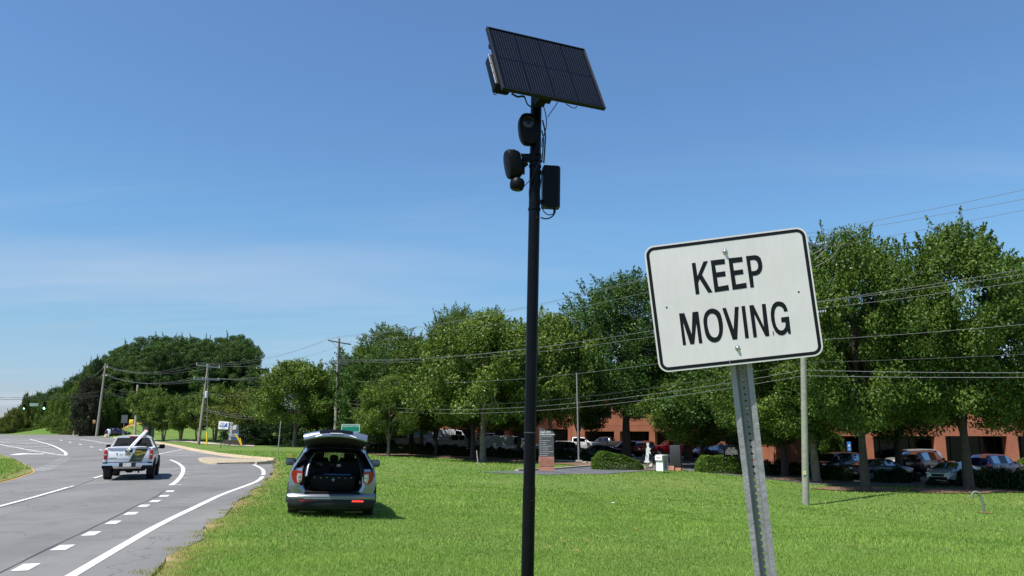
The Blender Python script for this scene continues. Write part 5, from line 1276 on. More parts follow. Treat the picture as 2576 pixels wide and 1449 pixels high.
def arm(key, py, ln_, m, dirv=None, thick=.10, ins=(-1, -.35, 1), brace=True, tilt=0.):
    a, t, o = POLES[key]; z = zpx(key, py); c = ppt(key, z)-a; d = (dirv or PERP)
    e0, e1 = c-d*ln_/2+Vector((0, 0, -tilt)), c+d*ln_/2+Vector((0, 0, tilt))
    b = MB(); ang = math.atan2(d.y, d.x); b.box((0, 0, 0), ((e1-e0).length, thick*.9, thick*1.1), TR(*((e0+e1)/2+Vector((-d.y, d.x, 0))*-.16)) @ RZm(ang) @ RYm(-math.asin(2*tilt/ln_)))
    am = b.build('crossarm', m, o)
    if brace:
        b = MB()
        for s in (-1, 1): b.tube([c+d*s*ln_*.33+Vector((0, 0, tilt*s*.66)), c+Vector((0, 0, -.7))], .018, 5)
        b.build('brace', m, am)
    pts = []
    for k in ins:
        q = c+d*k*ln_/2*.93+Vector((0, 0, tilt*k*.93+thick*.6)); b = MB(); b.lathe([(r_*1.2, z_*1.3) for r_, z_ in INS], 9, TR(*q)); b.build('insulator', M['insulator'], am)
        pts.append(a+q+Vector((0, 0, .2)))
    return pts
TOPA = arm('A', 612, 2.6, mat('steel_arm', (.22, .27, .29), .5, .4), ins=(-1, 1), brace=False, thick=.13)
MIDA = arm('A', 786, 2.2, bpy.data.materials['steel_arm'], ins=(-1, 0, 1), brace=False, thick=.13)
pA = lambda py, off=0.: ppt('A', zpx('A', py))+PERP*off
pB = lambda py, off=0.: ppt('B', zpx('B', py))+PERP*off
TOPB = arm('B', 862, 2.6, M['wood_pole'], tilt=-.12, ins=(-1, 1))
a, t, o = POLES['B']; b = MB(); b.lathe([(r_*1.2, z_*1.3) for r_, z_ in INS], 9, TR(*(t-a))); b.build('insulator', M['insulator'], o)
MIDB = arm('B', 915, 2.2, mat('grey_arm', (.35, .36, .36), .6), ins=(-1, 1), brace=False, thick=.09)
TOPC = arm('C', 922, 3.0, mat('pale_arm', (.5, .51, .52), .6), tilt=-.12, ins=(-1, -.1, 1), brace=False)
MIDC = arm('C', 955, 3.2, bpy.data.materials['pale_arm'], ins=(-1, -.3, 1), brace=False)
TOPD = arm('D', 924, 3.0, bpy.data.materials['pale_arm'], dirv=LDIR, ins=(-1, 0, 1), brace=False)
MIDD = arm('D', 945, 3.2, bpy.data.materials['pale_arm'], dirv=LDIR, ins=(-1, 0, 1), brace=False)
TOPG = arm('G', 953, 5, bpy.data.materials['grey_arm'], ins=(-1, 0, 1), brace=False, dirv=Vector((1, 0, 0))); MIDG = arm('G', 973, 7, bpy.data.materials['grey_arm'], ins=(-1, 1), brace=False, dirv=Vector((1, 0, 0)))
# transformer, guy marker and conduit at pole C
a, t, o = POLES['C']; c = ppt('C', zpx('C', 993))-a
b = MB(); b.lathe([(0, .45), (.17, .42), (.2, .38), (.2, -.38), (.17, -.42), (0, -.43)], 14, TR(c.x+.28, c.y-.1, c.z)); b.build('transformer', M['insulator'], o)
gu_b = at(520, 1120, 98.5); gu_b.z = hz(gu_b.x, gu_b.y)
gw = empty('guy_wire', tuple(gu_b), 0, 'thin guy wire with a yellow guard beside the leaning pole', 'guy wire')
b = MB(); b.tube([(0, 0, 0), t-gu_b-Vector((0, 0, .6))], .03, 6); b.build('cable', M['wire'], gw)
b = MB(); b.tube([(0, 0, 0), (t-gu_b)*.16], .09, 8); b.build('guard', M['yellow'], gw)
# street light arm box on E
a, t, o = POLES['E']; q = at(331, 1061, 138)-a; b = MB(); b.rbox(tuple(q), (.75, .35, .75), .08); b.build('signal_box', M['yellow'], o)
q = at(243, 1061, 145)-POLES['D'][0]; b = MB(); b.rbox(tuple(q+Vector((-.4, 0, 0))), (.5, .3, .6), .05); b.build('signal_box', M['clay'], POLES['D'][2])
# label plate on A
a, t, o = POLES['A']; q = at(2022, 1189, 41)-a; b = MB(); b.box(tuple(q+Vector((-.03, -.185, 0))), (.16, .01, .2)); b.build('tag_plate', M['plate'], o); b = MB(); b.box(tuple(q+Vector((-.055, -.192, .02))), (.10, .006, .13)); b.build('yellow_tag', M['yellow'], o)
# insulator strings at pole A
for nm, P_, z_ in (('upper', TOPA, 617), ('lower', MIDA, 786)):
    b = MB(); 
    for e in (P_[0], P_[-1]):
        e = e-a
        for sgn in (1, -1):
            base_ = e-LDIR*sgn*-.15
            for k in range(5): p = e+LDIR*(-sgn)*(.18+.13*k)+Vector((0, 0, -.18)); b.lathe([(.0, -.03), (.07, -.02), (.035, .03), (0, .04)], 8, TR(*p) @ RYm(pi/2))
    b.build('insulator_string', M['insulator'], o)
b = MB()
for (x0_, y0_, x1_, y1_) in ((2049,655,2090,588),(2046,640,2075,600),(2051,672,2120,612)):
    b.tube([at(x0_, y0_, 41)-a, at((x0_+x1_)/2+8, (y0_+y1_)/2+6, 41)-a, at(x1_, y1_, 40.5)-a], .02, 5)
b.build('jumper', M['wire'], o)

def wire(name, pts, sag, r, label, m=None, cat='power line', group='overhead lines strung between the utility poles'):
    P = []
    for i in range(len(pts)-1):
        A1, B1 = Vector(pts[i]), Vector(pts[i+1]); s_ = sag[i] if hasattr(sag, '__len__') else sag; n = 22
        for k in range(n): u = k/n; p = A1.lerp(B1, u); p.z -= 4*s_*u*(1-u); P.append(p)
    P.append(Vector(pts[-1])); o0 = P[0]
    b = MB(); b.tube([p-o0 for p in P], r, 5); o = b.build(name, m or M['wire'], None, tuple(o0)); tag(o, label, cat, group); return o
dirR = Vector((33, -41, 0))
def toR(p, px, py):         # where the line leaves the frame, carried on to the next pole out of view
    d = ray(px, py); k = (d.x*p.y-p.x*d.y)/(dirR.x*d.y-dirR.y*d.x); Yq = p.y+dirR.y*k
    q = at(px, py, Yq); return q+(q-p)*1.6
G_ = lambda k: (TOPG[k] if k < 3 else MIDG[0])
nmz = ['topmost', 'second', 'third']
Apts = [pA(590, .0), pA(612, -1.1), pA(620, 1.15)]
Bpts = [pB(846, 0), TOPB[0], TOPB[1]]
for i, (ex, ey) in enumerate(((2576, 461), (2576, 484), (2576, 512))):
    R_ = toR(Apts[i], ex, ey)
    wire('power_line', [TOPD[i], TOPC[i], Bpts[i], Apts[i], R_], [1.2, .9, .9, .3], .0105, f'{["centre","near","far"][i]} conductor of the upper three on the utility poles')
    wire('power_line', [TOPG[i], TOPD[i]], 2., .03, f'{["left","middle","right"][i]} thin line running from the far pole into the left trees')
Am = [pA(768, -.5), MIDA[0], MIDA[2]]; Bm = [pB(904, .1), MIDB[0], MIDB[1]]
for i, (ex, ey) in enumerate(((2576, 660), (2576, 672), (2576, 692))):
    R_ = toR(Am[i], ex, ey)
    wire('power_line', [MIDD[i], MIDC[i], Bm[i], Am[i], R_], [1.2, .9, .9, .3], .0105, f'{["centre","near","far"][i]} conductor of the middle three on the utility poles')
pC = lambda py: ppt('C', zpx('C', py)); pD = lambda py: ppt('D', zpx('D', py))
wire('power_line', [ppt('E', zpx('E', 996)), pC(989), pB(954.5), pA(857), toR(pA(857), 2576, 799)], [.6, .9, 1.1, .3], .010, 'single neutral line halfway down the utility poles')
for i, (c_, b__, a__, e__) in enumerate(((1024, 1002, 912, 877), (1027, 1010, 931, 923.6), (1031, 1018.5, 945, 935))):
    wire('phone_cable', [pC(c_), pB(b__), pA(a__), toR(pA(a__), 2576, e__)], [1.3, 1.35, .25], .0125, f'{["upper","middle","lower"][i]} of the three dark phone cables low on the poles', M['wire_dark'] if i == 0 else M['wire'], 'phone cable')
wire('phone_cable', [pD(967), ppt('E', zpx('E', 985)), ], .5, .02, 'short cable from the leaning left pole to the signal pole', M['wire_dark'], 'phone cable', None)
wire('phone_cable', [pD(974), at(318, 1000, 140)], .4, .02, 'second short cable dropping right of the leaning left pole', M['wire_dark'], 'phone cable', None)
# span wires with the signals
spw = at(-220, 1003, 108)
wire('span_wire', [spw, at(60, 1004.5, 118), at(112, 1003.5, 121), ppt('E', zpx('E', 990))], .1, .03, 'span wire carrying the traffic signals at the far left', M['wire_dark'], 'span wire', 'span wires at the left')
wire('span_wire', [spw+Vector((0, 0, .8)), ppt('E', zpx('E', 984))], .9, .018, 'upper span wire above the traffic signals', M['wire_dark'], 'span wire', 'span wires at the left')
wire('span_wire', [at(-300, 990, 150), pD(985)], 1., .02, 'highest thin wire crossing the sky at the far left', M['wire_dark'], 'span wire', 'span wires at the left')
M['lit_green'] = mat('green_signal', (.1, .8, .6), .3, emis=(.35, 1, .85), estr=4)
def signal(px, py, Y, s_, label):
    c = at(px, py, Y); o = empty('traffic_signal', tuple(c), .1, label, 'traffic signal', 'green signals hanging at the left')
    b = MB(); b.rbox((0, 0, 0), (.36*s_, .22*s_, 1.07*s_), .03); b.build('housing', M['black_plastic'], o)
    b = MB(); b.box((0, -.02, .72*s_), (.05, .05, .5*s_)); b.build('hanger', M['black_matt'], o)
    for k, z in enumerate((.35, 0, -.35)):
        b = MB(); b.lathe([(0, 0), (.14*s_, 0)], 14, TR(0, -.112*s_, z*s_) @ RXm(pi/2)); b.build('lens', M['lit_green'] if k == 2 else M['black_matt'], o)
        b = MB(); b.add([(.15*s_*cos(a), y_*s_, z*s_+.15*s_*sin(a)) for y_ in (-.11, -.3) for a in np.linspace(.0, pi, 9)], [(j, j+1, 10+j, 9+j) for j in range(8)]); b.build('visor', M['black_matt'], o)
signal(112.5, 1020.5, 121, 1.1, 'larger green traffic signal right of the street name sign')
signal(61.5, 1023, 150, .95, 'smaller green traffic signal left of the street name sign')
c = at(86, 1018, 120); o = empty('street_name_sign', tuple(c), 0, 'green street name sign hanging between the two signals', 'street sign', None)
b = MB(); b.box((0, 0, 0), (1.28, .03, .36)); b.build('sign_panel', M['green_sign'], o)
b = MB(); b.box((0, -.017, .165), (1.28, .01, .03)); b.box((0, -.017, -.165), (1.28, .01, .03)); b.box((.625, -.017, 0), (.03, .01, .3)); b.box((-.625, -.017, 0), (.03, .01, .3)); b.build('border', M['white'], o)
text_mesh('Currier', .24, M['white'], 'lettering', o, TR(-.18, -.02, 0) @ UPR, .003); text_mesh('Dr', .18, M['white'], 'lettering', o, TR(.42, -.02, .02) @ UPR, .003)
b = MB(); b.tube([(-.4, 0, .17), (-.4, 0, .7)], .02, 5); b.tube([(.4, 0, .17), (.4, 0, .7)], .02, 5); b.build('hanger', M['black_matt'], o)

# ------------------------------------------------------------------ signs, posts, boxes
def g0(px, py, **k): return ground(px, py, **k)
# directory sign
Yd = 52.; pl = at(1356.5, 1171, Yd); pr_ = at(1393.5, 1171, Yd); wd = pr_.x-pl.x; xb = (pl.x+pr_.x)/2; zb = at(1375, 1172, Yd).z; zg = zb
ds_ = empty('directory_sign', (xb, Yd, zb), 0, 'grey tenant directory sign with slanted top on a brick base', 'sign')
mx_ = lambda py: at(1375, py, Yd).z-zb
b = MB(); b.box((0, .16, (mx_(1149.5))/2-.15), (wd+.04, .38, mx_(1149.5)+.3)); base_ = b.build('brick_base', M['brick_sign'], ds_)
brm = [mat('sign_brick_a', (.40, .17, .11), .9), mat('sign_brick_b', (.50, .24, .17), .9), mat('sign_brick_c', (.44, .20, .14), .9)]
rows = 8; hh_ = mx_(1149.5); bkm = {}
for r_ in range(rows):
    z0 = r_*hh_/rows; nb_ = 4
    for c_ in range(-1, nb_):
        xa = -wd/2+(c_+(.5 if r_ % 2 else 0))*wd/nb_; xe = xa+wd/nb_-.012; xa = max(xa, -wd/2-.02); xe = min(xe, wd/2+.02)
        if xe-xa < .03: continue
        key = (round(xe-xa, 3), R.randrange(3))
        if key not in bkm:
            b = MB(); b.box((0, 0, 0), (xe-xa, .02, hh_/rows-.014)); ob = b.build('brick', brm[key[1]], base_); bkm[key] = ob.data
        else: ob = link('brick', bkm[key], base_)
        ob.location = ((xa+xe)/2, -.04, z0+hh_/rows/2)
P = [(-wd/2, mx_(1149.5)), (wd/2, mx_(1149.5)), (wd/2+.01, mx_(1085.5)), (wd*.30, mx_(1085.5)+.0), (-wd*.42, mx_(1075)), (-wd/2, mx_(1073.5))]
b = MB(); b.prism(P, .22, TR(0, .03, 0)); pnl = b.build('sign_panel', M['sign_grey'], ds_)
text_mesh('1567-1571', .19, M['white'], 'lettering', pnl, TR(-wd/2+.05, .025, mx_(1087.6)) @ UPR, .003, 'LEFT', .9, offset=.004)
text_mesh('MCFARLAND PARKWAY', .115, M['white'], 'lettering', pnl, TR(-wd/2+.05, .025, mx_(1093.4)) @ UPR, .003, 'LEFT', .78, offset=.003)
rowsT = [('1567', 'ENTERTAINMENT'), ('SUITE', ''), ('1567', 'FUR CUSTOM'), ('1567', 'MEDICAL'), ('1567', 'DENTAL'), ('1569', 'INDUSTRIAL SUPPLY'), ('1571', 'JEWELRY'), ('1571', 'WELLNESS'), ('1571', 'CUSTOMER SERVICES'), ('1571', 'INSURANCE'), ('1571', 'DESIGN')]
for i in range(11):
    y = 1098.6+i*4.75; wlen = [.62, .0, .5, .28, .28, .62, .4, .38, .72, .42, .32][i]
    b = MB(); b.box((-wd/2+.10, .024, mx_(y)), (.11, .004, .030)); 
    if wlen: b.box((-wd/2+.20+wlen/2, .024, mx_(y)), (wlen, .004, .026))
    b.build('tenant_line', mat('off_white', (.5, .5, .48), .6) if 'off_white' not in bpy.data.materials else bpy.data.materials['off_white'], pnl)
    b = MB(); b.box((0, .0275, mx_(y-2.4)), (wd*.98, .004, .008)); b.build('panel_joint', M['black_matt'], pnl)
# drop box
Yf = 57.; c = at(1666, 1184.5, Yf); fx = empty('drop_box', (c.x, Yf, c.z), radians(-48), 'white parcel drop box with purple and orange lettering by the driveway', 'drop box')
s_ = .98
b = MB(); b.box((0, 0, .55*s_), (.60, .58, 1.10*s_)); b.prism([(-.30, .74*s_), (.30, .74*s_), (.30, 1.06*s_), (-.30, 1.06*s_)], .10, TR(0, -.38, 0)); b.build('cabinet', M['white'], fx)
b = MB(); b.rbox((0, .0, 1.10*s_), (.63, .62, .04), .01); b.build('lid', M['white'], fx)
b = MB(); b.add([(.302, -.26, .03), (.302, .27, .03), (.302, .27, 1.06*s_), (.302, -.26, 1.06*s_)], [(0, 1, 2, 3)]); b.build('side_shade_sheet', mat('drop_shade_grey', (.42, .43, .45), .5), fx)  # grey sheet paints the shade on the white cabinet's right side
pur, orn = mat('print_purple', (.035, .02, .12), .5), mat('print_orange', (.75, .08, .01), .5)
side_m = TR(.306, .02, .42*s_) @ RZm(pi/2) @ UPR @ RZm(pi/2)
text_mesh('Fed', .32, pur, 'lettering', fx, side_m, .002, offset=.008); text_mesh('Ex', .32, orn, 'lettering', fx, TR(0, 0, .42) @ side_m, .002, offset=.008)
text_mesh('Fed', .13, pur, 'lettering', fx, TR(-.07, -.385, .92*s_) @ UPR, .002, offset=.002); text_mesh('Ex', .13, orn, 'lettering', fx, TR(.11, -.385, .92*s_) @ UPR, .002, offset=.002)
# white figure on a post
Yw = 56.; c = at(1629, 1184, Yw); fg = empty('figure_sign', (c.x, Yw, c.z), 0, 'white figure shaped board on a brown post left of the drop box', 'figure sign')
fzx = lambda x, z: (at(1528.5+x/9.143, 1073+z/9.143, Yw)-Vector((c.x, Yw, c.z)))
P = [(892,402),(900,378),(922,370),(945,380),(950,402),(948,440),(945,458),(955,480),(962,505),(995,502),(996,515),(968,540),(962,560),(988,590),(985,632),(962,630),(945,600),(950,660),(945,720),(942,780),(965,795),(970,822),(940,832),(860,830),(835,815),(845,795),(865,785),(870,720),(882,650),(885,600),(884,520),(905,480),(912,462),(900,440)]
P = [(fzx(*p).x, fzx(*p).z) for p in P]
b = MB(); b.prism(P, .05, TR(0, -.03, 0)); b.build('figure_board', M['white'], fg)
b = MB(); b.box((.02, .03, fzx(0, 835).z/2), (.13, .1, fzx(0, 835).z+.1)); b.build('post', M['brown_wood'], fg)
b = MB(); q = fzx(898, 680); b.box((q.x, -.034, q.z), (.06, .006, .2)); b.build('sash', mat('pale_violet', (.35, .33, .55), .6), fg)
# dark cabinet sign with brick foot
Yk = 60.; c = at(1701, 1181, Yk); ck = empty('sign_cabinet', (c.x, Yk, c.z), radians(-25), 'black sign cabinet on a small brick foot right of the drop box', 'sign')
b = MB(); b.rbox((.0, .1, .98), (.75, .5, 1.55), .02); b.build('cabinet', mat('charcoal', (.03, .03, .032), .45), ck); b = MB(); b.box((-.30, -.14, .1), (.40, .2, .32)); b.box((0, .1, .05), (.75, .4, .26)); b.build('brick_foot', M['brick_sign'], ck)
b = MB(); b.box((-.38, .1, .98), (.02, .46, 1.5)); b.build('side_plate', M['sign_grey'], ck)
# deliveries sign
Ye = 56.; c = at(1841.5, 1167, Ye); zc = ground(1841, 1170).z; dl_ = empty('deliveries_sign', (c.x, Ye, c.z-.1), 0, 'black DELIVERIES sign on two thin posts left of the steel sign post', 'sign')
hz_ = lambda py: at(1841, py, Ye).z-(c.z-.1)
b = MB(); b.rbox((0, 0, (hz_(1123)+hz_(1149))/2), (.98, .05, hz_(1123)-hz_(1149)), .01); b.add([(x, -.02, hz_(1123)+.16*sqrt(max(0, 1-(x/.35)**2))) for x in np.linspace(-.35, .35, 9)]+[(x, .02, hz_(1123)+.16*sqrt(max(0, 1-(x/.35)**2))) for x in np.linspace(-.35, .35, 9)], [list(range(9)), list(range(17, 8, -1))]); bd = b.build('sign_panel', M['black_plastic'], dl_)
for s in (-.52, .52): b = MB(); b.box((s, 0, hz_(1124)/2), (.05, .05, hz_(1124))); b.build('post', M['black_paint'], dl_)
grt = mat('dim_white', (.42, .42, .42), .6)
for tx, py, sz in (('1567-1571', 1128, .15), ('McFarland Pkwy', 1131.8, .13), ('DELIVERIES', 1137, .21), ('IN LOADING DOCK', 1142, .12), ('8', 1146, .13)):
    text_mesh(tx, sz, grt, 'lettering', bd, TR(0, -.028, hz_(py)) @ UPR, .002, sx=.8)
# litter sign
Yl = 62.; c = at(880.5, 1115, Yl); lt = empty('litter_sign', (c.x, Yl, hz(c.x, Yl)), radians(6), 'green PLEASE DO NOT LITTER sign showing above the raised tailgate', 'road sign')
hl = lambda py: at(880, py, Yl).z-hz(c.x, Yl)
b = MB(); b.prism(rrect(1.40, .62, .07), .01, TR(0, 0, hl(1067)-.31)); sgn = b.build('sign_panel', M['green_sign'], lt)
o_ = rrect(1.38, .60, .065); i_ = rrect(1.32, .54, .045); k = len(o_); b = MB(); b.add([(x, -.003, z+hl(1067)-.31) for x, z in o_]+[(x, -.003, z+hl(1067)-.31) for x, z in i_], [(i, (i+1) % k, k+(i+1) % k, k+i) for i in range(k)]); b.build('border', M['white'], sgn)
text_mesh('PLEASE DO NOT LITTER', .17, M['white'], 'lettering', sgn, TR(0, -.004, hl(1067)-.16) @ UPR, .002, sx=.72)
b = MB()
for s in (-.45, .45): b.box((s, .03, hl(1067)/2), (.06, .05, hl(1067)))
b.build('post', M['galv'], lt)
# advertising board with blue plane-like logo
Yb = 74.; c = at(552.5, 1135, Yb); ab = empty('advert_sign', (c.x, Yb, hz(c.x, Yb)), 0, 'white board with a blue logo on a thin dark post', 'sign')
fb = lambda x, y: (at((780+x/10.35)/1.4907, (1560+y/10.35)/1.4907, Yb)-Vector((c.x, Yb, hz(c.x, Yb))))
P = [fb(430, 195), fb(812, 222), fb(775, 520), fb(390, 505)]; b = MB(); b.add([(p.x, dy, p.z) for dy in (0, .03) for p in P], [(0, 1, 2, 3), (7, 6, 5, 4), (0, 4, 5, 1), (1, 5, 6, 2), (2, 6, 7, 3), (3, 7, 4, 0)]); bo = b.build('board', M['white'], ab)
P = [fb(*p) for p in [(445,368),(620,372),(650,372),(705,278),(765,285),(735,372),(752,380),(745,432),(430,415)]]; b = MB(); b.add([(p.x, -.004, p.z) for p in P], [list(range(len(P)))]); b.build('blue_logo', M['blue'], bo)
b = MB()
for x0_, x1_, y in ((490,640,275),(470,500,325),(520,650,330),(520,650,460),(555,620,395)): p, q = fb(x0_, y), fb(x1_, y+6); b.box(((p.x+q.x)/2, -.006, (p.z+q.z)/2), (abs(q.x-p.x), .004, .05))
b.build('print_line', mat('print_grey', (.25, .26, .28), .6), bo)
p, q = fb(575, 515), fb(482, 1240); b = MB(); b.tube([(p.x, .04, p.z), (q.x, .04, max(q.z, -.05))], .032, 6); b.build('post', mat('dark_green_post', (.02, .04, .025), .5), ab)
# business park monument sign
Yn = 92.; c = at(598, 1113, Yn); zn = hz(c.x, Yn); mn = empty('monument_sign', (c.x, Yn, zn), 0, 'grey and blue business centre monument sign on a low dark base', 'sign')
fm = lambda x, y: (at((780+x/10.35)/1.4907, (1560+y/10.35)/1.4907, Yn)-Vector((c.x, Yn, zn)))
def slab(pts, d, y0, m, name, par): P = [(fm(*p).x, fm(*p).z) for p in pts]; b = MB(); b.prism(P, d, TR(0, y0, 0)); return b.build(name, m, par)
m1 = slab([(800,350),(900,330),(1190,345),(1170,600),(1200,940),(780,940)], .5, 0, mat('stone_grey', (.10, .105, .105), .7), 'slab', mn)
slab([(905,650),(1060,600),(1225,560),(1200,940),(905,940)], .12, -.13, mat('slate_blue_panel', (.05, .09, .15), .5), 'blue_panel', mn)
slab([(620,960),(640,940),(1290,940),(1330,1010),(1390,1130),(1310,1140),(640,1060)], 1.2, -.5, M['bark'], 'base', mn)
p = fm(870, 700); text_mesh('Windward', .62, M['white'], 'lettering', mn, TR(p.x, -.02, p.z) @ RYm(-pi/2) @ UPR, .01)
p = fm(1040, 705); text_mesh('Business', .26, M['white'], 'lettering', mn, TR(p.x, -.15, p.z) @ UPR, .01); p = fm(1040, 775); text_mesh('Center', .26, M['white'], 'lettering', mn, TR(p.x, -.15, p.z) @ UPR, .01)
for k_ in range(3):
    slab([(1010+k_*45, 352), (1035+k_*45, 352), (1000+k_*45, 440), (1010+k_*45, 452), (975+k_*45, 535), (950+k_*45, 530), (980+k_*45, 455), (968+k_*45, 445)], .02, -.03, M['white'], 'logo_stroke', mn)
yg = empty('yellow_guard', tuple(Vector((c.x, Yn-.8, zn))), 0, 'yellow guy wire guards slanting beside the monument sign', 'guy guard')
b = MB(); p, q = fm(1150, 680), fm(1395, 1125); b.tube([(p.x, 0, p.z), (q.x, 0, q.z)], .09, 6); b.build('guard', M['yellow'], yg); b = MB(); p, q = fm(1310, 850), fm(1385, 1110); b.tube([(p.x, .2, p.z), (q.x, .1, q.z)], .06, 6); b.build('guard', M['yellow'], yg)
def post(px, py0, px1, py1, Y, r, m, label, cat='post', square=False, extra=None):
    a = at(px, py0, Y); t = at(px1, py1, Y); o = empty('marker_post', tuple(a), 0, label, cat); b = MB(); b.tube([Vector((0, 0, -.1)), t-a], r, 6 if not square else 4); b.build('shaft', m, o); return o, t-a
post(697.5, 1153, 706.5, 1059, 60, .035, M['galv'], 'bare grey metal post leaning on the lawn left of the SUV')
post(733, 1160, 733.5, 1142, 50, .045, M['orange'], 'short orange marker post near the left mirror of the SUV')
o, t = post(1203, 1167, 1199, 1133, 56, .035, mat('pinkish_stake', (.45, .36, .33), .7), 'pale wooden stake beside the forked tree trunk')
o, t = post(272.5, 1099, 274.5, 1084, 140, .10, M['white'], 'white hydrant style marker left of the dark hatchback', 'marker')
b = MB(); b.rbox((.1, 0, .9), (.45, .2, .8), .05); b.build('marker_head', M['insulator'], o); b = MB(); b.lathe([(0, .5), (.25, .45), (.4, .1), (.4, 0)], 10, TR(-.35, 0, 0)); b.build('dome', M['kerb'], o)
o, t = post(183.5, 1096, 184.5, 1089, 135, .05, M['white'], 'white marker post with an orange top at the far roadside', 'marker'); b = MB(); b.tube([t, t+Vector((.05, 0, .35))], .09, 6); b.build('orange_top', M['orange'], o)
# back of a road sign by the junction
a = at(308, 1102, 130); o = empty('road_sign', tuple(a), 0, 'grey back of a road sign in front of the dark hatchback', 'road sign'); t = at(313, 1058, 130)-a
b = MB(); b.tube([(0, 0, 0), t+Vector((0, 0, .6))], .04, 6); b.build('post', M['galv'], o)
b = MB(); b.box((t.x, -.03, t.z+.25), (1.0, .03, 1.25)); b.build('sign_panel', mat('sign_back', (.06, .075, .08), .6), o)
a = at(366, 1103, 118); o = empty('utility_cabinet', tuple(a), 0, 'grey green utility cabinet behind the cab of the white pickup', 'cabinet'); b = MB(); b.rbox((0, 0, .95), (.95, .6, 1.9), .12, 3); b.box((.72, .3, .8), (.5, .5, 1.6)); b.build('cabinet', M['cabinet'], o)
a = at(360.5, 1106, 100); o = empty('marker_post', tuple(a), 0, 'orange marker post in front of the utility cabinet', 'post'); b = MB(); b.box((0, 0, .55), (.22, .06, 1.5), RYm(.12)); b.build('blade', M['orange'], o)
# light pole in the lot
lp = at(1456, 1162, 62); o = empty('light_pole', (lp.x, 62, at(1456, 1160, 62).z), 0, 'slim grey light pole beside the clipped hedge', 'light pole'); b = MB(); b.tube([(0, 0, 0), (-.06, 0, at(1456, 935, 62).z-at(1456, 1160, 62).z)], [.07, .055], 10); b.build('shaft', mat('pole_grey', (.20, .20, .20), .6), o)
b = MB(); b.box((0, 0, .02), (.45, .45, .12)); b.build('footing', M['concrete'], o); b = MB(); b.rbox((.12, 0, at(1456, 935, 62).z-at(1456, 1160, 62).z), (.5, .3, .1), .03); b.build('lamp_head', M['black_plastic'], o)
# accessible parking sign
a = at(2137, 1140, 67.5); o = empty('parking_sign', (a.x, 67.5, -1.4), 0, 'blue accessible parking sign in front of the brick pier', 'sign'); b = MB(); b.box((0, -.03, a.z+1.4+.55), (.32, .02, .78)); b.build('sign_panel', mat('access_blue', (.03, .22, .62), .5), o); b = MB(); b.box((0, 0, 1.1), (.05, .03, 2.2)); b.build('post', M['galv'], o)
b = MB(); b.box((0, -.045, a.z+1.4+.62), (.14, .006, .2)); b.box((0, -.045, a.z+1.4+.33), (.2, .006, .05)); b.build('symbol', M['white'], o)
# bent vent pipe on a slab
a = ground(2473, 1291); o = empty('vent_pipe', tuple(a), 0, 'bent grey green vent pipe rising from a concrete slab on the lawn', 'pipe'); u = a.y/FPX
fp = lambda x, y: Vector(((x-2473)*u*1.0, 0, (1291-y)*u))
b = MB(); P = smooth_path([(fp(x, y).x, fp(x, y).z) for x, y in [(2476,1292),(2474,1262),(2470,1246),(2462,1241),(2453,1243),(2450,1252),(2449.5,1254)]], 2); b.tube([(p.x, 0, p.y) for p in P], .055, 12); b.tube([(P[-1].x, 0, P[-1].y+.02), (P[-1].x, 0, P[-1].y-.03)], .065, 12); b.build('pipe', mat('pipe_green', (.13, .17, .12), .7, var=.35, vscale=9), o)
so = drape('slab', [(a.x-.2, a.y-.2), (a.x+.3, a.y-.2), (a.x+.3, a.y+.2), (a.x-.2, a.y+.2)], M['clay'], .04, .3); tag(so, 'concrete slab under the bent vent pipe', kind='structure')
# building behind at the far right of the lot, distant orange machine
a = at(706, 1050, 150); 
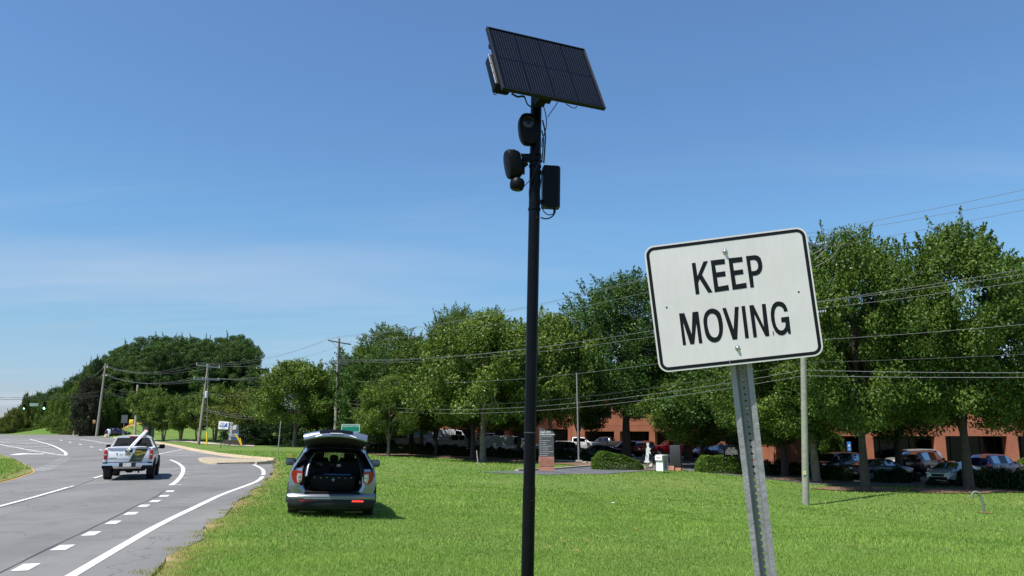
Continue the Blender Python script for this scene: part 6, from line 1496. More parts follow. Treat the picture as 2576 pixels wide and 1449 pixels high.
# ------------------------------------------------------------------ foliage
def leaves(P, N, ln_, wd_, rng, tint, up=0.35, narrow=False):
    """one rhombic leaf per point"""
    n = len(P)
    d = rng.normal(size=(n, 3)); d += N*.5; d[:, 2] -= .25; d /= np.linalg.norm(d, axis=1)[:, None]
    nn = N*.9+rng.normal(size=(n, 3))*.58; nn[:, 2] += up; s = np.cross(nn, d); s /= np.linalg.norm(s, axis=1)[:, None]+1e-9
    L_ = (ln_*rng.uniform(.6, 1.3, n))[:, None]; W_2 = (wd_*rng.uniform(.6, 1.3, n))[:, None]
    bend = np.cross(d, s)*L_*.12
    V = np.stack([P-d*L_*.5, P+s*W_2*.5+bend, P+d*L_*.5, P-s*W_2*.5+bend], 1).reshape(-1, 3)
    F = np.arange(4*n).reshape(n, 4)
    return V, F, np.repeat(tint, 4)
def crown(seed, H, z0, prof, nclump, nleaf, ln_, wd_, cl=.55, m=None, lob=.18, name='crown', flat=1., inner=.55, droop=0., squash=.75, sprig=.16):
    rng = np.random.default_rng(seed)
    zt = np.array([p[0] for p in prof]); rt = np.array([p[1] for p in prof])
    ph = rng.uniform(0, 6.28, 6)
    # clump centres, more of them near the outside
    u = rng.uniform(0, 1, nclump*4); w_ = np.interp(u, zt, rt)
    keep = rng.uniform(0, rt.max(), nclump*4) < w_+.15*rt.max(); u = u[keep][:nclump]; k = len(u)
    a = rng.uniform(0, 2*pi, k); rr = inner+(1-inner)*rng.uniform(0, 1, k)**.5
    rad = np.interp(u, zt, rt)*rr*(1+lob*np.sin(3*a+ph[0]+u*5)+lob*.7*np.sin(5*a+ph[1]-u*7)+lob*.6*np.sin(11*u+ph[2]))
    C_ = np.stack([rad*np.cos(a), rad*np.sin(a), z0+u*(H-z0)], 1)
    cs = cl*rng.uniform(.55, 1.35, k)
    wts = cs**2; idx = rng.choice(k, nleaf, p=wts/wts.sum())
    g_ = rng.normal(size=(nleaf, 3)); g_ /= np.linalg.norm(g_, axis=1)[:, None]
    rr_ = rng.uniform(0.25, 1, nleaf)**.6
    off = g_*(cs[idx]*rr_)[:, None]; off[:, 2] *= squash
    off[:, 2] -= droop*np.abs(rng.normal(size=nleaf))*cs[idx]
    P = C_[idx]+off
    # loose sprigs that break the outline
    nsp = max(1, int(nleaf*sprig)//34); oc = np.argsort(-(np.hypot(C_[:, 0], C_[:, 1])/rt.max()+.9*(C_[:, 2]-z0)/(H-z0)))[:max(8, k//2)]
    sc_ = C_[rng.choice(oc, nsp)]; dr_ = np.stack([sc_[:, 0], sc_[:, 1], np.zeros(nsp)], 1)/rt.max()*.8+rng.normal(size=(nsp, 3))*.35+np.array([0, 0, .75]); dr_ /= np.linalg.norm(dr_, axis=1)[:, None]
    tt = np.tile(rng.uniform(.35, 1, 34)**.8, nsp); sl_n = np.repeat(cl*rng.uniform(1.1, 1.9, nsp), 34)
    P[:nsp*34] = np.repeat(sc_, 34, 0)+np.repeat(dr_, 34, 0)*(tt*sl_n)[:, None]+rng.normal(size=(nsp*34, 3))*(.16*cl*(1.15-tt))[:, None]
    ct = rng.uniform(-.22, .22, k)
    tint = np.clip(.45+ct[idx]+rng.normal(0, .15, nleaf), 0, 1)
    V, F, T = leaves(P, g_, ln_, wd_, rng, tint)
    V[:, 2] = np.maximum(V[:, 2], .05)
    return npmesh(name, V, F, m, {'tint': T}), C_
def trunk(seed, H, r, spl, m, C_=None, nb=7, stems=1, spread=.0, root_=1.5, lean=0.):
    rng = random.Random(seed); b = MB()
    for s in range(stems):
        a = 2*pi*s/stems+rng.uniform(-.4, .4); dx, dy = cos(a)*spread, sin(a)*spread
        rs_ = r*(1 if stems == 1 else .72*rng.uniform(.8, 1.1)); P = []; Rr = []
        n = 9
        for i in range(n):
            t = i/(n-1); P.append((dx*(.12+t)*H*.5*(1 if stems > 1 else 0)+lean*t*H+rng.uniform(-.05, .05)*r*6*t+(dx*r if stems > 1 else 0), dy*(.12+t)*H*.5+rng.uniform(-.05, .05)*r*6*t, -.15+t*(H*.80+.15)))
            Rr.append(rs_*(root_ if i == 0 else 1.12 if i == 1 else 1)*(1-t*.82))
        if H > 4: P.insert(1, tuple(Vector(P[0]).lerp(Vector(P[1]), .35))); Rr.insert(1, rs_*1.12)
        b.tube(P, Rr, 9)
        for k in range(nb):
            t = spl/H+(0.72-spl/H)*(k+.5)/nb+rng.uniform(-.03, .03); i = min(int(t/.8*(n-1))+1, len(P)-2); p = Vector(P[i]); 
            if C_ is not None and len(C_):
                c = C_[rng.randrange(len(C_))]
                for _ in range(12):
                    c2 = C_[rng.randrange(len(C_))]
                    if c2[2] > p.z+.3 and (c[2] <= p.z+.3 or (Vector(c2)-p).length > (Vector(c)-p).length*.9): c = c2
                e = Vector(c)
            else: e = p+Vector((rng.uniform(-1, 1), rng.uniform(-1, 1), 1))*H*.15
            mid = p.lerp(e, .5)+Vector((0, 0, -.06*(e-p).length)); r_ = rs_*(1-t)*.55
            b.tube([p, p.lerp(mid, .5)+Vector((0, 0, .03)), mid, e], [r_, r_*.75, r_*.5, r_*.12], 6)
    return b
VAR = {}
def variant(key, H, Rr, crown_args, trunk_args, m, barkm):
    me, C_ = crown(m=m, H=H, **crown_args)
    tb = trunk(H=H, C_=C_, **trunk_args, m=None); o = tb.build('trunk', barkm); md = o.data; bpy.data.objects.remove(o)
    VAR[key] = (md, me, H, Rr)
oval = [(0, .45), (.12, .78), (.3, .97), (.5, 1.), (.7, .86), (.85, .62), (1, .22)]
def sc_prof(p, r): return [(a, b*r) for a, b in p]
dome = [(0, .75), (.15, .95), (.4, 1.), (.65, .85), (.85, .55), (1, .15)]
tall = [(0, .5), (.1, .8), (.35, 1.), (.6, .95), (.8, .75), (.93, .5), (1, .2)]
pinep = [(0, .45), (.2, .85), (.45, 1.), (.7, .85), (.88, .6), (1, .25)]
vase = [(0, .3), (.2, .62), (.45, .9), (.7, 1.), (.88, .8), (1, .35)]
conep = [(0, 1.), (.3, .92), (.6, .62), (.85, .3), (1, .04)]
variant('birchA', 13.5, 4.9, dict(seed=1, z0=3.7, prof=sc_prof(oval, 4.7), nclump=250, nleaf=78000, ln_=.19, wd_=.12, cl=.98, inner=.42), dict(seed=1, r=.30, spl=3., nb=10), M['leaf_a'], M['bark'])
variant('birchB', 13.5, 4.9, dict(seed=2, z0=3.6, prof=sc_prof(tall, 4.6), nclump=250, nleaf=78000, ln_=.19, wd_=.12, cl=1.0, inner=.4, lob=.24), dict(seed=2, r=.28, spl=2.4, nb=10, stems=2, spread=.22), M['leaf_a'], M['bark_pale'])
variant('oak', 18, 6.2, dict(seed=3, z0=4.9, prof=sc_prof(tall, 5.6), nclump=280, nleaf=62000, ln_=.25, wd_=.13, cl=1.2, inner=.35, lob=.22), dict(seed=3, r=.42, spl=3.4, nb=16), M['leaf_c'], M['bark'])
variant('maple', 11, 4.6, dict(seed=4, z0=3.3, prof=sc_prof(dome, 4.4), nclump=170, nleaf=46000, ln_=.23, wd_=.14, cl=1.02, inner=.42), dict(seed=4, r=.25, spl=2.2, nb=10), M['leaf_b'], M['bark_pale'])
variant('elm', 11, 4.3, dict(seed=5, z0=3.2, prof=sc_prof(oval, 4.1), nclump=170, nleaf=44000, ln_=.23, wd_=.14, cl=1.02, inner=.42, lob=.2), dict(seed=5, r=.22, spl=2., nb=10), M['leaf_a'], M['bark'])
variant('deep', 12, 4.5, dict(seed=6, z0=1.2, prof=sc_prof(oval, 4.3), nclump=260, nleaf=30000, ln_=.26, wd_=.15, cl=.9, inner=.4), dict(seed=6, r=.26, spl=2., nb=8), M['leaf_c'], M['bark'])
variant('pineA', 18, 4.4, dict(seed=7, z0=4.5, prof=sc_prof(pinep, 4.1), nclump=100, nleaf=26000, ln_=.42, wd_=.12, cl=1.1, inner=.45, lob=.3, squash=.65, sprig=.03), dict(seed=7, r=.26, spl=4., nb=8), M['leaf_pine'], M['bark'])
variant('pineB', 18, 4.4, dict(seed=8, z0=3., prof=sc_prof(dome, 4.0), nclump=105, nleaf=26000, ln_=.42, wd_=.12, cl=1.12, inner=.45, lob=.35, squash=.65, sprig=.04), dict(seed=8, r=.26, spl=4., nb=8), M['leaf_pine'], M['bark'])
variant('myrtle', 7, 3.1, dict(seed=9, z0=1.9, prof=sc_prof(vase, 2.9), nclump=150, nleaf=17000, ln_=.24, wd_=.13, cl=.62, inner=.35), dict(seed=9, r=.15, spl=1.6, nb=4, stems=5, spread=.22), M['leaf_a'], M['bark_smooth'])
variant('bushy', 8, 4.4, dict(seed=10, z0=.2, prof=sc_prof(dome, 4.2), nclump=200, nleaf=20000, ln_=.36, wd_=.2, cl=.95, inner=.5, lob=.28), dict(seed=10, r=.15, spl=1., nb=5), M['leaf_a'], M['bark'])
variant('cone', 7, 2.4, dict(seed=12, z0=.1, prof=sc_prof(conep, 2.3), nclump=180, nleaf=18000, ln_=.22, wd_=.1, cl=.55, inner=.6), dict(seed=12, r=.14, spl=.6, nb=4), M['leaf_dark'], M['bark'])
variant('spread', 6, 5., dict(seed=13, z0=1.5, prof=sc_prof([(0, .8), (.2, 1), (.5, .95), (.8, .6), (1, .2)], 4.8), nclump=200, nleaf=22000, ln_=.26, wd_=.15, cl=.75, inner=.3, lob=.25), dict(seed=13, r=.16, spl=1.2, nb=6, stems=3, spread=.5), M['leaf_yellow'], M['bark'])
def shrubmesh(seed, r, hh, n, ln_, wd_, m, box=None):
    rng = np.random.default_rng(seed); 
    if box:
        P = rng.uniform(-1, 1, (n, 3)); ax_ = rng.integers(0, 3, n); sgn = np.where(rng.uniform(size=n) < .5, -1, 1)
        P[np.arange(n), ax_] = sgn*rng.uniform(.86, 1., n); P[:, 2] = np.abs(P[:, 2])*1.0; G_n = np.zeros((n, 3)); G_n[np.arange(n), ax_] = sgn
        rr = 1-.22*(np.abs(P[:, 0])**6*np.abs(P[:, 2])**3+np.abs(P[:, 0])**6*np.abs(P[:, 1])**6)
        P = P*np.array(box)*rr[:, None]*(1+.03*np.sin(P[:, :1]*9)); Nn = G_n
    else:
        g_ = rng.normal(size=(n, 3)); g_ /= np.linalg.norm(g_, axis=1)[:, None]; g_[:, 2] = np.abs(g_[:, 2]); ph = rng.uniform(0, 6, 4)
        lum = 1+.12*np.sin(5*np.arctan2(g_[:, 1], g_[:, 0])+ph[0])*np.sqrt(1-g_[:, 2]**2)+.10*np.sin(7*g_[:, 2]+ph[1])+.08*np.sin(9*np.arctan2(g_[:, 1], g_[:, 0])+6*g_[:, 2])
        P = g_*np.array([r, r, hh])*(lum*rng.uniform(.72, 1.02, n)**.5)[:, None]; Nn = g_
    V, F, T = leaves(P, Nn, ln_, wd_, rng, np.clip(rng.normal(.45, .25, n), 0, 1)); V[:, 2] = np.maximum(V[:, 2], .0)
    return npmesh('foliage', V, F, m, {'tint': T})
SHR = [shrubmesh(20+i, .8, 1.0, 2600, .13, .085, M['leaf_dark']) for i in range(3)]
SHH = shrubmesh(30, 1, 1, 3600, .12, .08, M['leaf_hedge'])
STEM = MB().tube([(0, 0, 0), (.03, 0, .6)], [.05, .02], 6).build('stem', M['bark']); STEMD = STEM.data; bpy.data.objects.remove(STEM)
def tree(var, px, Y, top, width, label, group=None, z=None, rz=None, bark=None, leafm=None, cat='tree', name='tree', x=None):
    md, me, H_, R_ = VAR[var]; X = at(px, 1100, Y).x if x is None else x; z = hz(X, Y) if z is None else z
    ht = at(px, top, Y).z-z; wm_ = width*Y/FPX/2
    o = empty(name, (X, Y, z-.05), R.uniform(0, 6.28) if rz is None else rz, label, cat, group); o.scale = (wm_/R_, wm_/R_, ht/H_)
    a = link('trunk', md, o); c = link('crown', me, o)
    if bark: a.material_slots[0].link = 'OBJECT'; a.material_slots[0].material = bark
    if leafm: c.material_slots[0].link = 'OBJECT'; c.material_slots[0].material = leafm
    return o
# right row, in front of the lot
tree('birchA', 2168, 48, 606, 345, 'big leafy tree whose trunk stands right of the wooden utility pole', None, rz=.5)
tree('birchA', 2425, 48, 592, 390, 'tallest tree on the right, its trunk beside the pale silver sedan', None, rz=2.2, bark=M['bark'])
tree('birchA', 2650, 50, 690, 380, 'tree cut by the right edge of the photo', None, rz=3.6)
tree('birchB', 2050, 55, 760, 380, 'forked pale barked tree right behind the wooden utility pole', None, rz=1.25)
tree('elm', 1880, 68, 905, 330, 'dark low tree behind the leaning steel sign post', None, leafm=M['leaf_c'], rz=.9)
tree('birchA', 1970, 60, 860, 300, 'tree filling the gap under the KEEP MOVING sign', None, rz=4.0)
tree('oak', 1576, 80, 705, 330, 'tall deep green tree left of the KEEP MOVING sign', None, rz=.3)
tree('oak', 1730, 84, 830, 320, 'deep green tree behind the left edge of the KEEP MOVING sign', None, rz=2.3, leafm=M['leaf_a'])
tree('elm', 1765, 72, 960, 260, 'low hanging bright tree in front of the red pickup', None, rz=2.9, leafm=M['leaf_a'])
tree('maple', 1215, 70, 800, 290, 'light green tree with a leaning pale forked trunk', None, rz=1.0)
tree('elm', 1190, 74, 830, 250, 'light green tree just left of the leaning forked trunk', None, rz=2.0, leafm=M['leaf_b'])
tree('maple', 1385, 76, 795, 220, 'light green tree right behind the black camera pole', None, rz=4.4)
tree('elm', 1305, 79, 850, 210, 'light green tree left behind the black camera pole', None, rz=.1, leafm=M['leaf_b'])
tree('elm', 1455, 92, 880, 200, 'shaded tree behind the slim light pole', None, rz=1.4, leafm=M['leaf_c'])
tree('maple', 978, 75, 950, 150, 'slender tree with a straight pale trunk right of the SUV', None, rz=3.)
tree('elm', 1060, 82, 870, 210, 'mid green tree in front of the leftmost van', None, rz=.7)
tree('elm', 1098, 80, 900, 180, 'dark trunked tree in front of the tall work van', None, rz=5.2)
tree('deep', 925, 82, 900, 180, 'dark green tree behind the green litter sign', None, rz=1.1)
tree('oak', 985, 100, 832, 220, 'taller dull green tree behind the green litter sign', None, rz=3.3, leafm=M['leaf_a'])
tree('oak', 1140, 112, 786, 170, 'spiky topped tree rising above the light green trees', None, rz=5.1, leafm=M['leaf_a'])
tree('oak', 1225, 118, 790, 190, 'second spiky topped tree above the forked trunk', None, rz=.6, leafm=M['leaf_a'])
tree('pineA', 1050, 150, 850, 110, 'dark pine crown peeking out behind the middle trees', None, rz=1.)
tree('deep', 860, 88, 930, 120, 'dark tree directly behind the single crossarm pole', None, rz=4.)
tree('elm', 905, 96, 880, 150, 'green tree just right of the single crossarm pole', None, rz=2.)
tree('maple', 742, 85, 912, 210, 'light green tree with two pale trunks left of the SUV', None, rz=.4)
tree('birchB', 800, 90, 935, 150, 'dark green tree between the light green tree and the crossarm pole', None, rz=1.9, leafm=M['leaf_c'], bark=M['bark'])
tree('cone', 722, 100, 1040, 80, 'dark conical evergreen under the light green tree', None)
tree('cone', 765, 98, 1010, 90, 'dark evergreen right behind the two pale trunks', None)
for k_, px in enumerate((960, 1035, 1095, 1185, 1250)): tree('birchA', px, 91, 880+R.uniform(-10, 15), 200, f'{ORD[k_]} shaded tree from the left among the parked vans', 'trees between the vans and the building', leafm=M['leaf_c'])
tree('birchA', 2256, 60, 800, 300, 'tree with a rough trunk between the silver minivan and the dark brown SUV', None, rz=.2, leafm=M['leaf_c'], bark=M['bark'])
tree('oak', 2230, 80, 790, 260, 'tall tree behind the right brick wing', None, x=at(2250, 1100, 90).x, z=-1)
for px, Y, top, wdt, var in ((1500,150,900,150,'deep'),(1600,150,880,150,'deep'),(1700,150,880,170,'oak'),(1820,140,860,180,'deep'),(1930,140,860,180,'oak'),(1400,160,900,150,'oak'),(1250,165,880,150,'deep'),(1330,165,880,150,'deep'),(1180,160,880,150,'oak'),(900,150,930,160,'deep'),(830,150,950,140,'oak')):
    tree(var, px, Y, top, wdt, 'woodland tree in the backdrop behind the brick building and lot', 'backdrop trees behind the building')
# crape myrtles on the left lawn
for i, (px, top, wd_) in enumerate(((372, 983, 100), (411, 1000, 88), (454, 1000, 92), (496, 995, 88), (540, 978, 115))):
    tree('myrtle', px, 118+i*-2, top, wd_, ['first crape myrtle, right behind the white pickup cab', 'second crape myrtle from the left in the row on the lawn', 'middle crape myrtle of the row on the lawn', 'fourth crape myrtle, half behind the leaning crossarm pole', 'largest crape myrtle, left of the white logo board'][i], 'crape myrtles in a row on the lawn', rz=i*1.3, leafm=[M['leaf_b'], M['leaf_a'], M['leaf_a'], M['leaf_a'], M['leaf_b']][i])
tree('spread', 640, 105, 985, 190, 'wide low yellowing tree behind the monument sign')
tree('spread', 590, 125, 990, 160, 'yellow green low tree behind the largest crape myrtle')
tree('bushy', 600, 100, 1068, 70, 'dark shrub mound left under the wide low tree', cat='shrub', name='shrub', leafm=M['leaf_dark'])
tree('bushy', 645, 99, 1066, 90, 'dark shrub mound under the wide low tree', cat='shrub', name='shrub', leafm=M['leaf_dark'])
# pines on the hill
pin = 0
prof_top = lambda px: np.interp(px, [215, 235, 255, 270, 300, 330, 360, 400, 450, 520, 570, 600, 612, 628, 645], [930, 900, 895, 880, 868, 852, 848, 848, 850, 855, 846, 842, 860, 900, 960])
hp = 'tall dark pine in the dense stand on the hill behind the road'
for row, (Y, dt) in enumerate(((176, 42), (188, 18), (200, 0), (214, 3))):
    for k_, px in enumerate(np.arange(245+row*11, 632-row*4, 33)):
        t_ = float(prof_top(px+R.uniform(-4, 4)))+dt*R.uniform(.4, 1.2)
        if px > 590: t_ = float(prof_top(px))+R.uniform(0, 8)
        tree('pineA' if R.random() < .5 else 'pineB', px, Y+R.uniform(-4, 4), t_, R.uniform(66, 84), hp if row else f'{ORD[k_]} dark pine from the left in the front row of the hill stand', 'pines on the hill')
tree('pineB', 622, 172, 925, 62, 'right end pine of the hill stand with low branches'); tree('pineA', 655, 200, 950, 60, 'small pale pine right of the hill stand', leafm=M['leaf_a'])
# dark understorey beneath the pines
for k_, px in enumerate(range(300, 660, 30)): tree('bushy', px+R.uniform(-6, 6), 166+R.uniform(-3, 3), R.uniform(990, 1015), 62, f'{ORD[k_]} dark understorey bush from the left below the hill pines', 'bushes below the hill pines', cat='shrub', name='shrub', leafm=M['leaf_c'])
# left roadside thicket
def edge_Y(px):
    for Y in np.arange(90, 500, 1.):
        if at(px, 1100, Y).x < xr(Y): continue
        if Y > 95 and at(px, 1100, Y).x > xr(Y): return Y
    return 300
th = 'dense green roadside tree left of the leaning pole'
topL = lambda px: np.interp(px, [0, 20, 60, 75, 100, 120, 150, 175, 200, 225], [1068, 1050, 1010, 995, 985, 975, 965, 945, 925, 905])
for k_, px in enumerate(range(-20, 215, 13)):
    eY = edge_Y(px); tree('bushy', px, eY+R.uniform(5, 8), float(topL(px))+R.uniform(22, 40), R.uniform(36, 48), f'{ORD[k_]} dense green tree from the left edge in the far roadside thicket', 'thicket trees along the far left roadside', cat='tree', leafm=M['leaf_a'] if R.random() < .75 else M['leaf_b'])
for k_, (px, Y) in enumerate(((48,300),(60,290),(74,280),(90,270),(106,262),(124,252),(142,246),(158,240),(172,234),(190,226),(206,218),(222,212),(236,204))):
    tree('deep', px, Y, float(topL(px))+R.uniform(-2, 8), R.uniform(34, 46), f'{ORD[k_]} darker tree from the left in the rising back row', 'back row trees at the far left', leafm=M['leaf_c'])
for k_, (px, Y) in enumerate(((272,168),(292,165),(262,160))): tree('bushy', px, Y, 985+R.uniform(0, 20), 50, ['middle','right','left'][k_]+' bright green bush on the slope behind the hatchback', 'bushes on the slope', cat='shrub', name='shrub')
tree('elm', 214, 155, 952, 62, 'bronze green tree left beside the leaning pole', leafm=M['leaf_red'], rz=1.)
tree('bushy', 214, 153, 990, 62, 'bronze bush at the foot of the leaning left pole', leafm=M['leaf_red'], cat='shrub', name='shrub')
tree('deep', 232, 175, 905, 44, 'dark narrow evergreen left of the hill pines', leafm=M['leaf_dark'])
tree('bushy', 238, 158, 1040, 40, 'low dark bush right of the leaning left pole', cat='shrub', name='shrub', leafm=M['leaf_dark'])
tree('spread', 32, 190, 1030, 50, 'yellowing sparse tree at the far left'); tree('deep', 55, 200, 990, 20, 'thin yellow brown treetop at the far left', leafm=M['leaf_yellow'])
tree('bushy', 10, 200, 1050, 46, 'yellow green bush at the left edge', cat='shrub', name='shrub', leafm=M['leaf_yellow'])
for k_ in range(8): tree('bushy', -20+k_*14, 330+k_*4, 1062+R.uniform(-3, 3), 40, f'{ORD[k_]} distant tree from the left at the end of the road', 'far trees at the end of the road', leafm=M['leaf_c'])
for k_, px in enumerate(range(-10, 232, 15)):
    tree('bushy', px, edge_Y(px)+2.5, R.uniform(1060, 1076), 44, f'{ORD[k_]} low green bush from the left along the far roadside', 'low bushes along the far roadside', cat='shrub', name='shrub', leafm=M['leaf_a'])
# shrubs in front of the lot
def shrub(px, py, w_, h_, label, group, m=None, Y=None, me=None, rz=None, dy=.8):
    p = ground(px, py) if Y is None else Vector((at(px, 1110, Y).x, Y, hz(at(px, 1110, Y).x, Y))); u = p.y/FPX
    o = empty('shrub', tuple(p), R.uniform(0, 6) if rz is None else rz, label, 'shrub', group); me = me or SHR[R.randrange(3)]
    s_ = w_*u/1.6; o.scale = (s_, s_*dy, h_*u/1.0)
    c = link('foliage', me, o); link('stem', STEMD, o)
    if m: c.material_slots[0].link = 'OBJECT'; c.material_slots[0].material = m
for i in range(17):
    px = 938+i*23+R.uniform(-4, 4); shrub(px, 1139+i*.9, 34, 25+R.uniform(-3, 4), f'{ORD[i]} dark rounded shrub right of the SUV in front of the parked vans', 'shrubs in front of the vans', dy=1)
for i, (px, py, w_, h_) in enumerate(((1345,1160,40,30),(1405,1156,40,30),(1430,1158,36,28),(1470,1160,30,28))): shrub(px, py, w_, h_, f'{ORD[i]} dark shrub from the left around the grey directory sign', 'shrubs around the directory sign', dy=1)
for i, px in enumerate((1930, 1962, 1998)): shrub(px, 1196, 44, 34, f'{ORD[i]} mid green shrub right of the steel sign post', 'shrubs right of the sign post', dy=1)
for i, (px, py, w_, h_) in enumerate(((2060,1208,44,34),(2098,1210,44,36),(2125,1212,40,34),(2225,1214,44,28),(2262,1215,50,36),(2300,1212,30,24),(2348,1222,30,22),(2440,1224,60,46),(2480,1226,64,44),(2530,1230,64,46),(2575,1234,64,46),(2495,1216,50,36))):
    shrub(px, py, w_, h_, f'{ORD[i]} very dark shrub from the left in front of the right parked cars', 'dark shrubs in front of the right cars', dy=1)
def hedge(px0, px1, Y, py_top, py_bot, label, m, dep=.9, taper=False, rz=0):
    a, c = at(px0, py_bot, Y), at(px1, py_bot, Y); cx_ = (a.x+c.x)/2; z = hz(cx_, Y); hh = at(px0, py_top, Y).z-z
    o = empty('hedge', (cx_, Y+dep, z), rz, label, 'hedge'); n = 16000
    me = shrubmesh(int(px0), 1, 1, n, .12, .08, m, box=((c.x-a.x)/2, dep, hh)); 
    if taper:
        co = np.empty(len(me.vertices)*3, np.float32); me.vertices.foreach_get('co', co); co = co.reshape(-1, 3); hw_ = (c.x-a.x)/2
        co[:, 2] *= np.interp(co[:, 0]/hw_, [-1, -.3, .4, 1], [1, .98, .72, .42]); me.vertices.foreach_set('co', co.ravel())
    link('foliage', me, o)
    b = MB(); 
    for k in range(6): x = (c.x-a.x)*(k/5-.5)*.8; b.tube([(x, 0, -.1), (x, 0, hh*.4)], .04, 5)
    b.build('stem', M['bark'], o); return o
hedge(1490, 1622, 61, 1136, 1165, 'clipped bright green hedge sloping down beside the driveway', M['leaf_hedge'], 1.0, True)
hedge(1756, 1872, 62, 1147, 1176, 'boxy green hedge behind the DELIVERIES sign', M['leaf_hedge'], .9)
hedge(2045, 2092, 68, 1130, 1150, 'small clipped hedge by the blue parking sign', M['leaf_hedge'], .6)
tree('myrtle', 2094, 68, 1090, 56, 'fan shaped shrub in front of the dark bay', cat='shrub', name='shrub', leafm=M['leaf_hedge'], z=-1.4)
shrub(1770, 0, 40, 30, 'round pale shrub behind the red pickup', None, M['leaf_hedge'], Y=98); shrub(2520, 0, 46, 26, 'clipped round shrub right of the blue SUV', None, M['leaf_hedge'], Y=66); shrub(2565, 0, 40, 30, 'clipped round shrub at the right edge by the wall', None, M['leaf_hedge'], Y=66)
# pine straw under trees
def mulch(px, py, rx, ry, label, m=None, n=22):
    p = ground(px, py); pts = []
    for k in range(n): a = 2*pi*k/n; r_ = 1+.12*sin(3*a+px)+.1*sin(7*a); pts.append((p.x+rx*cos(a)*r_, p.y+ry*sin(a)*r_))
    o = drape('mulch_bed', pts, m or M['mulch'], .045, .6, lambda x, y: h(x, y)+.10*exp(-((x-p.x)**2/rx**2+(y-p.y)**2/ry**2)*2.5)); tag(o, label, kind='structure')
for a_ in ((2160,1232,3.4,2.6,'brown straw around the big trunk right of the pole'),(2415,1236,4.4,3.,'brown straw around the right trunk'),(1225,1163,2.6,2.,'brown straw under the forked tree'),(977,1148,1.7,1.2,'brown straw under the slender tree'),(744,1122,2.4,1.8,'brown straw under the two pale trunks'),(2040,1208,4,3,'shaded straw behind the utility pole'),(1300,1162,3,1.8,'shaded straw left of the camera pole'),(1855,1172,5,1.6,'straw strip below the deliveries sign'),(1632,1184,2.,.8,'clay patch at the foot of the figure sign')):
    mulch(a_[0], a_[1], a_[2]*.72, a_[3]*.72, a_[4])
mulch(1470, 1169, 4.8, 2.2, 'pine straw bed around the light pole', M['mulch'])
dr = [(-13, 78), (-4, 74.5), (3, 71), (5, 74), (-4, 84), (-14, 92), (-20, 96), (-20, 88)]
o = drape('mulch_bed', dr, M['mulch'], .04, 1.5); tag(o, 'long shaded pine straw bed under the trees by the vans', kind='structure')
o = drape('sidewalk', [tuple(ground(*p).to_2d()) for p in [(380,1107),(470,1110),(560,1117),(640,1121),(640,1124),(560,1120),(470,1113),(380,1109)]], M['concrete'], .05, 2.); tag(o, 'narrow pale path across the left lawn', kind='structure')
o = drape('embankment_patch', [tuple(p) for p in [(-77, 157), (-70, 158), (-66, 163), (-72, 165), (-79, 162)]], mat('dry_grass', (.30, .19, .05), .95, var=.35, vscale=.8), .06, 1.5); tag(o, 'orange dry grass on the slope', kind='structure')

# ------------------------------------------------------------------ grass blades
def inpoly(P, X, Y):
    c = np.zeros(len(X), bool); n = len(P); j = n-1
    for i in range(n):
        xi, yi = P[i]; xj, yj = P[j]
        c ^= ((yi > Y) != (yj > Y)) & (X < (xj-xi)*(Y-yi)/((yj-yi) or 1e-9)+xi); j = i
    return c
lotP = [tuple(p) for p in lot]
GP, GS, GT = [], [], []
def sow(y0, y1, dens, hgt, wd_):
    n = int((y1-y0)*(y1*1.42)*dens); Y = NR.uniform(y0, y1, n); X = NR.uniform(-.72, .72, n)*y1
    e = xr(Y); d = X-e+.10*np.sin(Y*9)+.12*np.sin(Y*3.1); k = (d > NR.exponential(.10, n)-.12) & (np.abs(X) < .70*Y+1.5) & ~inpoly(lotP, X, Y)
    X, Y, d = X[k], Y[k], d[k]
    dryn = np.clip(1.0-(d-.05)/np.maximum(.14, .28+.19*(1.4*np.sin(X*1.7+Y*.9)+1.1*np.sin(Y*2.3-X*.6))), 0, 1)
    GP.append(np.stack([X, Y, h(X, Y)], 1)); GS.append(np.stack([np.full(len(X), hgt), np.full(len(X), wd_)], 1)); GT.append(dryn)
sow(8.6, 13, 2100, .038, .0060); sow(13, 20, 820, .042, .0095); sow(20, 31, 260, .050, .017); sow(31, 50, 60, .06, .036); sow(50, 74, 22, .07, .055)
P = np.concatenate(GP); S_ = np.concatenate(GS); dryn = np.concatenate(GT); n = len(P)
pn = .5+.22*np.sin(P[:, 0]*2.1+np.sin(P[:, 1]*1.3)*1.4)+.2*np.sin(P[:, 1]*2.9+np.sin(P[:, 0]*.8)*2.)+.18*np.sin(P[:, 0]*.5+P[:, 1]*.35)
hh = S_[:, 0]*NR.uniform(.45, 1.45, n)*(.75+.45*pn)*(1-.35*dryn); ww = S_[:, 1]*NR.uniform(.7, 1.3, n)
az = NR.uniform(0, 2*pi, n); ln2 = NR.uniform(.15, 1.0, n)*hh; fa = NR.uniform(0, 2*pi, n)
D = np.stack([np.cos(az), np.sin(az), np.zeros(n)], 1); S2 = np.stack([np.cos(fa), np.sin(fa), np.zeros(n)], 1)*(ww/2)[:, None]
B0 = P-np.array([0, 0, .005]); Mi = P+D*(ln2*.30)[:, None]+np.array([0, 0, 1])*(hh*.62)[:, None]; Ti = P+D*(ln2)[:, None]+np.array([0, 0, 1])*(hh)[:, None]
V = np.stack([B0-S2, B0+S2, Mi+S2*.8, Mi-S2*.8, Ti], 1).reshape(-1, 3)
i5 = np.arange(n)*5
F4 = np.stack([i5, i5+1, i5+2, i5+3], 1); F3 = np.stack([i5+3, i5+2, i5+4], 1)
FF = np.concatenate([np.stack([i5, i5+1, i5+2], 1), np.stack([i5, i5+2, i5+3], 1), F3])
tint = np.clip(NR.normal(.44, .24, n)+(pn-.5)*.5, 0, 1)
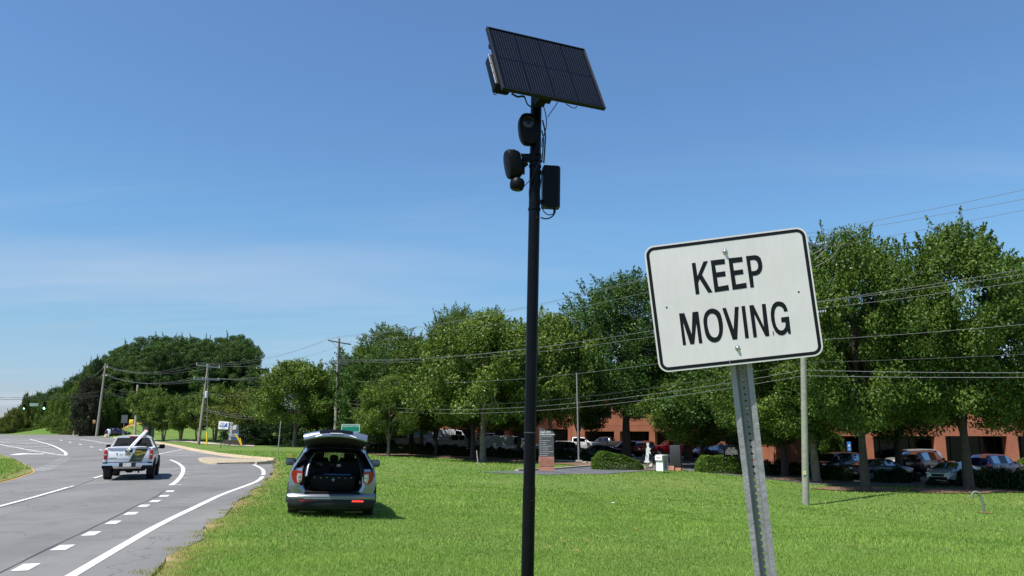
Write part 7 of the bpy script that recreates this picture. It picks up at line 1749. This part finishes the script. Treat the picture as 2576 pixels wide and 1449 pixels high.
straw = NR.uniform(size=n) < (.03+.10*np.clip(np.sin(P[:, 0]*1.3+2*np.sin(P[:, 1]*.9))+np.sin(P[:, 1]*1.7)-1.1, 0, 1)); dryn = np.where(straw, NR.uniform(.4, .9, n), dryn)
m, t_, b_ = nodes('lawn_blades')
def _blade():
    m = M['grass_leaf']; t = m.node_tree; mix = [q for q in t.nodes if q.type == 'MIX'][0]
    a = t.nodes.new('ShaderNodeAttribute'); a.attribute_name = 'dry'; x = t.nodes.new('ShaderNodeMix'); x.data_type = 'RGBA'; x.inputs[7].default_value = (.42, .33, .13, 1)
    outs = [l.to_socket for l in t.links if l.from_node == mix]
    t.links.new(a.outputs['Fac'], x.inputs[0]); t.links.new(mix.outputs[2], x.inputs[6])
    for s_ in outs: t.links.new(x.outputs[2], s_)
_blade(); bpy.data.materials.remove(m)
gm = npmesh('grass', V, FF, M['grass_leaf'], {'tint': np.repeat(tint, 5), 'dry': np.repeat(dryn*NR.uniform(.3, 1, n), 5)})
go = link('grass', gm); tag(go, 'green lawn grass in the foreground', 'grass', kind='stuff')
# blades on the median at the left
mp_ = [tuple(p) for p in smooth_path(med, 1)]
n = 26000; X = NR.uniform(-34, -18, n); Y = NR.uniform(27, 62, n); k = inpoly(mp_, X, Y); X, Y = X[k], Y[k]; n = len(X); Z = rise(Y)+.03
dm = np.min([np.hypot(X-p[0], Y-p[1]) for p in smooth_path(ye, 2)], 0); k = dm > NR.uniform(.1, .7, n); X, Y, Z, dm = X[k], Y[k], Z[k], dm[k]; n = len(X)
P = np.stack([X, Y, Z], 1); a = NR.uniform(0, 6.28, n); s2 = np.stack([np.cos(a), np.sin(a), 0*a], 1)*.02; T = P+np.stack([NR.normal(0, .03, n), NR.normal(0, .03, n), NR.uniform(.05, .14, n)], 1)
V = np.stack([P-s2, P+s2, T], 1).reshape(-1, 3)
gm = npmesh('median_grass', V, np.arange(3*n).reshape(n, 3), M['grass_leaf'], {'tint': np.repeat(NR.uniform(.1, .8, n), 3), 'dry': np.repeat(np.clip(1-dm/1.1, 0, 1)*NR.uniform(.2, 1, n), 3)})
tag(link('median_grass', gm), 'grass growing on the left road median', 'grass', kind='stuff')
# litter and a few fallen leaves on the lawn
def scrap(px, py, w_, label, m, cat):
    p = ground(px, py); b = MB(); b.add([(-w_, -.02, .05), (-w_*.3, .03, .075), (w_*.4, -.01, .06), (w_, .03, .085), (w_*.3, .09, .07), (-w_*.6, .08, .06)], [(0, 1, 5), (1, 2, 4, 5), (2, 3, 4)]); o = b.build('scrap', m, None, tuple(p)); tag(o, label, cat)
scrap(1539, 1270, .11, 'white scrap of paper on the lawn between pole and sign', M['white'], 'litter')
drl = mat('dry_leaf', (.30, .16, .06), .8)
for i, (px, py) in enumerate(((1447, 1397), (1418, 1373), (1474, 1371), (1440, 1311), (1380, 1388), (1270, 1255), (1600, 1340), (1110, 1380))): scrap(px, py, .035, 'small brown fallen leaf lying in the grass', drl, 'leaf'); bpy.data.objects[-1] if False else None
for o in bpy.data.objects:
    if o.get('category') == 'leaf': o['group'] = 'fallen leaves on the lawn'; o.name = 'fallen_leaf'
    elif o.get('category') == 'litter': o.name = 'paper_scrap'
